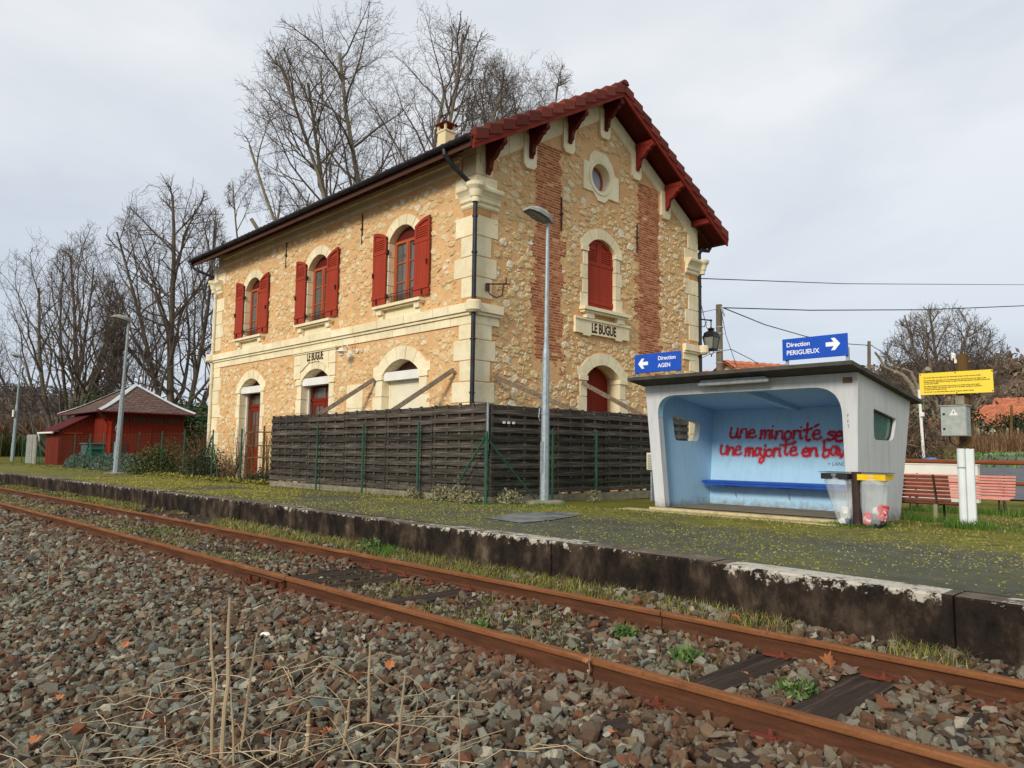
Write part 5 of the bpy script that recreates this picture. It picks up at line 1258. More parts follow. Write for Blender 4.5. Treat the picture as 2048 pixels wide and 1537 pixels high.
def ribbon(b, pts, w_, d, f):
    n = len(pts); L = []; 
    for i, p in enumerate(pts):
        t = (pts[min(i+1,n-1)]-pts[max(i-1,0)]); t = t.normalized() if t.length > 1e-6 else Vector((1,0)); k = w_*(1+.18*math.sin(i*1.3))
        s_ = Vector((-t.y, t.x))*k*.5; L.append((p+s_, p-s_))
    vs_ = [f(q.x, q.y, d) for a in L for q in a]; b.add(vs_, [(2*i,2*i+1,2*i+3,2*i+2) for i in range(n-1)])
    for e in (pts[0], pts[-1]): b.add([f(e.x+w_*.5*math.cos(6.283*k/8), e.y+w_*.5*math.sin(6.283*k/8), d+.00001) for k in range(8)], [tuple(range(8))])
def spray(lines, dens):
    bi, bm_ = MB(), MB()
    for body, x0, x1, z0, s0, slope in lines:
        tot = sum(GW[c] for c in body); k = (x1-x0)/tot; x = x0; ii = 0
        for c in body:
            if c != ' ':
                dz = rnd.uniform(-.02,.02); sc_ = s0*rnd.uniform(.92,1.08)
                for st in GL[c]:
                    pts = [Vector((x+p.x*k, z0+slope*(x-x0)+dz+p.y*sc_)) for p in cat(st)]
                    ribbon(bi, pts, .040*rnd.uniform(.85,1.15), .0072+ii*.00003, wall_pt); ribbon(bm_, pts, .085, .0056+ii*.00001, wall_pt); ii += 1
            x += GW[c]*k
    g = bi.build('graffiti', MT['spray'], LIN); bm_.build('overspray', MT['mist'], LIN); return g
spray([('Une minorité se gave', -7.22, -4.42, 1.285, .155, -.045), ('une majorité en bave', -7.38, -4.93, .945, .145, .0)], 1)
b = MB(); vs_, fs = text_mesh('+ LAND', .085, lambda u, v, d: wall_pt(-5.36+u, .79+v, d+.004), .001); b.add(vs_, fs)
for k in range(7): q = [Vector((-4.98+.07*k+.02*math.sin(k*2), 1.50+.02*math.cos(k*3))), Vector((-4.96+.07*k, 1.44)), Vector((-4.93+.07*k, 1.50))]; ribbon(b, cat([tuple(p) for p in q], 4), .006, .004, wall_pt)
b.build('marker_scribble', MT['pencil'], LIN)
b = MB()
for z, t in ((1.50,'F'),(1.42,'F'),(1.35,'T')):
    vs_, fs = text_mesh(t, .06, lambda u, v, d: fS(-4.325+u, z+v, d+.002), .001); b.add(vs_, fs)
b.build('marker_letters', MT['pencil'], SH)

# ================================================================== DIRECTION SIGNS
def dir_sign(x0, x1, z0, z1, y, txt, arrow, label, posts):
    T = thing('direction_sign', ((x0+x1)/2, y, zr(y)+.055), label, 'sign', 'blue direction signs on the shelter roof')
    b = MB(); b.bbox(((x0+x1)/2,y,(z0+z1)/2), x1-x0, .025, z1-z0, bev=.004); b.build('board', MT['signblue'], T)
    for p in posts: b = MB(); b.box(p-.022,p+.022,y+.02,y+.05,zr(y)+.05,z0+.12); b.build('post', MT['galv'], T)
    f = lambda u, v, d: (u, y-.0128-d, v); b = MB()
    for body, u, v, s_ in txt: vs_, fs = text_mesh(body, s_, lambda a, c, d, u=u, v=v: f(u+a, v+c, d), .002, 'LEFT', .98, .0015); b.add(vs_, fs)
    ax, az, w_, dr = arrow; t = .030
    sh_ = [(-w_*.5,-t),(w_*.18,-t),(w_*.18,t),(-w_*.5,t)]; hd = [(-.0,.085),(.045,.085),(w_*.5,0),(.045,-.085),(-.0,-.085),(.068,0)]
    hd = [(w_*.5-.115,.088),(w_*.5-.06,.088),(w_*.5+.015,0),(w_*.5-.06,-.088),(w_*.5-.115,-.088),(w_*.5-.055,0)]
    sh_ = [(-w_*.5,-t),(w_*.5-.03,-t),(w_*.5-.03,t),(-w_*.5,t)]
    b.prism([(ax+dr*u, az+v) for u, v in sh_][::dr], 0, .002, f); b.prism([(ax+dr*u, az+v) for u, v in hd][::dr], 0, .003, f)
    b.build('lettering', MT['signwhite'], T); return T
ys_ = 10.62
q0, q1, q2, q3 = at(1270,711,Y=ys_), at(1362,702,Y=ys_), at(1270.5,747,Y=ys_), at(1362,741.5,Y=ys_); x0, x1, z1, z0 = q0.x, q1.x, (q0.z+q1.z)/2, (q2.z+q3.z)/2
dir_sign(x0, x1, z0, z1, ys_, [('Direction', x0+.49, z1-.125, .094), ('AGEN', x0+.49, z0+.075, .096)], (x0+.19, (z0+z1)/2-.0, .19, -1), 'blue board with left arrow reading Direction AGEN at the left end of the shelter roof', (x0+.03, x1-.05))
q0, q1, q2, q3 = at(1565,680,Y=ys_), at(1695,666,Y=ys_), at(1566,722,Y=ys_), at(1697,711.5,Y=ys_); x0, x1, z1, z0 = q0.x, q1.x, (q0.z+q1.z)/2, (q2.z+q3.z)/2
dir_sign(x0, x1, z0, z1, ys_, [('Direction', x0+.065, z1-.125, .094), ('PERIGUEUX', x0+.065, z0+.075, .096)], (x1-.21, (z0+z1)/2+.02, .19, 1), 'blue board with right arrow reading Direction PERIGUEUX at the right end of the shelter roof', (x0+.05, x1-.02))

# ================================================================== LITTER STAND
TB = thing('litter_stand', (-4.10, 10.50, 0), 'brown litter post with a black and a yellow ring holding clear plastic bags', 'litter bin')
tx, ty = -4.10, 10.50
b = MB(); b.tube([(tx,ty,-.02),(tx,ty,.735)], .062, 14); b.tube([(tx,ty,.60),(tx,ty,.62)], .070, 14); b.build('post', MT['brownpost'], TB)
def bagset(sx, mat, lidmat):
    cx = tx+sx*.245; w_, dpt = .36, .30
    b = MB(); ring_o = [(cx-w_/2,ty-dpt/2),(cx+w_/2,ty-dpt/2),(cx+w_/2,ty+dpt/2),(cx-w_/2,ty+dpt/2)]; ring_i = [(cx+(u-cx)*.86, ty+(v-ty)*.84) for u, v in ring_o]
    b.plate(ring_o, [ring_i], .63, .71, lambda u, v, d: (u, v, d)); b.box(cx-w_*.42, cx+w_*.30, ty-dpt/2-.004, ty-dpt/2-.001, .662, .674)
    rg = b.build('bag_ring', mat, TB)
    b = MB(); b.add([(cx-w_/2-.03*(sx<0),ty-dpt/2-.02,.722),(cx+w_/2+.03*(sx>0),ty-dpt/2-.02,.722),(cx+w_/2+.02,ty+dpt/2,.724),(cx-w_/2-.02,ty+dpt/2,.724),(cx-w_/2-.03*(sx<0),ty-dpt/2-.02,.728),(cx+w_/2+.03*(sx>0),ty-dpt/2-.02,.728),(cx+w_/2+.02,ty+dpt/2,.730),(cx-w_/2-.02,ty+dpt/2,.730)], [(0,3,2,1),(4,5,6,7),(0,1,5,4),(1,2,6,5),(2,3,7,6),(3,0,4,7)]); b.build('lid', MT['blackplastic'], rg)
    # the bag: creased film, narrowing to a full bottom
    rs = random.Random(5 if sx < 0 else 9); vs_ = []; fs = []; n, m = 40, 16
    for i in range(m+1):
        t = i/m; z = .70-(.70-.03)*t; 
        wx = (.165*(1-t)+.075*t+.015*math.sin(3.0*t)) if sx < 0 else (.155*(1-t)+.125*t+.012*math.sin(3*t)); wy = .15*(1-t)+.10*t; ox = .085*t if sx < 0 else -.035*t
        if i == m: wx *= .72; wy *= .72; z = .015
        for k in range(n):
            a = 2*math.pi*k/n; cr_ = 1+(.05*math.sin(a*7+t*3)+.05*math.sin(a*12+1.7+t*5)+.03*math.sin(a*19+t*9))*(.35+.65*math.sin(math.pi*min(1,t*1.15)))
            ex = abs(math.cos(a))**.6*math.copysign(1, math.cos(a)); ey = abs(math.sin(a))**.6*math.copysign(1, math.sin(a))
            vs_.append((cx+ox+wx*ex*cr_, ty+wy*ey*cr_, z+.008*math.sin(a*3)))
    for i in range(m):
        for k in range(n): fs.append((i*n+k,i*n+(k+1)%n,(i+1)*n+(k+1)%n,(i+1)*n+k))
    fs.append(tuple(range(m*n,m*n+n))); b = MB(); b.add(vs_, fs); bg_ = b.build('bag', MT['bag'], TB, True)
    # cuff folded over the ring
    b = MB(); b.add([(cx+.19*math.cos(6.283*k/24)*(1.0), ty+.158*math.sin(6.283*k/24), zz+.012*math.sin(k*2.1)) for zz in (.640,.61,.575) for k in range(24)], [(i*24+k,i*24+(k+1)%24,(i+1)*24+(k+1)%24,(i+1)*24+k) for i in (0,1) for k in range(24)]); b.build('cuff', MT['bag'], bg_, True)
    return cx
c1 = bagset(-1, MT['blackplastic'], None); c2 = bagset(1, MT['yellowplastic'], None)
def crumple(name, c, sx_, sy_, sz_, mat, label, cat_, seed):
    rs = np.random.RandomState(seed); bm = bmesh.new(); bmesh.ops.create_icosphere(bm, subdivisions=2, radius=1)
    for q in bm.verts: k = rs.uniform(.78,1.12); q.co = Vector((q.co.x*sx_*k, q.co.y*sy_*k, q.co.z*sz_*k))
    b = MB(); b.bm(bm, None, c); return tag(b.build(name, mat), label, cat_, 'rubbish in the clear bags')
crumple('crumpled_paper', (c1+.09,ty-.02,.17), .085,.07,.12, MT['whitelitter'], 'crumpled white paper in the bag under the black ring', 'paper', 1)
crumple('wrapper', (c1+.13,ty-.03,.07), .05,.05,.05, MT['bluelitter'], 'dark blue wrapper at the bottom of the bag under the black ring', 'wrapper', 2)
crumple('crumpled_paper', (c1+.06,ty-.03,.06), .07,.06,.05, MT['whitelitter'], 'pale scrap at the very bottom of the bag under the black ring', 'paper', 8)
b = MB(); b.bbox((c2-.10,ty-.03,.115), .10,.08,.16, Matrix.Rotation(.12,3,'Y'), bev=.012); tag(b.build('drink_carton', MT['redlitter']), 'red carton standing in the bag under the yellow ring', 'carton', 'rubbish in the clear bags')
b = MB(); b.tube([(c2+.06,ty,.09),(c2+.09,ty,.30)], [.055,.075], 14); tag(b.build('paper_cup', MT['redlitter']), 'red and white paper cup leaning in the bag under the yellow ring', 'cup', 'rubbish in the clear bags')
crumple('food_box', (c2+.03,ty-.04,.07), .10,.06,.055, MT['blacklitter'], 'black food packaging at the bottom of the bag under the yellow ring', 'box', 4)
crumple('crumpled_paper', (c2+.0,ty-.02,.22), .05,.05,.06, MT['whitelitter'], 'crumpled white napkin above the red carton in the yellow ring bag', 'paper', 6)

# ================================================================== NOTICE POST, SIGN, CABINET
NP = thing('wooden_post', (-3.06, 11.66, 0), 'short brown wooden pole with two white plastic conduits and a white insulator', 'post'); py = 11.66
b = MB(); b.tube([(-3.11,py+.12,-.1),(-3.10,py+.12,2.385)], [.085,.075], 12); b.build('pole', MT['polewood'], NP)
b = MB(); b.tube([(-3.135,py-.01,-.05),(-3.135,py-.01,1.07)], .050, 14); b.build('conduit', MT['pvc'], NP)
b = MB(); b.bbox((-3.03,py,.5), .10,.07,1.14, bev=.012); b.build('conduit', MT['pvc'], NP)
b = MB(); b.tube([(-3.135,py-.01,.80),(-3.135,py-.01,.82)], .054, 14); b.build('clamp', MT['galv'], NP)
b = MB(); b.bbox((-3.21,py+.10,2.36), .06,.05,.12, bev=.02); b.bbox((-3.17,py+.06,2.29), .03,.03,.05); b.build('insulator', MT['white'], NP)
b = MB(); b.tube([(-3.20,py+.06,2.34),(-3.19,py+.05,2.2),(-3.22,py+.05,2.08),(-3.20,py+.06,1.95)], .008, 6); b.tube([(-3.24,py-.1,1.24),(-3.24,py-.08,1.15),(-3.16,py-.06,1.10),(-3.05,py-.05,1.20)], .010, 6); b.tube([(-3.11,py-.1,1.24),(-3.10,py-.06,1.13),(-3.03,py-.03,1.08),(-2.99,py-.02,1.06)], .007, 6); b.build('cable', MT['wire'], NP)
b = MB(); b.bbox((-3.13,py+.03,1.745), .11,.03,.12); b.build('label_plate', MT['concrete'], NP)
q = [at(*p, Y=py-.03) for p in ((1839,748),(1986,739),(1988,785),(1841,791))]
YN = thing('notice_board', ((q[0].x+q[1].x)/2, py-.03, (q[0].z+q[2].z)/2), 'wide yellow notice board with lines of small dark print on the wooden post', 'sign')
wdt, hgt = q[1].x-q[0].x, (q[0].z-q[3].z); f = lambda u, v, d: (q[0].x+u, py-.03-d, q[3].z+v+.0)
b = MB(); b.prism([(0,0),(wdt,0),(wdt-.004,hgt),(-.004,hgt)], 0, .008, f); b.build('board', MT['yellow'], YN)
b = MB(); LNS = ["Ne montez dans une voiture ou n'en descendez lorsque le train n'est pas arrêté.", "Ne montez dans une voiture ou n'en descendez plus dès que l'annonce du départ a été", "donnée, soit par signal sonore, soit par un agent, soit par haut-parleur, fermeture des portes", "ou tout autre moyen.", "Ne mettez obstacle à la fermeture des portes ou ne tentez de les ouvrir après", "l'annonce du départ, ainsi que de rester ou de vous asseoir pendant la manœuvre", "ou avant l'arrêt complet du train.", "Ne montez ou ne descendez ailleurs que par les gares, stations, haltes."]
zz = [.235,.195,.172,.149,.112,.089,.066,.032]
for t, z in zip(LNS, zz): vs_, fs = text_mesh(t, .0255, lambda a, c, d, z=z: f(.055+a, z+c, .008+d), .0015, 'LEFT', .86, .0006); b.add(vs_, fs)
b.build('lettering', MT['ink'], YN)
b = MB(); 
for u, v in ((.47,.012),(.46,hgt-.015),(.012,hgt-.02),(wdt-.012,.02),(wdt-.012,hgt-.02)): b.tube([f(u,v,.008), f(u,v,.014)], .008, 8)
b.build('screw', MT['iron'], YN)
CB = thing('electrical_cabinet', (-3.17, py-.14, 1.26), 'grey metal electrical cabinet with a white warning triangle on the wooden post', 'cabinet')
q = [at(*p, Y=py-.24) for p in ((1879,813),(1931,812),(1933,873),(1882,873))]; x0, x1, z0, z1 = (q[0].x+q[3].x)/2, (q[1].x+q[2].x)/2, q[3].z, q[0].z
b = MB(); b.bbox(((x0+x1)/2, py-.12, (z0+z1)/2), x1-x0, .20, z1-z0, bev=.006); b.bbox(((x0+x1)/2, py-.115, z1+.006), x1-x0+.03, .25, .012); b.build('box', MT['cabinet'], CB)
b = MB(); b.bbox(((x0+x1)/2, py-.225, (z0+z1)/2), x1-x0-.01, .012, z1-z0-.012, bev=.004); dr = b.build('door', MT['cabinet'], CB)
for z in (z0+.10, z1-.11): b = MB(); b.bbox((x0+.045, py-.235, z), .03,.012,.03, bev=.005); b.build('latch', MT['blackplastic'], dr)
fc = lambda u, v, d: (x0+.165+u, py-.2315-d, z1-.13+v); b = MB(); b.prism([(-.055,0),(.055,0),(0,.092)], 0, .002, fc); wt = b.build('warning_triangle', MT['white'], dr)
b = MB(); b.prism([(.004,.062),(-.010,.036),(.002,.036),(-.004,.014),(.012,.042),(.000,.042),(.010,.062)], .002, .004, fc); b.build('bolt_mark', MT['ink'], wt)

# ================================================================== BENCHES
def bench(T, x0, x1, yb0, face, zg, mat, legm, hs=.30, hb=.70):
    s_ = face; sp_ = (hb-hs-.06)/6; slat = lambda b, y, z, w_, tilt: b.bbox(((x0+x1)/2, y, z), x1-x0, .028, w_, Matrix.Rotation(tilt*s_, 3, 'X'), bev=.006)
    n = 7
    b = MB()
    for k in range(n): t = k/(n-1); slat(b, yb0-s_*.11*t+s_*.0, zg+hs+.06+(hb-hs-.06)*t, sp_*.74, .26)
    b.build('backrest', mat, T)
    b = MB()
    for k in range(5): t = k/4; b.bbox(((x0+x1)/2, yb0+s_*(.06+.36*t), zg+hs+.01-.015*math.sin(math.pi*t)+(.0 if k < 4 else -.02)), x1-x0, .062, .024, Matrix.Rotation((0 if k < 4 else -.6)*s_, 3, 'X'), bev=.006)
    b.build('seat', mat, T)
    for x in (x0+.24, x1-.20):
        b = MB(); b.bbox((x, yb0-s_*.06, zg+hs*.45), .05,.05,hs*1.1, Matrix.Rotation(-.06*s_,3,'X')); b.build('leg', legm[0], T)
        b = MB(); b.tube([(x,yb0+s_*.36,zg-.03),(x,yb0+s_*.34,zg+hs-.01),(x,yb0+s_*.02,zg+hs-.02),(x,yb0-s_*.14,zg+hb+.03)], .018, 6); b.build('leg', legm[1], T)
g1 = float(ground_z(-4, 12.9))
B1 = thing('slatted_bench', (-4.6, 12.9, g1), 'worn brown-red slatted bench seen from behind beside the shelter', 'bench', 'slatted benches on the grass')
bench(B1, -5.55, -3.62, 12.86, 1, g1, MT['oldslat'], (MT['legwood'], MT['darkmetal']), .26, .68)
g2 = float(ground_z(-4.6, 16.6))
B2 = thing('slatted_bench', (-4.7, 16.6, g2), 'faded pink slatted bench facing the track behind the white conduits', 'bench', 'slatted benches on the grass')
bench(B2, -5.75, -3.72, 17.2, -1, g2, MT['pink'], (MT['legwood'], MT['darkmetal']), .32, .72)
# brown tube railing along the car park, low white wall behind it
RL = thing('tube_railing', (-3, 19.5, -.14), 'brown rusty two-rail tube railing along the car park behind the benches', 'railing')
for z in (.865, .40):
    b = MB(); b.tube([(-16,19.5,z),(-10,19.5,z+.005),(-4,19.5,z-.008),(3,19.5,z-.02),(9,19.5,z)], .055 if z > .5 else .045, 10); b.build('rail', MT['railing'], RL)
for x in (-14,-11,-8,-1.6,1.5,4.5,7.5):
    b = MB(); b.tube([(x,19.5,-.3),(x,19.5,.88)], .05, 10); b.build('post', MT['railing'], RL)
b = MB(); b.box(-9.5,-5.28,20.9,21.08,-.3,.775); b.box(-9.52,-5.26,20.88,21.10,.775,.81); tag(b.build('low_wall', MT['whitewall']), 'low white wall behind the railing next to the shelter', 'wall')
# beige air unit between the side fence and the shelter
b = MB(); AU = thing('air_unit', (-9.75, 12.75, .8), 'beige air conditioning unit with grey grille between dark fence and shelter', 'air unit')
q0, q1 = at(1293,906,Y=12.6), at(1310,941,Y=12.6); b.bbox(((q0.x+q1.x)/2+.04,12.75,(q0.z+q1.z)/2), .34,.24,q0.z-q1.z, bev=.01); b.build('casing', MT['creampipe'], AU)
b = MB(); cxx, czz = (q0.x+q1.x)/2+.04, (q0.z+q1.z)/2
for k in range(9): b.box(cxx-.13,cxx+.13,12.618,12.626,czz-.14+k*.033,czz-.125+k*.033)
b.build('grille', MT['galv'], AU)
b = MB(); b.box(cxx-.12,cxx-.08,12.70,12.80,0,czz-.16); b.box(cxx+.08,cxx+.12,12.70,12.80,0,czz-.16); b.build('stand', MT['galv'], AU)
# ================================================================== TRACK
RP = [(-.062,-.145),(.062,-.145),(.062,-.134),(.020,-.122),(.009,-.108),(.009,-.046),(.030,-.036),(.0325,-.030),(.0325,-.008),(.024,0),(-.024,0),(-.0325,-.008),(-.0325,-.030),(-.030,-.036),(-.009,-.046),(-.009,-.108),(-.020,-.122),(-.062,-.134)]
def rail(yfun, label, cuts):
    T = thing('rail', (-20, float(yfun(-20)), RAIL_TOP), label, 'rail', 'rusty rails of the track')
    for x0, x1 in cuts:
        b = MB(); xs = [x0+(x1-x0)*i/max(2,int((x0-x1)/.8)) for i in range(max(2,int((x0-x1)/.8))+1)]; m = len(RP); vs_ = []
        for x in xs: y = float(yfun(x)); vs_ += [(x, y-u, RAIL_TOP+v) for u, v in RP]
        for i in range(len(xs)-1):
            for k in range(m):
                b.k = 1 if 6 <= k <= 12 else 0; b.add([], [(i*m+k, i*m+(k+1)%m, (i+1)*m+(k+1)%m, (i+1)*m+k)]) if False else (b.f.append((i*m+k, i*m+(k+1)%m, (i+1)*m+(k+1)%m, (i+1)*m+k)), b.mi.append(b.k))
        b.v = vs_; b.f += [tuple(range(m)), tuple(range((len(xs)-1)*m, len(xs)*m))]; b.mi += [0, 0]
        b.build('rail_length', [MT['rail'], MT['railtop']], T)
    return T
r1 = rail(yn, 'nearest rusty rail, with a bolted joint bar', [(9,-7.10),(-7.115,-80)])
r2 = rail(yf, 'far rusty rail, along the platform edge', [(9,-3.62),(-3.632,-19),(-19.012,-80)])
for T, yfun, xj in ((r1, yn, -7.55),(r2, yf, -3.63)):
    b = MB(); y = float(yfun(xj))
    if T is r1:
        xj0, xj1 = -7.95, -7.12
        for s_ in (-1, 1): b.bbox(((xj0+xj1)/2, y+s_*.026, RAIL_TOP-.085), xj1-xj0, .030, .082, bev=.004); b.bbox(((xj0+xj1)/2, y+s_*.04, RAIL_TOP-.050), xj1-xj0, .05, .016, bev=.003)
        for k in range(4): x = xj0+.12+k*(xj1-xj0-.24)/3; b.tube([(x,y-.075,RAIL_TOP-.09),(x,y+.06,RAIL_TOP-.09)], .013, 6); b.bbox((x,y-.052,RAIL_TOP-.09), .036,.03,.036)
        b.build('joint_bar', MT['rail'], T)
SLX = [2.1,1.45,.75,.1,-.55,-1.24,-1.92,-2.6,-3.30,-3.93,-4.55,-5.28,-5.97,-6.6,-7.08,-7.45,-7.80,-8.22,-8.8]
while SLX[-1] > -44: SLX.append(SLX[-1]-.62+rnd.uniform(-.03,.03))
EXPOSED = {-1.92, -2.6, -5.97, -7.08, -7.45, -7.80}
proto_s = {}
SLAB = ['dark sleeper buried in ballast under the rusty rails', 'split dark oak sleeper lying bare between the rails']
for i, x in enumerate(SLX):
    y = (float(yn(x))+float(yf(x)))/2; ex = x in EXPOSED
    zt_ = -.478 if ex else -.492
    T = thing('sleeper', (x, y, zt_-.12), SLAB[1] if ex else SLAB[0], 'sleeper', 'bare sleepers between the rails' if ex else 'ballast-covered sleepers')
    rs = random.Random(i); b = MB(); w_ = .25 if x != -1.92 else .27; n = 12; m = 6
    prof_ = [rs.uniform(-.006,.004) for _ in range(m+1)]; gk = rs.randint(1,4)
    vs_ = []; rot = rs.uniform(-.03,.03)
    for q in range(n+1):
        yy = y-1.27+2.54*q/n
        for k in range(m+1):
            u = -w_/2+w_*k/m; zz = zt_+prof_[k]+rs.uniform(-.004,.004)-(.018 if k == gk and q not in (0,) else 0)-(.012 if k in (0,m) else 0)
            vs_.append((x+u+rot*(yy-y)+(rs.uniform(-.006,.006) if k in (0,m) else 0), yy, zz))
        vs_ += [(x-w_/2+rot*(yy-y), yy, zt_-.13), (x+w_/2+rot*(yy-y), yy, zt_-.13)]
    s_ = m+3; fs = []
    for q in range(n):
        for k in range(m): fs.append((q*s_+k, q*s_+k+1, (q+1)*s_+k+1, (q+1)*s_+k))
        fs.append((q*s_+m, q*s_+m+2, (q+1)*s_+m+2, (q+1)*s_+m)); fs.append((q*s_+m+1, q*s_, (q+1)*s_, (q+1)*s_+m+1))
    fs += [tuple(list(range(m+1))+[m+2,m+1])[::-1], tuple(n*s_+k for k in (list(range(m+1))+[m+2,m+1]))]
    b.add(vs_, fs); b.build('timber', MT['sleeper'], T)
    for yy, sd in ((float(yn(x)),-1),(float(yf(x)),-1)):
        if x < -26: break
        b = MB(); b.bbox((x, yy, zt_+.003), .19, .34 if not ex else .24, .014, bev=.003); pl = b.build('tie_plate', MT['plate'], T)
        for dx, dy in ((.05,-.105),(-.05,.105)):
            b = MB(); b.tube([(x+dx,yy+dy,zt_+.008),(x+dx,yy+dy,zt_+.020),(x+dx,yy+dy,zt_+.022),(x+dx,yy+dy,zt_+.055)], [.028,.028,.014,.013], 8); b.build('screw_spike', MT['plate'], pl)

# ---- ballast: individual stones poured over the bed, sized by how near they lie
def in_sleeper(x, y):
    m = np.zeros(len(x), bool)
    for sx_ in EXPOSED: m |= (np.abs(x-sx_) < .15) & (y > yn(x)-.1) & (y < yf(x)+.2)
    return m
rs = np.random.RandomState(21)
def scatter(x0, x1, y0, y1, dens): n = int((x1-x0)*(y1-y0)*dens); return rs.uniform(x0,x1,n), rs.uniform(y0,y1,n)
PB = []; SB = []
for (x0,x1,y0,y1,dens,sz) in ((-1.6,4,2.6,3.7,900,.034),(-5.2,-.8,1.5,3.75,860,.033),(-5.2,-2.5,.2,1.5,800,.034),(-9.5,-5.2,-.4,3.75,700,.034),(-16,-9.5,-.6,3.75,430,.040),(-30,-16,-.5,3.72,150,.055),(-60,-30,.3,3.7,40,.085),
                              (-3.6,4,3.78,5.22,640,.032),(-9.5,-3.6,3.78,5.3,330,.030),(-20,-9.5,3.78,5.3,190,.032),(-45,-20,3.6,5.2,60,.045),
                              (-4.5,4,5.28,6.0,420,.032),(-12,-4.5,5.3,6.0,120,.030),(-30,-12,5.3,6.0,50,.034)):
    x, y = scatter(x0, x1, y0, y1, dens); yo = y+track_off(x); keep = ~in_sleeper(x, yo) & (yo < edge_y(x)-.03)
    x, yo = x[keep], yo[keep]; s_ = sz*rs.lognormal(-.05, .40, len(x)).clip(.4, 2.2)
    near_r = np.minimum(np.abs(yo-yn(x)), np.abs(yo-yf(x))); k2 = near_r > .055
    x, yo, s_, near_r = x[k2], yo[k2], s_[k2], near_r[k2]
    gap = (yo > yn(x)) & (yo < yf(x))
    z = bed_z(x, yo)+rs.uniform(-.012, .022, len(x))+(fbm(x, yo, 2.2, 3, 4)-.45)*.05*np.where(gap, .6, 1)
    # keep the sleeper ends and plates of the partly covered sleepers half clear beside the rails
    cl = np.zeros(len(x), bool)
    for sx_ in SLX:
        if sx_ > -14: cl |= (np.abs(x-sx_) < .12) & (near_r < .20) & (rs.rand(len(x)) < .45)
    x, yo, s_, z = x[~cl], yo[~cl], s_[~cl], z[~cl]
    PB.append(np.stack([x,yo,z],1)); SB.append(s_*.90)
PB = np.concatenate(PB); SB = np.concatenate(SB)
V, F = rocks(PB, SB, rs, .5); tag(npmesh('ballast', V, F, MT['ballast']), 'coarse grey and brown track ballast', 'ballast', None, 'stuff')

# ---- grass, moss and weeds as ground cover
def patchy(n, x0, x1, yfn, thr, sc_, seed):
    x = rs.uniform(x0, x1, n); t = rs.rand(n); y = yfn(x, t); k = fbm(x, y, sc_, 3, seed) > thr; return x[k], y[k]
def tufts(x, y, z, nb, spread):
    n = len(x); X = np.repeat(x, nb)+rs.normal(0, spread, n*nb); Y = np.repeat(y, nb)+rs.normal(0, spread, n*nb); Z = np.repeat(z, nb); return np.stack([X,Y,Z],1)
parts = []
x, y = patchy(13000, -40, -1.5, lambda x, t: yf(x)+.12+t*(edge_y(x)-.05-yf(x)-.12), .40, 1.1, 2)
P = tufts(x, y, bed_z(x, y)-.02, 5, .03); n = len(P); parts.append(blades(P, rs.uniform(.03,.13,n), rs.uniform(.003,.007,n)*np.clip(-P[:,0]/7,1,4), rs.uniform(.2,1.3,n)))
x, y = patchy(9000, -40, -2.6, lambda x, t: yn(x)+.2+t*(yf(x)-yn(x)-.4), .43, 1.2, 3)
k = ~in_sleeper(x, y); x, y = x[k], y[k]
P = tufts(x, y, bed_z(x, y)-.01, 5, .035); n = len(P); parts.append(blades(P, rs.uniform(.02,.09,n), rs.uniform(.003,.006,n)*np.clip(-P[:,0]/7,1,4), rs.uniform(.2,1.4,n)))
V, F = join(parts); tag(npmesh('track_grass', V, F, MT['grass']), 'dry grass growing along the rails and platform foot', 'grass', None, 'stuff')
parts = []
x, y = patchy(24000, -34, -1, lambda x, t: np.interp(x, [-34,-22,-10.4,-8,-4,-1], [8.6,8.9,9.15,10.1,10.35,10.0])-.35+t*.7, .42, .9, 5)
P = np.stack([x, y, 0*x-.005],1); n = len(P); parts.append(blades(P, rs.uniform(.015,.05,n), rs.uniform(.006,.014,n)*np.clip(-x/9,1,3), rs.uniform(.3,1.5,n)))
x = rs.uniform(-4.2, 12, 42000); y = rs.uniform(10.2, 19, 42000); k = (fbm(x, y, .6, 3, 8) > .36); x, y = x[k], y[k]
P = np.stack([x, y, ground_z(x, y)-.01],1); n = len(P); parts.append(blades(P, rs.uniform(.012,.05,n), rs.uniform(.008,.018,n), rs.uniform(.5,1.8,n)))
x = rs.uniform(-60, -29, 16000); y = rs.uniform(8.2, 10.5, 16000); k = (fbm(x, y, .6, 3, 8) > .40); x, y = x[k], y[k]
P = np.stack([x, y, 0*x-.01],1); n = len(P); parts.append(blades(P, rs.uniform(.03,.08,n), rs.uniform(.02,.035,n), rs.uniform(.3,1.3,n)))
V, F = join(parts); tag(npmesh('platform_grass', V, F, MT['grass']), 'mossy grass on the back of the platform and lawn', 'grass', None, 'stuff')
parts = []
for cx, cy, r, n, h in [(-4.1,10.6,.42,700,.10),(-4.35,10.45,.3,300,.07),(-3.06,11.6,.30,620,.16),(-3.9,12.75,.4,420,.14),(-2.2,11.9,.8,500,.08),(-9.2,9.85,.35,420,.08),(-9.5,9.4,.6,300,.05),(-10.3,9.1,.3,320,.08),(-3.6,16.9,.9,700,.22),(-4.9,16.9,.8,600,.22),(-5.6,14.5,1.0,400,.12),(-8.3,5.75,.35,620,.12),(-13.5,4.7,.5,300,.12)]:
    a = rs.rand(n)*6.283; q = np.sqrt(rs.rand(n))*r; x, y = cx+q*np.cos(a), cy+q*np.sin(a)*.6; z = ground_z(x, y)-.01 if cy > 6.3 else bed_z(x, y)-.02
    parts.append(blades(np.stack([x,y,z],1), rs.uniform(.4,1.1,n)*h, rs.uniform(.006,.012,n), rs.uniform(.2,1.1,n)))
x = rs.uniform(-70, 30, 40000); y = rs.uniform(31, 62, 40000); k = (fbm(x, y, .15, 3, 3) > .38); x, y = x[k], y[k]
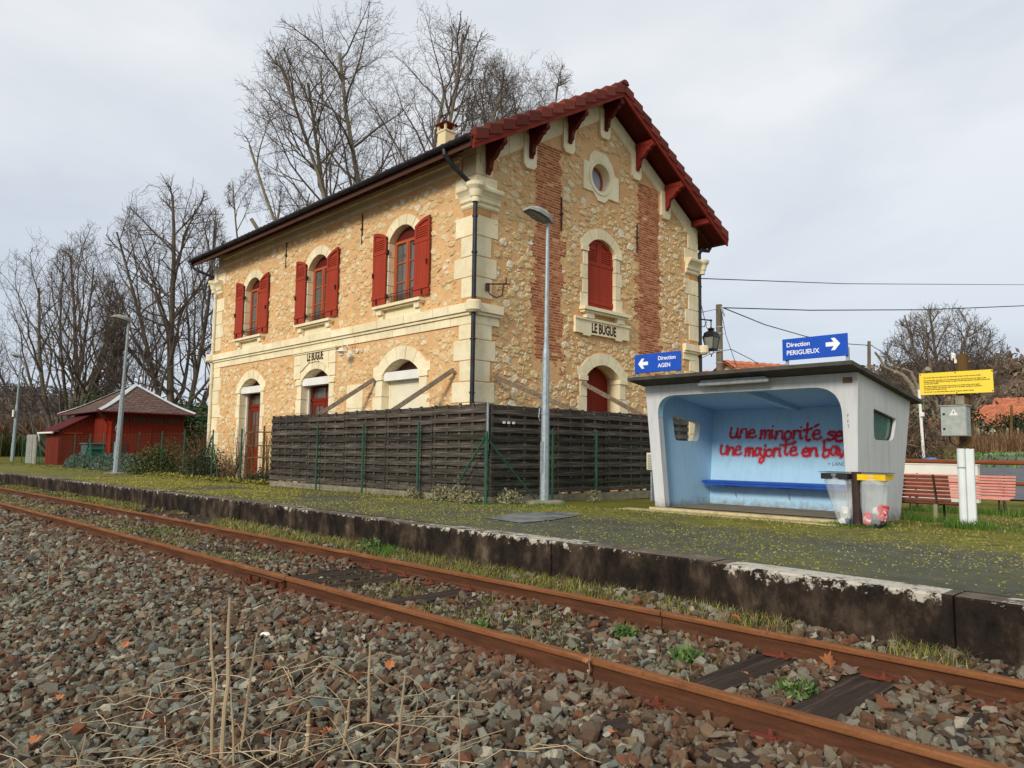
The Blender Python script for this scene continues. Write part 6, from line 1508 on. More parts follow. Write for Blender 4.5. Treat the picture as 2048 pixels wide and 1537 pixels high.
parts.append(blades(np.stack([x,y,ground_z(x,y)],1), rs.uniform(.1,.3,len(x)), rs.uniform(.05,.1,len(x)), rs.uniform(.3,1.1,len(x))))
V, F = join(parts); tag(npmesh('fresh_grass', V, F, MT['greengrass']), 'fresh green grass tufts and the verge beyond the car park', 'grass', None, 'stuff')
# moss cushions and pale chips on the platform
x = rs.uniform(-26, 1.5, 46000); t = rs.rand(46000)**.9; y = edge_y(x)+.3+t*(np.interp(x, [-26,-10.4,-8,-4,1.5],[8.9,9.1,10.2,10.4,10.0])-edge_y(x)-.3)
k = (fbm(x, y, 1.0, 4, 6)+.42*rs.rand(len(x))) > .665; x, y = x[k], y[k]; n = len(x); sz = rs.uniform(.005,.017,n)*np.clip(-x/10,.9,2.0)
V, F = rocks(np.stack([x,y,0*x+.001],1), sz, rs, .2); tag(npmesh('moss_cushions', V*np.array([1,1,1],np.float32), F, MT['moss']), 'yellow-green moss cushions dotted over the platform', 'moss', None, 'stuff')
x = rs.uniform(-28, 1, 2600); t = rs.rand(2600); y = edge_y(x)+.3+t*(9.1-edge_y(x)-.3); n = len(x)
V, F = rocks(np.stack([x,y,0*x+.003],1), rs.uniform(.004,.012,n)*np.clip(-x/10,.8,2), rs, .3); tag(npmesh('stone_chips', V, F, MT['whitelitter'] if False else MT['coping']), 'pale stone chips scattered over the platform', 'gravel', None, 'stuff')

# ---- counted small things near the track
def plant(name, loc, label, cat_, group, mat, n, r, h, size, up=.5, stems=None, asp=.5, rs=rs, flat=False, shell=.35, stemmat='drybush'):
    T = thing(name, loc, label, cat_, group); c = np.array(loc)
    d = rs.normal(size=(n,3)); d /= np.linalg.norm(d,axis=1)[:,None]; d[:,2] = np.abs(d[:,2]); q = (shell+(1-shell)*rs.rand(n))[:,None]
    lump = 1+.35*(fbm(d[:,0]*2+loc[0], d[:,1]*2+loc[1], 1.3, 3)-.5)[:,None]*2
    P = c+d*q*lump*np.array([r,r,h]); V, F = leaves(P, rs.uniform(.6,1.3,n)*size, rs, asp, up); npmesh('foliage', V, F, MT[mat], T)
    if stems:
        b = MB()
        for k in range(stems):
            a = rs.rand()*6.283; e = c+np.array([math.cos(a)*r*.6, math.sin(a)*r*.6, h*.8])*rs.uniform(.5,1); b.tube([tuple(c), tuple((c+e)/2+np.array([0,0,h*.12])), tuple(e)], [.014*max(1,r),.010*max(1,r),.005], 5)
        b.build('stem', MT[stemmat], T)
    return T
for px, yv, r, h, lab in ((830,9.18,.20,.22,'small grey-green weed clump at the fence foot by the green post'),(880,9.14,.26,.30,'wide grey-green weed clump under the sloping green brace'),(912,9.10,.30,.36,'tallest grey-green weed clump at the fence foot'),(940,9.08,.26,.24,'grey-green weed clump left of the fence corner')):
    p = at(px, 990, Y=yv); plant('weed_clump', (p.x, yv, .0), lab, 'weed', 'weeds at the fence foot', 'greyweed', 420, r, h, .055, .6, 6)
plant('weed_clump', (-9.98, 9.62, 0), 'rounded dry weed clump between the fence corner and the lamp', 'weed', 'weeds at the fence foot', 'greyweed', 520, .26, .28, .055, .6, 6)
plant('weed_clump', (-9.55, 11.5, 0), 'small weed against the side fence right of the lamp', 'weed', 'weeds at the fence foot', 'greyweed', 120, .12, .26, .05, .8, 4)
for px, py_, r, h, lab in ((1375,1322,.13,.09,'leafy green weed between the rails left of the bare sleeper'),(1595,1393,.15,.10,'bright green weed beside the split sleeper end'),(1985,1310,.15,.12,'green weed against the platform edge at the far right'),(1250,1275,.10,.08,'fine green weed between the rails'),(955,1235,.11,.06,'low green weed in the ballast behind the near rail'),(745,1098,.22,.12,'lush green tuft between the far rail and the platform'),(1640,1235,.12,.07,'small green weed under the white edge of the platform')):
    p = at(px, py_, Z=-.50 if py_ > 1240 and px < 1700 else -.40); plant('green_weed', (p.x, p.y, float(bed_z(p.x, p.y))), lab, 'weed', 'green weeds in the track', 'weed', 150, r, h, .06, .9, 3, .45)
def stalk(px, py0, px1, py1, rad, lab, z=None):
    p = at(px, py0, Z=-.74); zg = float(bed_z(p.x, p.y)); p = at(px, py0, Z=zg); D = math.hypot(p.x, p.y); e = at(px1, py1, D=D*.985)
    b = MB(); m = (p+e)/2+Vector((rnd.uniform(-.012,.012), rnd.uniform(-.012,.012), 0)); b.tube([p-Vector((0,0,.04)), p+(e-p)*.33+Vector((.006,0,0)), m, p+(e-p)*.8, e], [rad, rad*.95, rad*.9, rad*.8, rad*.55], 6)
    for t in (.22,.47,.7): q = p+(e-p)*t; b.tube([q-Vector((0,0,.006)), q, q+Vector((0,0,.006))], [rad*.95, rad*1.35, rad*.95], 6)
    tag(b.build('dry_stalk', MT['palestem']), lab, 'stalk', 'dead stalks in the ballast')
stalk(424,1530,422,1228,.009,'left of the two tall dry stalks standing in the foreground ballast')
stalk(442,1530,460,1196,.012,'tallest thick dry stalk in the foreground ballast')
stalk(480,1500,514,1268,.008,'thin dry stalk leaning right beside the tallest stalk')
stalk(468,1535,462,1380,.006,'short thin dry stalk at the foot of the tallest stalk')
stalk(737,1435,740,1290,.008,'upright dry stalk in the middle foreground ballast')
stalk(792,1525,811,1345,.007,'slanting dry stalk in the middle foreground ballast')
stalk(612,1510,618,1425,.011,'stubby thick dry stem in the foreground ballast')
stalk(686,1490,700,1395,.008,'short dry stem among fallen leaves')
stalk(96,1180,98,1108,.006,'left small dry stalk in the ballast at far left')
stalk(125,1175,122,1090,.006,'right small dry stalk in the ballast at far left')
stalk(918,1530,917,1385,.004,'thin dark stalk right of the slanting stalk')
stalk(1172,1370,1180,1310,.005,'thin dry stalk standing against the near rail')
stalk(1282,1372,1291,1347,.005,'short hooked dry stalk beside the near rail')
def straw(n, x0, x1, y0, y1, seed):
    r = random.Random(seed); b = MB()
    for k in range(n):
        x, y = r.uniform(x0,x1), r.uniform(y0,y1); a = r.uniform(0,6.283); L = r.uniform(.15,.75); pts = []; cv = r.uniform(-.25,.25)
        for q in range(5): t = q/4; xx, yy = x+math.cos(a+cv*t)*L*t, y+math.sin(a+cv*t)*L*t; pts.append((xx, yy, float(bed_z(xx,yy))+.035+.03*math.sin(math.pi*t)*r.uniform(.3,2)))
        b.tube(pts, [.003,.003,.0028,.002,.001], 4, cap=False)
    tag(b.build('straw_litter', MT['palestem']), 'loose dry straw lying on the foreground ballast', 'straw', None, 'stuff')
straw(230, -5.6, -2.6, .8, 2.9, 2)
def dead_leaf(px, py_, z, s_, lab, rz, stand=.2, pos=None):
    p = Vector(pos) if pos else at(px, py_, Z=z); out = [(0,-.5),(.12,-.22),(.42,-.28),(.34,-.05),(.55,.12),(.28,.16),(.24,.38),(.1,.3),(0,.6),(-.1,.3),(-.24,.38),(-.28,.16),(-.55,.12),(-.34,-.05),(-.42,-.28),(-.12,-.22)]
    M = Matrix.Rotation(rz,3,'Z')@Matrix.Rotation(stand,3,'X'); b = MB()
    vs_ = [p+M@Vector((u*s_, v*s_, .35*s_*abs(u)+.12*s_*math.sin(v*4))) for u, v in out]+[p+M@Vector((0,0,-.03*s_))]; n = len(out)
    b.add(vs_, [(i,(i+1)%n,n) for i in range(n)]); o = b.build('fallen_leaf', MT['deadleaf']); tag(o, lab, 'leaf', 'fallen plane leaves')
dead_leaf(525,1478,-.72,.12,'rust coloured dead leaf at the foot of the dry stalks',.4,.5); dead_leaf(655,1468,-.68,.09,'curled dead leaf beside the stubby dry stem',1.2,.4); dead_leaf(1135,1360,-.5,.09,'reddish dead leaf leaning on a sleeper end',.2,1.2); dead_leaf(1320,1395,-.5,.07,'dead leaf standing on a sleeper end in front of the near rail',.9,1.3)
dead_leaf(0,0,0,.13,'pale curled leaf caught against the far rail',-.3,1.3,(-2.22,5.15,-.44)); dead_leaf(1475,1240,-.38,.12,'brown leaf lying between far rail and platform',2,.5); dead_leaf(1815,1285,-.38,.08,'small pale leaf on the ballast at the platform foot',1,.3); dead_leaf(1170,1322,-.34,.05,'tiny leaf on the near rail',1,.3); dead_leaf(1000,1295,-.52,.07,'leaf fragment before the near rail',1.5,.6)
p0, p1 = at(473,1251,Z=-.60), at(531,1215,Z=-.52); b = MB(); b.tube([p0+Vector((0,0,.03)),(p0+p1)/2+Vector((0,0,.045)),p1+Vector((0,0,.03))], [.010,.014,.008], 6); tag(b.build('bleached_stick', MT['pvc']), 'bleached white stick lying on the ballast', 'stick')
p = at(530,1282,Z=-.60); crumple('white_stone', (p.x,p.y,p.z+.04), .07,.035,.03, MT['coping'] if False else MT['whitewall'], 'elongated white stone among the ballast', 'stone', 12)

for k, (px, py_) in enumerate(((120,1395),(330,1450),(905,1475),(1010,1430),(780,1330),(560,1350),(1220,1470),(250,1290),(1340,1500),(690,1250),(70,1480),(1490,1350),(1230,1205),(1690,1300),(1760,1475))):
    dead_leaf(px, py_, -.66 if py_ > 1330 and px < 1100 else -.49, rnd.uniform(.05,.09), 'dead leaf %s' % ['on the stones at lower left','left of the tall dry stalks','near the bottom right of the straw','beside the thin dark stalk','between the two slanting stalks and the rail','right behind the tallest stalk','before the near rail at bottom centre','on the stones in the left middle','close to the bottom edge below the near rail','in the ballast near the joint bar','in the bottom left corner','just inside the near rail','between the rails in the middle','beside the split sleeper','at the lower right between the rails'][k], rnd.uniform(0,6), rnd.uniform(.1,.9))
# ================================================================== RED SHED
SD = thing('wooden_shed', (-44.3, 13.6, 0), 'red timber shed with slate roof, white ridge caps and a maroon-roofed lean-to', 'shed')
x1, y0, y1 = -42.3, 11.8, 15.75; xw = -47.2
def boards(b, f, u0, u1, z0, z1, d, n, zt=None):
    for k in range(n):
        a0, a1 = u0+(u1-u0)*k/n+.006, u0+(u1-u0)*(k+1)/n-.006; t0 = zt(a0) if zt else z1; t1 = zt(a1) if zt else z1
        b.prism([(a0,z0),(a1,z0),(a1,t1),(a0,t0)], d-.03, d+rnd.uniform(0,.008), f)
fx = lambda u, v, d: (x1+d, u, v); fy = lambda u, v, d: (u, y0-d, v)
b = MB(); b.box(xw, x1-.02, y0+.02, y1, -.1, 2.75); boards(b, fx, y0+.28, y1, -.1, 2.16, .03, 24); boards(b, fy, xw, x1, -.1, 2.7, .03, 26)
b.prism([(y0,2.17),(y1,2.17),(y1,2.26),(y0,2.26)], 0, .05, fx); b.prism([(y0,2.62),(y1,2.62),(y1,2.74),(y0,2.74)], 0, .05, fx)
for k in range(5): y = y0+.3+k*(y1-y0-.4)/4; b.prism([(y-.05,2.26),(y+.05,2.26),(y+.05,2.62),(y-.05,2.62)], 0, .05, fx)
b.build('wall', MT['shedred'], SD)
b = MB(); boards(b, fx, y0-.03, y0+.27, -.1, 2.3, .06, 1); b.build('corner_board', MT['shedbright'], SD)
b = MB(); boards(b, fx, 13.0, 14.05, .0, 2.05, .06, 7); b.prism([(12.96,2.05),(14.09,2.05),(14.09,2.12),(12.96,2.12)], .03, .09, fx); b.build('door', MT['door'], SD)
b = MB(); b.prism([(12.15,.0),(12.85,.0),(12.85,1.15),(12.15,1.15)], .05, .075, fx); b.build('dark_panel', MT['eave'], SD)
b = MB()
for k in range(4): b = MB(); y = y0+.3+k*(y1-y0-.4)/4; b.prism([(y+.08,2.29),(y+.82,2.29),(y+.82,2.60),(y+.08,2.60)], -.02, .02, fx); b.build('pane', MT['eave'], SD)
ex, ya_, yb2, exl, ez = -41.75, 11.25, 16.15, -49.4, 2.82; ap = Vector((-44.3, 13.75, 4.42))
C_ = [Vector((ex,ya_,ez)), Vector((ex,yb2,ez)), Vector((exl,yb2,ez)), Vector((exl,ya_,ez))]
b = MB()
for i in range(4):                                # slate courses with a sprocketed foot
    p, q = C_[i], C_[(i+1) % 4]; n = 15
    for k in range(n):
        t0, t1 = k/n, (k+1)/n+.015; h = lambda t: Vector((0,0,-.16*math.sin(math.pi*t)*(1-t)))
        a0, a1, c0, c1 = p.lerp(ap,t0)+h(t0), q.lerp(ap,t0)+h(t0), p.lerp(ap,min(1,t1))+h(min(1,t1)), q.lerp(ap,min(1,t1))+h(min(1,t1)); up = Vector((0,0,.03))
        m = max(2, int((a1-a0).length/.28))
        for j in range(m):
            s0, s1 = j/m+.004, (j+1)/m-.004; dz = Vector((0,0,rnd.uniform(-.006,.006)))
            b.add([a0.lerp(a1,s0)+up+dz, a0.lerp(a1,s1)+up+dz, c0.lerp(c1,s1)+dz, c0.lerp(c1,s0)+dz, a0.lerp(a1,s0)+dz, a0.lerp(a1,s1)+dz], [(0,1,2,3),(4,5,1,0)])
b.add([tuple(c-Vector((0,0,.02))) for c in C_]+[tuple(ap-Vector((0,0,.3)))], [(0,1,4),(1,2,4),(2,3,4),(3,0,4)])
RS = b.build('roof', MT['slate'], SD)
b = MB()
for i in (0,1,3):
    p = C_[i]; n = 8; pts = [p.lerp(ap,k/n)+Vector((0,0,-.16*math.sin(math.pi*k/n)*(1-k/n)+.05)) for k in range(n+1)]; u = (ap-p).normalized(); s_ = u.cross(Vector((0,0,1))).normalized()*.15
    b.add([q+s_-Vector((0,0,.03)) for q in pts]+[q+Vector((0,0,.05)) for q in pts]+[q-s_-Vector((0,0,.03)) for q in pts], [(j,j+1,n+2+j,n+1+j) for j in range(n)]+[(n+1+j,n+2+j,2*n+3+j,2*n+2+j) for j in range(n)])
b.build('ridge_cap', MT['ridgewhite'], RS)
b = MB(); b.tube([C_[0]+Vector((.03,0,-.02)), C_[1]+Vector((.03,0,-.04))], .05, 8); b.tube([C_[0]+Vector((.03,-.03,-.03)), C_[3]+Vector((0,-.03,-.05))], .05, 8); b.tube([C_[0]+Vector((.02,.0,-.05)), C_[0]+Vector((-.2,.3,-.3)), (x1+.06,y0+.05,2.2), (x1+.08,y0+.02,.2)], .035, 8); b.build('gutter', MT['sheetroof'], SD)
# lean-to in front of it
lx0, lx1, ly0, ly1 = -46.7, -44.1, 10.15, 11.78; rz = lambda y: 1.78+.56*(y-9.95)
fl = lambda u, v, d: (lx1+d, u, v); ff = lambda u, v, d: (u, ly0-d, v)
b = MB(); b.box(lx0,lx1-.03,ly0+.03,ly1,-.1,1.7); boards(b, ff, lx0, lx1, -.1, 1.74, .02, 16); boards(b, fl, ly0, ly1, -.1, 2, .02, 10, lambda y: rz(y)-.07); b.build('lean_to_wall', MT['shedred'], SD)
b = MB(); b.add([(lx0-.3,9.85,rz(9.85)),(lx1+.15,9.85,rz(9.85)),(lx1+.15,11.85,rz(11.85)),(lx0-.3,11.85,rz(11.85)),(lx0-.3,9.85,rz(9.85)-.05),(lx1+.15,9.85,rz(9.85)-.05),(lx1+.15,11.85,rz(11.85)-.05),(lx0-.3,11.85,rz(11.85)-.05)], [(0,1,2,3),(4,7,6,5),(0,4,5,1),(1,5,6,2),(2,6,7,3),(3,7,4,0)])
for k in range(14): x = lx0-.3+k*(lx1-lx0+.45)/13; b.tube([(x,9.86,rz(9.86)+.005),(x,11.84,rz(11.84)+.005)], .018, 5)
b.build('lean_to_roof', MT['sheetroof'], SD)
b = MB(); b.tube([(lx0-.35,9.80,rz(9.85)-.04),(lx1+.1,9.80,rz(9.85)-.04)], .05, 8); b.tube([(lx0-.3,9.80,rz(9.85)-.06),(lx0-.28,9.85,1.5),(lx0-.35,9.9,1.25)], .04, 8); b.build('white_gutter', MT['white'], SD)
b = MB(); b.prism([(10.35,1.66),(11.2,1.66),(11.2,1.70),(10.35,1.70)], .02, .06, fl); b.build('ledge', MT['frame'], SD)
b = MB(); 
for x0_, x1_ in ((-50.1,-48.7),(-48.6,-47.9)): b.box(x0_, x1_, 9.9, 9.95, 0, 1.62)
tag(b.build('grey_hoarding', MT['greywall']), 'pair of grey upright boards left of the red shed', 'boards')
b = MB(); b.tube([(-46.9,9.75,0),(-46.9,9.75,1.35)], .045, 8); tag(b.build('pale_stake', MT['legwood']), 'pale round stake at the corner of the lean-to', 'stake')
p = at(181, 905, Y=10.5); TK = thing('water_tank', (p.x, 10.6, 0), 'grey-green rectangular water tank with a rim beside the red shed', 'tank')
b = MB(); b.bbox((p.x,10.6,.55), 1.0,.8,1.1, bev=.05); b.bbox((p.x,10.6,1.12), 1.15,.92,.07, bev=.02); b.build('body', MT['greenbin'], TK)
p = at(195, 907, Y=10.2); BX = thing('garden_box', (p.x, 10.1, 0), 'dark green lidded garden box in front of the grey tank', 'box')
b = MB(); b.bbox((p.x,10.1,.42), .75,.55,.84, bev=.04); b.build('body', MT['greenbin2'], BX); b = MB(); b.bbox((p.x,10.1,.87), .82,.62,.07, bev=.02); b.build('lid', MT['greenbin2'], BX)
# rustic trellis by the left door
TR = thing('garden_trellis', (-19.9, 9.75, 0), 'rustic brown pole trellis in front of the left station door', 'trellis'); b = MB()
for px in (505, 527): p = at(px, 900, Y=9.75); b.tube([(p.x,9.75,0),(p.x+.02,9.75,.9),(p.x,9.75,1.62)], [.035,.03,.028], 6)
for py_ in (866, 893, 917): p0, p1 = at(492,py_,Y=9.72), at(545,py_-1,Y=9.72); b.tube([p0,(p0+p1)/2+Vector((0,0,.012)),p1], .022, 6)
b.build('poles', MT['polewood'], TR)
# ================================================================== SHRUBS
for i, (x, r, h, lab) in enumerate(((-39.4,1.0,.78,'leftmost lavender mound before the red shed'),(-37.3,.95,.74,'lavender mound in front of the grey tank'),(-35.3,1.0,.78,'lavender mound left of the leaning lamp'),(-33.2,.95,.80,'lavender mound right behind the leaning lamp'),(-31.5,.85,.66,'rightmost lavender mound of the row'))):
    n = 2600; d = rs.normal(size=(n,3)); d /= np.linalg.norm(d,axis=1)[:,None]; d[:,2] = abs(d[:,2]); P = np.array([x,10.05,0])+d*np.array([r,r*.8,h])*(.72+.1*rs.rand(n))[:,None]*(1+.2*(fbm(d[:,0]*3+i,d[:,1]*3,1.5,3)-.5))[:,None]
    V, F = leaves(P, rs.uniform(.10,.22,n), rs, .22, .2); V2 = V.copy()
    T = thing('lavender_bush', (x,10.05,0), lab, 'bush', 'lavender row before the shed'); 
    bm = bmesh.new(); bmesh.ops.create_icosphere(bm, subdivisions=3, radius=1)
    for q in bm.verts: q.co = Vector((q.co.x*r*.74, q.co.y*r*.6, max(-.02, q.co.z*h*.76)))
    mb = MB(); mb.bm(bm, None, (x,10.05,0)); mb.build('core', MT['lavender'], T); npmesh('foliage', V, F, MT['lavender'], T)
plant('shrub', (-28.2,9.75,0), 'rounded green shrub behind the wire fence left of the station', 'shrub', 'shrubs behind the wire fence', 'shrub', 4200, 1.15, 1.35, .09, .5, 16)
plant('shrub', (-26.0,10.3,0), 'tall brown leafless shrub between green shrub and station corner', 'shrub', 'shrubs behind the wire fence', 'drybush', 2600, .95, 1.75, .12, .8, 26, .12, stemmat='drybush')
plant('shrub', (-24.2,9.8,0), 'dark ivy-leaved shrub at the left corner of the station', 'shrub', 'shrubs behind the wire fence', 'darkshrub', 2600, .85, 1.05, .08, .5, 12)
plant('shrub', (-22.3,9.85,0), 'straggly rust-brown shrub between the left pier and door', 'shrub', 'shrubs behind the wire fence', 'drybush', 900, .7, 1.1, .10, .8, 22, .12, stemmat='drybush')
plant('shrub', (-20.2,9.75,0), 'low dark shrub below the trellis', 'shrub', 'shrubs behind the wire fence', 'darkshrub', 1200, .6, .42, .07, .5, 8)
def canes(x, y, n, h, lab, seed):
    r = random.Random(seed); b = MB()
    for k in range(n):
        a = r.uniform(0,6.28); q = r.uniform(.1,.5); p = Vector((x+r.uniform(-.25,.25), y+r.uniform(-.1,.1), 0)); e = p+Vector((math.cos(a)*q, math.sin(a)*q*.4, h*r.uniform(.6,1))); m = (p+e)/2+Vector((r.uniform(-.08,.08),0,.1)); b.tube([p,m,e], [.011,.008,.004], 5)
        for j in range(3): t = r.uniform(.3,.95); s0 = p.lerp(e,t); b.tube([s0, s0+Vector((r.uniform(-.22,.22), r.uniform(-.1,.1), r.uniform(.05,.3)))], [.005,.002], 4)
    tag(b.build('bare_canes', MT['browntwig']), lab, 'canes', 'bare climber canes by the wall')
canes(-22.2,10.0,14,1.7,'bare thorny canes against the wall left of the left door',3); canes(-20.1,9.82,16,1.5,'bare rose canes tangled in the trellis',4)
x = rs.uniform(-28,-19.2,2200); y = rs.uniform(9.0,9.75,2200); P = np.stack([x,y,rs.uniform(.0,.08,2200)],1); V, F = leaves(P, rs.uniform(.05,.11,2200), rs, .6, .3); tag(npmesh('leaf_litter', V, F, MT['moss']), 'mossy leaf litter along the foot of the wire fence', 'litter', None, 'stuff')

# ================================================================== TREES
def grow(seed, base, stems, lev=4, kids=(9,7,6,5), ratio=(.52,.5,.48,.5), up=(.02,.10,.08,.04,.02), ang=(38,42,45,48), crook=.10, start=.28, rmin=.009, r0=.3, sides=(9,6,4,3,3), hs=.76, env=None):
    r = random.Random(seed); br = []
    def rec(p, d, L, rad, lvl, first):
        n = (9,7,5,4,3)[min(lvl,4)]; pts = [p]; q = p; az0 = r.uniform(0,6.28); dd = d.copy(); rr = [rad]
        for i in range(n):
            dd = (dd+Vector((r.gauss(0,1), r.gauss(0,1), r.gauss(0,1)))*crook*((.4 if env is not None else 1) if lvl == 0 else 1+.4*lvl)+Vector((0,0,up[min(lvl,4)]))).normalized(); q = q+dd*(L/n)
            if env is not None and (lvl > 0 or i > 3):
                c_, rx, rzz = env; e = q-c_
                if (lvl > 0 or e.z > 0 or math.hypot(e.x, e.y) > rx) and (e.x*e.x+e.y*e.y)/rx**2+(e.z/rzz)**2 > 1.0+.12*math.sin(az0*3.7+p.z): break
            pts.append(q); rr.append(max(rmin*.6, rad*(1-.80*(i+1)/n)))
        if len(pts) < 2: return
        br.append((lvl, pts, rr)); n = len(pts)-1
        if lvl >= lev: return
        k = kids[lvl]; az = r.uniform(0,6.28); s0 = first if first is not None else (start if lvl == 0 else .18)
        for j in range(k):
            t = s0+(1-s0)*(j+r.uniform(.2,.9))/k; t = min(t,.99); i = min(int(t*n), n-1); f = t*n-i; pos = pts[i].lerp(pts[i+1], f); dr = (pts[i+1]-pts[i]).normalized(); az += 2.4+r.uniform(-.5,.5)
            a = math.radians(ang[lvl]*r.uniform(.7,1.2)); s_ = dr.orthogonal().normalized(); s_ = Matrix.Rotation(az,3,dr)@s_; nd = dr*math.cos(a)+s_*math.sin(a)
            rec(pos, nd, L*ratio[lvl]*(1.12-.62*t)*r.uniform(.8,1.2), max(rmin, (rr[i]+(rr[i+1]-rr[i])*f)*.62), lvl+1, None)
        if lvl < lev and lvl > 0: rec(pts[-1], dd, L*.42, max(rmin, rr[-1]), lvl+1, None)
    for (ox, oy, dx, dy, L, rad, st_) in stems: rec(Vector(base)+Vector((ox,oy,-.1)), Vector((dx,dy,1)).normalized(), L*hs, rad, 0, st_)
    return br
def mesh_branches(br, lv, sides):
    Vs, Fs, off = [], [], 0
    for lvl, pts, rr in br:
        if lvl not in lv: continue
        n = sides[min(lvl,4)]; P = np.array(pts); m = len(P); D = np.gradient(P, axis=0); D /= np.linalg.norm(D,axis=1)[:,None]+1e-9
        ref = np.array([.31,.17,.93]) if abs(D[0][2]) < .85 else np.array([.95,.2,.1]); A = np.cross(D, ref); A /= np.linalg.norm(A,axis=1)[:,None]+1e-9; B = np.cross(D, A); th = np.arange(n)*2*np.pi/n
        R_ = np.array(rr)[:,None,None]; V = P[:,None,:]+R_*(A[:,None,:]*np.cos(th)[None,:,None]+B[:,None,:]*np.sin(th)[None,:,None]); Vs.append(V.reshape(-1,3))
        i = np.arange(m*n).reshape(m,n); F = np.stack([i[:-1], np.roll(i,-1,1)[:-1], np.roll(i,-1,1)[1:], i[1:]], -1).reshape(-1,4)+off; Fs.append(F); off += m*n
    return np.concatenate(Vs), np.concatenate(Fs)
def tree(name, base, label, group, stems, seed, bark='bark', twig='twig', tlev=(0,), sides=(9,6,4,3,3), **k):
    T = thing(name, base, label, 'tree', group); br = grow(seed, base, stems, sides=sides, **k); mx_ = max(b_[0] for b_ in br)
    V, F = mesh_branches(br, set(tlev), sides); npmesh('trunk', V, F, MT[bark], T, True)
    V, F = mesh_branches(br, set(range(mx_+1))-set(tlev), sides); npmesh('crown', V, F, MT[twig], T, True); return T
def gbase(px, D): p = at(px, 900, D=D); return (p.x, p.y, float(ground_z(p.x, p.y)))
GRP = 'bare trees behind the station yard'
def env(px, py, D, rx, rz): return (at(px, py, D=D), rx, rz)
def ebase(px, py, D): p = at(px, py, D=D); return (p.x, p.y, float(ground_z(p.x, p.y)))
B_ = gbase(116, 60)
tree('bare_tree', B_, 'bare many-stemmed tree behind the left end of the red shed', GRP, [(0,0,.02,.02,3.2,.34,.9)]+[(dx*.3,dy*.3,dx,dy,L,r_,.12) for dx,dy,L,r_ in ((.05,.12,17.0,.20),(-.22,-.20,16.2,.18),(.16,.26,15.6,.17),(-.10,.22,16,.17),(-.36,-.48,13,.14),(.24,.50,12.5,.14),(-.2,-.75,10,.11))], 11, lev=4, kids=(10,5,5,3), ang=(36,42,44,46), up=(.02,.10,.07,.04,.02), rmin=.0095, hs=1, env=env(100,670,60,4.7,7.6))
B_ = gbase(152, 65)
tree('bare_tree', B_, 'second bare tree rising behind the shed roof, stems close together', GRP, [(dx*.5,dy*.5,dx,dy,L,r_,.2) for dx,dy,L,r_ in ((-.02,.05,17.5,.22),(.06,.16,16,.18),(.14,.34,13.0,.15),(-.12,-.15,15.5,.16))], 12, lev=4, kids=(9,5,5,3), ang=(30,38,44,46), up=(.03,.12,.08,.05,.03), rmin=.0095, hs=1, env=env(165,660,65,3.0,8.3))
B_ = gbase(352, 58)
tree('bare_tree', B_, 'tallest dark bare tree between the shed and the station', GRP, [(dx*.5,dy*.5,dx,dy,L,r_,.16) for dx,dy,L,r_ in ((-.02,-.05,22,.30),(.05,.12,20.0,.22),(-.12,-.26,19,.20),(.12,.30,16.0,.18),(-.26,-.56,15,.16),(-.35,-.85,11,.12))], 13, lev=4, kids=(13,7,5,4), ang=(40,44,46,48), up=(.02,.10,.06,.03,.02), rmin=.0095, hs=1, env=env(338,610,58,4.7,9.2))
B_ = gbase(262, 66)
tree('bare_tree', B_, 'thin pale-barked tree seen between the two big tree groups', GRP, [(dx*.5,dy*.5,dx,dy,L,r_,.2) for dx,dy,L,r_ in ((-.04,-.08,13.0,.18),(.08,.18,11.5,.14),(-.2,-.36,9.5,.12))], 14, bark='barkpale', lev=4, kids=(10,6,4,3), ang=(38,42,46,48), rmin=.010, hs=1, env=env(268,720,66,2.8,6.0))
B_ = ebase(815, 262, 46); PG_ = 'tall planes behind the station roof'
tree('plane_tree', B_, 'huge bare plane tree standing behind the middle of the station roof', PG_, [(0,0,-.02,-.01,9,.5,.92)]+[(dx*2.2,dy*2.2,dx,dy,L,r_,.38) for dx,dy,L,r_ in ((-.06,-.10,33,.26),(.08,.12,33,.25),(-.17,-.22,32,.22),(-.26,-.36,30,.2),(.03,-.02,34.0,.22),(-.30,-.40,27,.18),(-.12,-.14,33,.2),(.14,.2,31,.24))], 21, bark='barkpale', lev=4, kids=(15,7,5,4), ratio=(.30,.50,.5,.5), ang=(40,44,48,50), crook=.095, up=(.01,.07,.04,.02,.01), rmin=.0095, hs=1, env=env(775,268,46,8.8,7.5))
B_ = ebase(1052, 235, 50)
tree('plane_tree', B_, 'smaller bare plane tree showing above the right half of the roof', PG_, [(dx*8,dy*8,dx,dy,L,r_,.5) for dx,dy,L,r_ in ((.0,.01,30,.22),(-.05,-.06,29,.18),(.06,.07,29,.18),(.11,.13,28,.16),(-.10,-.10,28,.16),(.03,-.02,30,.18))], 22, bark='barkpale', lev=4, kids=(14,8,5,4), ratio=(.27,.50,.5,.5), ang=(40,44,48,50), crook=.09, up=(.01,.07,.04,.02,.01), rmin=.0095, hs=1, env=env(1050,240,50,4.0,5.4))
B_ = ebase(542, 425, 50)
tree('plane_tree', B_, 'low bare plane crown just above the left part of the roof', PG_, [(dx*1.5,dy*1.5,dx,dy,L,r_,.5) for dx,dy,L,r_ in ((-.01,.0,21,.16),(-.03,-.04,20,.13),(.03,.04,20,.13))], 23, bark="barkpale", lev=4, kids=(14,7,5,4), ratio=(.24,.50,.5,.5), ang=(42,46,48,50), rmin=.0095, hs=1, env=env(542,425,50,3.0,2.9))
B_ = ebase(1884, 770, 72)
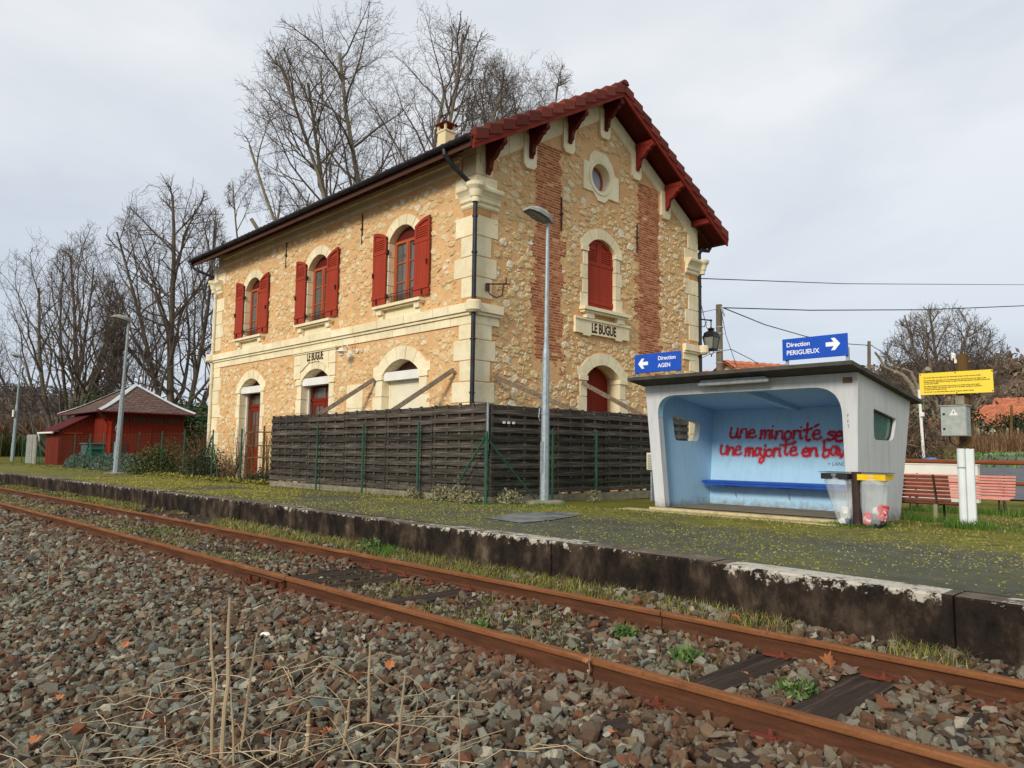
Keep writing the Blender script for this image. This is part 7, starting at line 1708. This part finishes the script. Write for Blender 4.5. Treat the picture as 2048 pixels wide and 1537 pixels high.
tree('bare_tree', B_, 'broad dome-shaped bare tree with many pale stems behind the yellow notice', 'bare trees right of the shelter', [(dx*1.2,dy*1.2,dx,dy,L,r_,.2) for dx,dy,L,r_ in ((-.05,.0,15,.20),(.14,.05,14.8,.18),(-.22,-.05,14.4,.18),(.36,.1,13.5,.16),(-.42,-.1,13.2,.16),(.58,.15,12.2,.14),(-.62,-.1,12,.14),(.05,-.3,13.5,.14))], 31, bark='barkpale', lev=4, kids=(11,6,4,3), ratio=(.36,.5,.5,.5), ang=(38,42,46,48), up=(.01,.07,.04,.02,.01), rmin=.014, hs=1, env=env(1886,770,72,5.1,7.0))
# bleached dead pollard with ivy
B_ = gbase(1836, 42); DT = thing('dead_tree', B_, 'bleached dead pollard trunk with broken limbs behind the shelter', 'tree', 'bare trees right of the shelter')
b = MB(); q = [at(1846,905,D=42), at(1838,860,D=42), at(1838,800,D=42), at(1842,770,D=42)]; b.tube(q, [.36,.30,.24,.20], 9)
for pts, r_ in (([(1842,772),(1850,745),(1856,738)],.16),([(1838,800),(1822,770),(1806,752),(1790,744)],.13),([(1840,785),(1822,745),(1806,738)],.08),([(1806,752),(1800,738),(1796,735)],.06),([(1838,815),(1818,830),(1805,840)],.08),([(1790,744),(1770,735),(1758,715),(1750,705)],.07)):
    P = [at(*p, D=42-k*.3) for k, p in enumerate(pts)]; b.tube(P, [r_*(1-.35*k/len(P)) for k in range(len(P))], 7)
b.build('trunk', MT['deadwood'], DT)
c = np.array(at(1838, 870, D=41.5)); n = 1400; V, F = leaves(c+rs.normal(size=(n,3))*np.array([.45,.45,.9]), rs.uniform(.08,.2,n), rs, .7, .2); npmesh('ivy', V, F, MT['darkshrub'], DT)
plant('evergreen_bush', tuple(gbase(372, 49)), 'large dark laurel bush between the shed and the station', 'bush', 'laurels behind the shed', 'laurel', 9000, 2.9, 4.3, .26, .4, 10)
plant('evergreen_bush', tuple(gbase(425, 50)), 'dark laurel bush touching the left station corner', 'bush', 'laurels behind the shed', 'laurel', 5000, 2.0, 3.6, .26, .4, 8)
plant('evergreen_bush', tuple(gbase(186, 55)), 'laurel top peeping over the shed roof', 'bush', 'laurels behind the shed', 'laurel', 3000, 1.8, 4.6, .26, .4, 8)
plant('evergreen_bush', tuple(gbase(1928, 70)), 'dark rounded evergreen bush beyond the car park', 'bush', 'bushes beyond the car park', 'darkshrub', 2500, 2.0, 3.2, .3, .4, 8)
plant('evergreen_bush', tuple(gbase(2040, 95)), 'dark clipped evergreen before the far orange-roofed house', 'bush', 'bushes beyond the car park', 'darkshrub', 2500, 3.2, 3.0, .35, .4, 8)
plant('thicket_bush', tuple(gbase(1822, 34)), 'reddish leafless thicket just right of the shelter', 'bush', 'bushes beyond the car park', 'browntwig', 3500, 1.6, 2.6, .35, .9, 30, .05)

# ================================================================== THICKETS, HEDGE, HILLS
def strips(n, pxr, Dr, hr, wr, mat, name, label, seed, thr=.3):
    r_ = np.random.RandomState(seed); px = r_.uniform(*pxr, n); D = r_.uniform(*Dr, n); az = YAW+np.arctan((px-1024)/FPX); x, y = D*np.sin(az), D*np.cos(az); k = fbm(x, y, .12, 3, seed) > thr; x, y = x[k], y[k]; m = len(x)
    big = .5+fbm(x, y, .09, 2, seed+3); V, F = blades(np.stack([x,y,ground_z(x,y)-.1],1), r_.uniform(*hr,m)*big, r_.uniform(*wr,m), r_.uniform(.05,.55,m), 3, .3, r_); tag(npmesh(name, V, F, MT[mat]), label, 'undergrowth', None, 'stuff')
strips(3000, (1795,1960), (64,84), (.5,2.2), (.05,.12), 'browntwig', 'brown_thicket', 'leafless brown undergrowth beyond the car park', 1)
strips(5000, (1900,2250), (52,60), (.6,1.6), (.04,.08), 'drybush', 'dry_verge', 'dry tall grass along the far meadow fence', 2, .2)
strips(9000, (-160,108), (68,84), (1.8,3.6), (.06,.14), 'drybush', 'brown_hedge', 'dense brown and green hedge left of the shed', 3, .1)
strips(5000, (-160,130), (64,70), (.8,2.0), (.06,.12), 'shrub', 'green_hedge', 'green lower hedge left of the shed', 4, .2)
def hill(px, D, Rw, Rd, H, name, n, mat, hr, seed, lab, pw=4):
    az = YAW+math.atan((px-1024)/FPX) if px < 3000 else 0; c = Vector((D*math.sin(az), D*math.cos(az), 0)); rt = Vector((math.cos(az), -math.sin(az), 0)); fd = Vector((math.sin(az), math.cos(az), 0))
    zf = lambda u, v: H*np.exp(-(np.abs(u)/Rw)**pw-(np.abs(v)/Rd)**2)*(1+.10*(fbm(u, v, .02, 4, seed)-.5)*2)+ground_z(c.x+u*rt.x+v*fd.x, c.y+u*rt.y+v*fd.y)-1.0
    us = np.linspace(-2.2*Rw, 2.2*Rw, 90); vs_ = np.linspace(-2.2*Rd, 2.2*Rd, 60); U, W = np.meshgrid(us, vs_); Z = zf(U, W); i = np.arange(U.size).reshape(U.shape)
    V = np.stack([c.x+U*rt.x+W*fd.x, c.y+U*rt.y+W*fd.y, Z], -1).reshape(-1,3); tag(npmesh('hill', V, np.stack([i[:-1,:-1],i[:-1,1:],i[1:,1:],i[1:,:-1]],-1).reshape(-1,4), MT['hill'], smooth=True), kind='structure')
    r_ = np.random.RandomState(seed); u = r_.uniform(-1.6*Rw,1.6*Rw,n); v = r_.uniform(-1.7*Rd,.35*Rd,n); hh = r_.uniform(*hr,n)*(.6+.8*fbm(u, v, .05, 2, seed+1)); P = np.stack([c.x+u*rt.x+v*fd.x, c.y+u*rt.y+v*fd.y, zf(u,v)-.4],1); m = 9
    big = np.repeat(hh,m); P = np.repeat(P,m,0)+np.stack([r_.normal(size=n*m)*big*.28, r_.normal(size=n*m)*big*.28, r_.rand(n*m)*big*.75],1)
    V, F = leaves(P, big*r_.uniform(.12,.34,n*m), r_, .45, .25); tag(npmesh(name, V, F, MT[mat]), lab, 'woodland', None, 'stuff'); return c, rt, fd, zf
hill(-160, 430, 150, 90, 21, 'hill_woodland', 7000, 'greytwig', (5,9), 5, 'bare grey woodland covering the left hill', 2)
hc = hill(2330, 250, 98, 75, 20, 'hill_woodland', 7000, 'browntwig', (4,7), 6, 'bare brown woodland covering the right hill', 6)
def conifer(px, D, ztop, lab, seed):
    p = at(px, 760, D=D); t = at(px, ztop, D=D); zb = t.z-11; T = thing('conifer', (p.x,p.y,zb), lab, 'tree', 'dark conifers on the hill crest'); r_ = np.random.RandomState(seed)
    b = MB(); b.tube([(p.x,p.y,zb),(p.x,p.y,t.z-.5)], [.3,.06], 6); b.build('trunk', MT['bark'], T)
    n = 1500; h = r_.rand(n)**.8; R_ = 3.0*(1-h)**.7*(.5+.5*r_.rand(n))*(1+.35*np.sin(h*23+seed)); a = r_.rand(n)*6.283; P = np.stack([p.x+R_*np.cos(a), p.y+R_*np.sin(a), zb+2.5+h*(t.z-zb-2.5)],1); V, F = leaves(P, r_.uniform(.6,1.3,n), r_, .45, .1); npmesh('crown', V, F, MT['pine'], T)
for px, zt_, lab in ((1983,742,'small dark conifer left of the crest group'),(2006,738,'round conifer of the crest group'),(2022,735,'tallest conifer on the crest'),(2042,741,'conifer at the right picture edge on the crest')): conifer(px, 215, zt_, lab, px)
for k, (px, zt_) in enumerate(((1772,737),(1790,740),(1806,738),(1935,733),(1950,736),(1962,741))): conifer(px, 225, zt_, ('low wooded-crest pine %s' % ['above the shelter roof edge','left of the dead pollard','right above the dead pollard','right of the brown pole top','behind the upper edge of the yellow notice','above the right end of the yellow notice'][k]), 50+k)

# ================================================================== HOUSES
def house(base, ang, L, Wd, hw, hr, label, wallm, roofm, name='house', wins=2):
    T = thing(name, base, label, 'house', 'houses beyond the car park'); M = Matrix.Rotation(ang,3,'Z'); o = Vector(base); f = lambda x, y, z: tuple(o+M@Vector((x,y,z)))
    b = MB(); b.add([f(-L/2,-Wd/2,-1),f(L/2,-Wd/2,-1),f(L/2,Wd/2,-1),f(-L/2,Wd/2,-1),f(-L/2,-Wd/2,hw),f(L/2,-Wd/2,hw),f(L/2,Wd/2,hw),f(-L/2,Wd/2,hw),f(-L/2,0,hw+hr),f(L/2,0,hw+hr)], [(0,1,5,4),(2,3,7,6),(0,4,8,7,3),(1,2,6,9,5),(0,3,2,1)]); b.build('wall', MT[wallm], T)
    b = MB(); ov = .45; sl = hr/(Wd/2)
    for s_ in (-1,1):
        n = 9
        for k in range(n):
            a0, a1 = (Wd/2+ov)*k/n, (Wd/2+ov)*(k+1)/n+.03; z0, z1 = hw+hr+.10-sl*a0-.03*0, hw+hr+.16-sl*a1; m = int(L/.5)
            for j in range(m): x0, x1_ = -L/2-ov+(L+2*ov)*j/m, -L/2-ov+(L+2*ov)*(j+1)/m-.02; b.add([f(x0,s_*a0,z0),f((x0+x1_)/2,s_*a0,z0+.05),f(x1_,s_*a0,z0),f(x0,s_*a1,z1),f((x0+x1_)/2,s_*a1,z1+.05),f(x1_,s_*a1,z1),f(x0,s_*a1,z1-.14),f(x1_,s_*a1,z1-.14)], [(0,1,4,3),(1,2,5,4),(3,4,5,7,6)])
    b.add([f(-L/2-ov,-Wd/2-ov,hw-sl*ov-.02),f(L/2+ov,-Wd/2-ov,hw-sl*ov-.02),f(L/2+ov,0,hw+hr-.0),f(-L/2-ov,0,hw+hr),f(L/2+ov,Wd/2+ov,hw-sl*ov-.02),f(-L/2-ov,Wd/2+ov,hw-sl*ov-.02)], [(0,1,2,3),(3,2,4,5)])
    b.build('roof', MT[roofm], T)
    for k in range(wins):
        b = MB(); x = -L/2+L*(k+.5)/wins; b.add([f(x-.45,-Wd/2-.02,1.0),f(x+.45,-Wd/2-.02,1.0),f(x+.45,-Wd/2-.02,2.2),f(x-.45,-Wd/2-.02,2.2),f(x-.45,-Wd/2-.05,1.0),f(x+.45,-Wd/2-.05,1.0),f(x+.45,-Wd/2-.05,2.2),f(x-.45,-Wd/2-.05,2.2)], [(4,5,6,7),(0,4,7,3),(1,2,6,5),(0,1,5,4),(3,7,6,2)]); b.build('window', MT['pane'], T)
    return T
p = at(1447, 716, D=46); z0 = float(ground_z(p.x, p.y)); u = Vector((p.x,p.y,0)).normalized()
house((p.x+.36*4.2, p.y+.93*4.2, z0-.2), 1.2, 7.5, 8.0, p.z-2.35-z0, 2.3, 'house with an orange tiled roof and cream gable behind the utility pole', 'housewall', 'tileorange')
p2 = at(1395, 738, D=52); house((p2.x-2.5,p2.y+1.5,float(ground_z(p2.x,p2.y))), .5, 9, 6, p2.z-1.9-float(ground_z(p2.x,p2.y)), 1.9, 'lower orange roof just right of the station corner', 'housewall', 'tileorange')
p = at(2015, 806, D=108); house((p.x+4,p.y+3,float(ground_z(p.x,p.y))), -.25, 16, 9, p.z-2.6-float(ground_z(p.x,p.y)), 2.6, 'far long white house with orange roof at the right edge', 'whitewall', 'tileorange', wins=4)
p = at(1868, 838, D=120); house((p.x,p.y,float(ground_z(p.x,p.y))), .2, 9, 6, p.z-1.5-float(ground_z(p.x,p.y)), 1.5, 'tiny far white house beside the grey cabinet', 'whitewall', 'tileorange')
p = at(2046, 802, D=140); house((p.x,p.y+3,float(ground_z(p.x,p.y))), .1, 8, 7, p.z-1.0-float(ground_z(p.x,p.y)), 1.6, 'far white gable above the long orange roof', 'whitewall', 'tileorange')

# ================================================================== POLES AND CABLES
def pole(px, pyt, D, r_, label, cat_, matn, base_px=None):
    t = at(px, pyt, D=D); bx = at(base_px or px, 900, D=D); z0 = float(ground_z(bx.x, bx.y)); T = thing('utility_pole', (bx.x,bx.y,z0), label, cat_, 'poles'); b = MB(); b.tube([(bx.x,bx.y,z0-.2),(t.x,t.y,t.z)], [r_*1.25,r_], 10); b.build('shaft', MT[matn], T); return T, t
P1, t1 = pole(1438, 610, 40, .16, 'grey-brown utility pole with cables rising behind the shelter', 'utility pole', 'utilpole', 1441)
b = MB()
for pyq in (655,668,701,726): q = at(1439, pyq, D=40); b.tube([q-Vector((0,0,.025)), q+Vector((0,0,.025))], .20, 10)
q = at(1444, 702, D=39.8); b.tube([at(1428,705,D=39.8), q, at(1462,699,D=39.8)], .03, 6); b.tube([at(1442,614,D=39.8), at(1449,633,D=39.8)], .05, 6); b.build('fitting', MT['galv'], P1)
P2, t2 = pole(1738, 683, 66, .13, 'slender dark utility pole right of the blue Perigueux board', 'utility pole', 'utilpole', 1739)
b = MB(); b.tube([at(1732,691,D=66), at(1745,691,D=66)], .05, 6); b.build('fitting', MT['galv'], P2)
tp = at(1838, 780, D=33); bp_ = at(1848, 915, D=33); WP = thing('white_pole', (bp_.x,bp_.y,bp_.z-.3), 'thin white pole leaning left beyond the railing', 'pole'); b = MB(); b.tube([bp_-Vector((0,0,.4)), tp], .055, 8); b.build('shaft', MT['white'], WP); b = MB(); q = at(1845,829,D=32.9); b.bbox(q, .12,.12,.16); b.build('box', MT['white'], WP)
for k, (px, pyt, D, lab) in enumerate(((2023,811,92,'thin brown pole in front of the far orange roof'),)): pole(px, pyt, D, .11, lab, 'utility pole', 'polewood')
for k, (px, pyt) in enumerate(((1958,886),(1986,884),(2016,882),(2037,880))): 
    p = at(px, pyt, D=63); z0 = float(ground_z(p.x,p.y)); b = MB(); b.tube([(p.x,p.y,z0-.1),(p.x,p.y,z0+1.25)], .07, 7); tag(b.build('fence_post', MT['legwood']), ['leftmost','second','third','rightmost'][k]+' pale meadow fence post below the far house', 'post', 'meadow fence posts')
b = MB(); q = at(1858, 913, D=33); b.bbox(q-Vector((0,0,.12)), .5,.35,.14, Matrix.Rotation(.4,3,'Z'), bev=.05); tag(b.build('blue_tarp_heap', simple('blue_sheet', [(.3, S(50,116,190)), (.7, S(80,146,214))], 8, .5, .3)), 'small crumpled blue sheet beside the white pole', 'sheet')
def cable(pts, r_, lab, sag=.0):
    b = MB(); P = []
    for a, c in zip(pts[:-1], pts[1:]): P += [a.lerp(c, k/12)-Vector((0,0,sag*4*(k/12)*(1-k/12))) for k in range(12)]
    P.append(pts[-1]); b.tube(P, r_, 5, cap=False); tag(b.build('cable', MT['wire']), lab, 'cable', 'overhead cables')
tb = Vector((XG+.05, YB+.1, at(1398,558,Y=YB+.1).z)); far = at(2048,570,D=60); far2 = far+(far-tb)*.25
cable([tb, at(1690,568,D=34), far, far2], .016, 'uppermost cable from the station corner to the right edge', 0)
e0 = at(1446,616,D=40); cable([e0, at(1620,621,D=44), at(1850,620,D=52), at(2048,612,D=62), at(2200,603,D=70)], .030, 'thick twisted cable from the pole top to the right edge', 0)
cable([e0, at(1530,650,D=46), at(1610,673,D=52), at(1690,688,D=60), at(1736,691,D=66)], .030, 'thick cable sagging from the pole top towards the slender pole', 0)
cable([at(1742,691,D=66), at(1800,727,D=66), at(1850,748,D=66), at(1905,775,D=66)], .026, 'cable running down right from the slender pole', 0)
cable([Vector((XG+.05,YB+.1,at(1397,607,Y=YB+.1).z)), at(1413,655,D=31), at(1433,688,D=39.7)], .012, 'thin cable sloping from the station to the pole side', 0)
cable([at(1443,625,D=39.8), at(1452,672,D=39.6), at(1466,712,D=38), at(1474,735,D=36)], .016, 'slack cable hanging down beside the utility pole', 0)
cable([at(1462,699,D=39.8), at(1500,718,D=45), at(1540,742,D=52)], .02, 'cable pair from the pole arm behind the orange roof', 0)
cable([Vector((XG+.05,YB+.1,at(1397,626,Y=YB+.1).z)), at(1433,619,D=40)], .012, 'short cable from the station corner to the pole top', 0)
cable([Vector((XG+.05,YB+.1,at(1397,717,Y=YB+.1).z)), at(1428,705,D=39.8)], .012, 'short low cable from the station corner to the pole arm', 0)
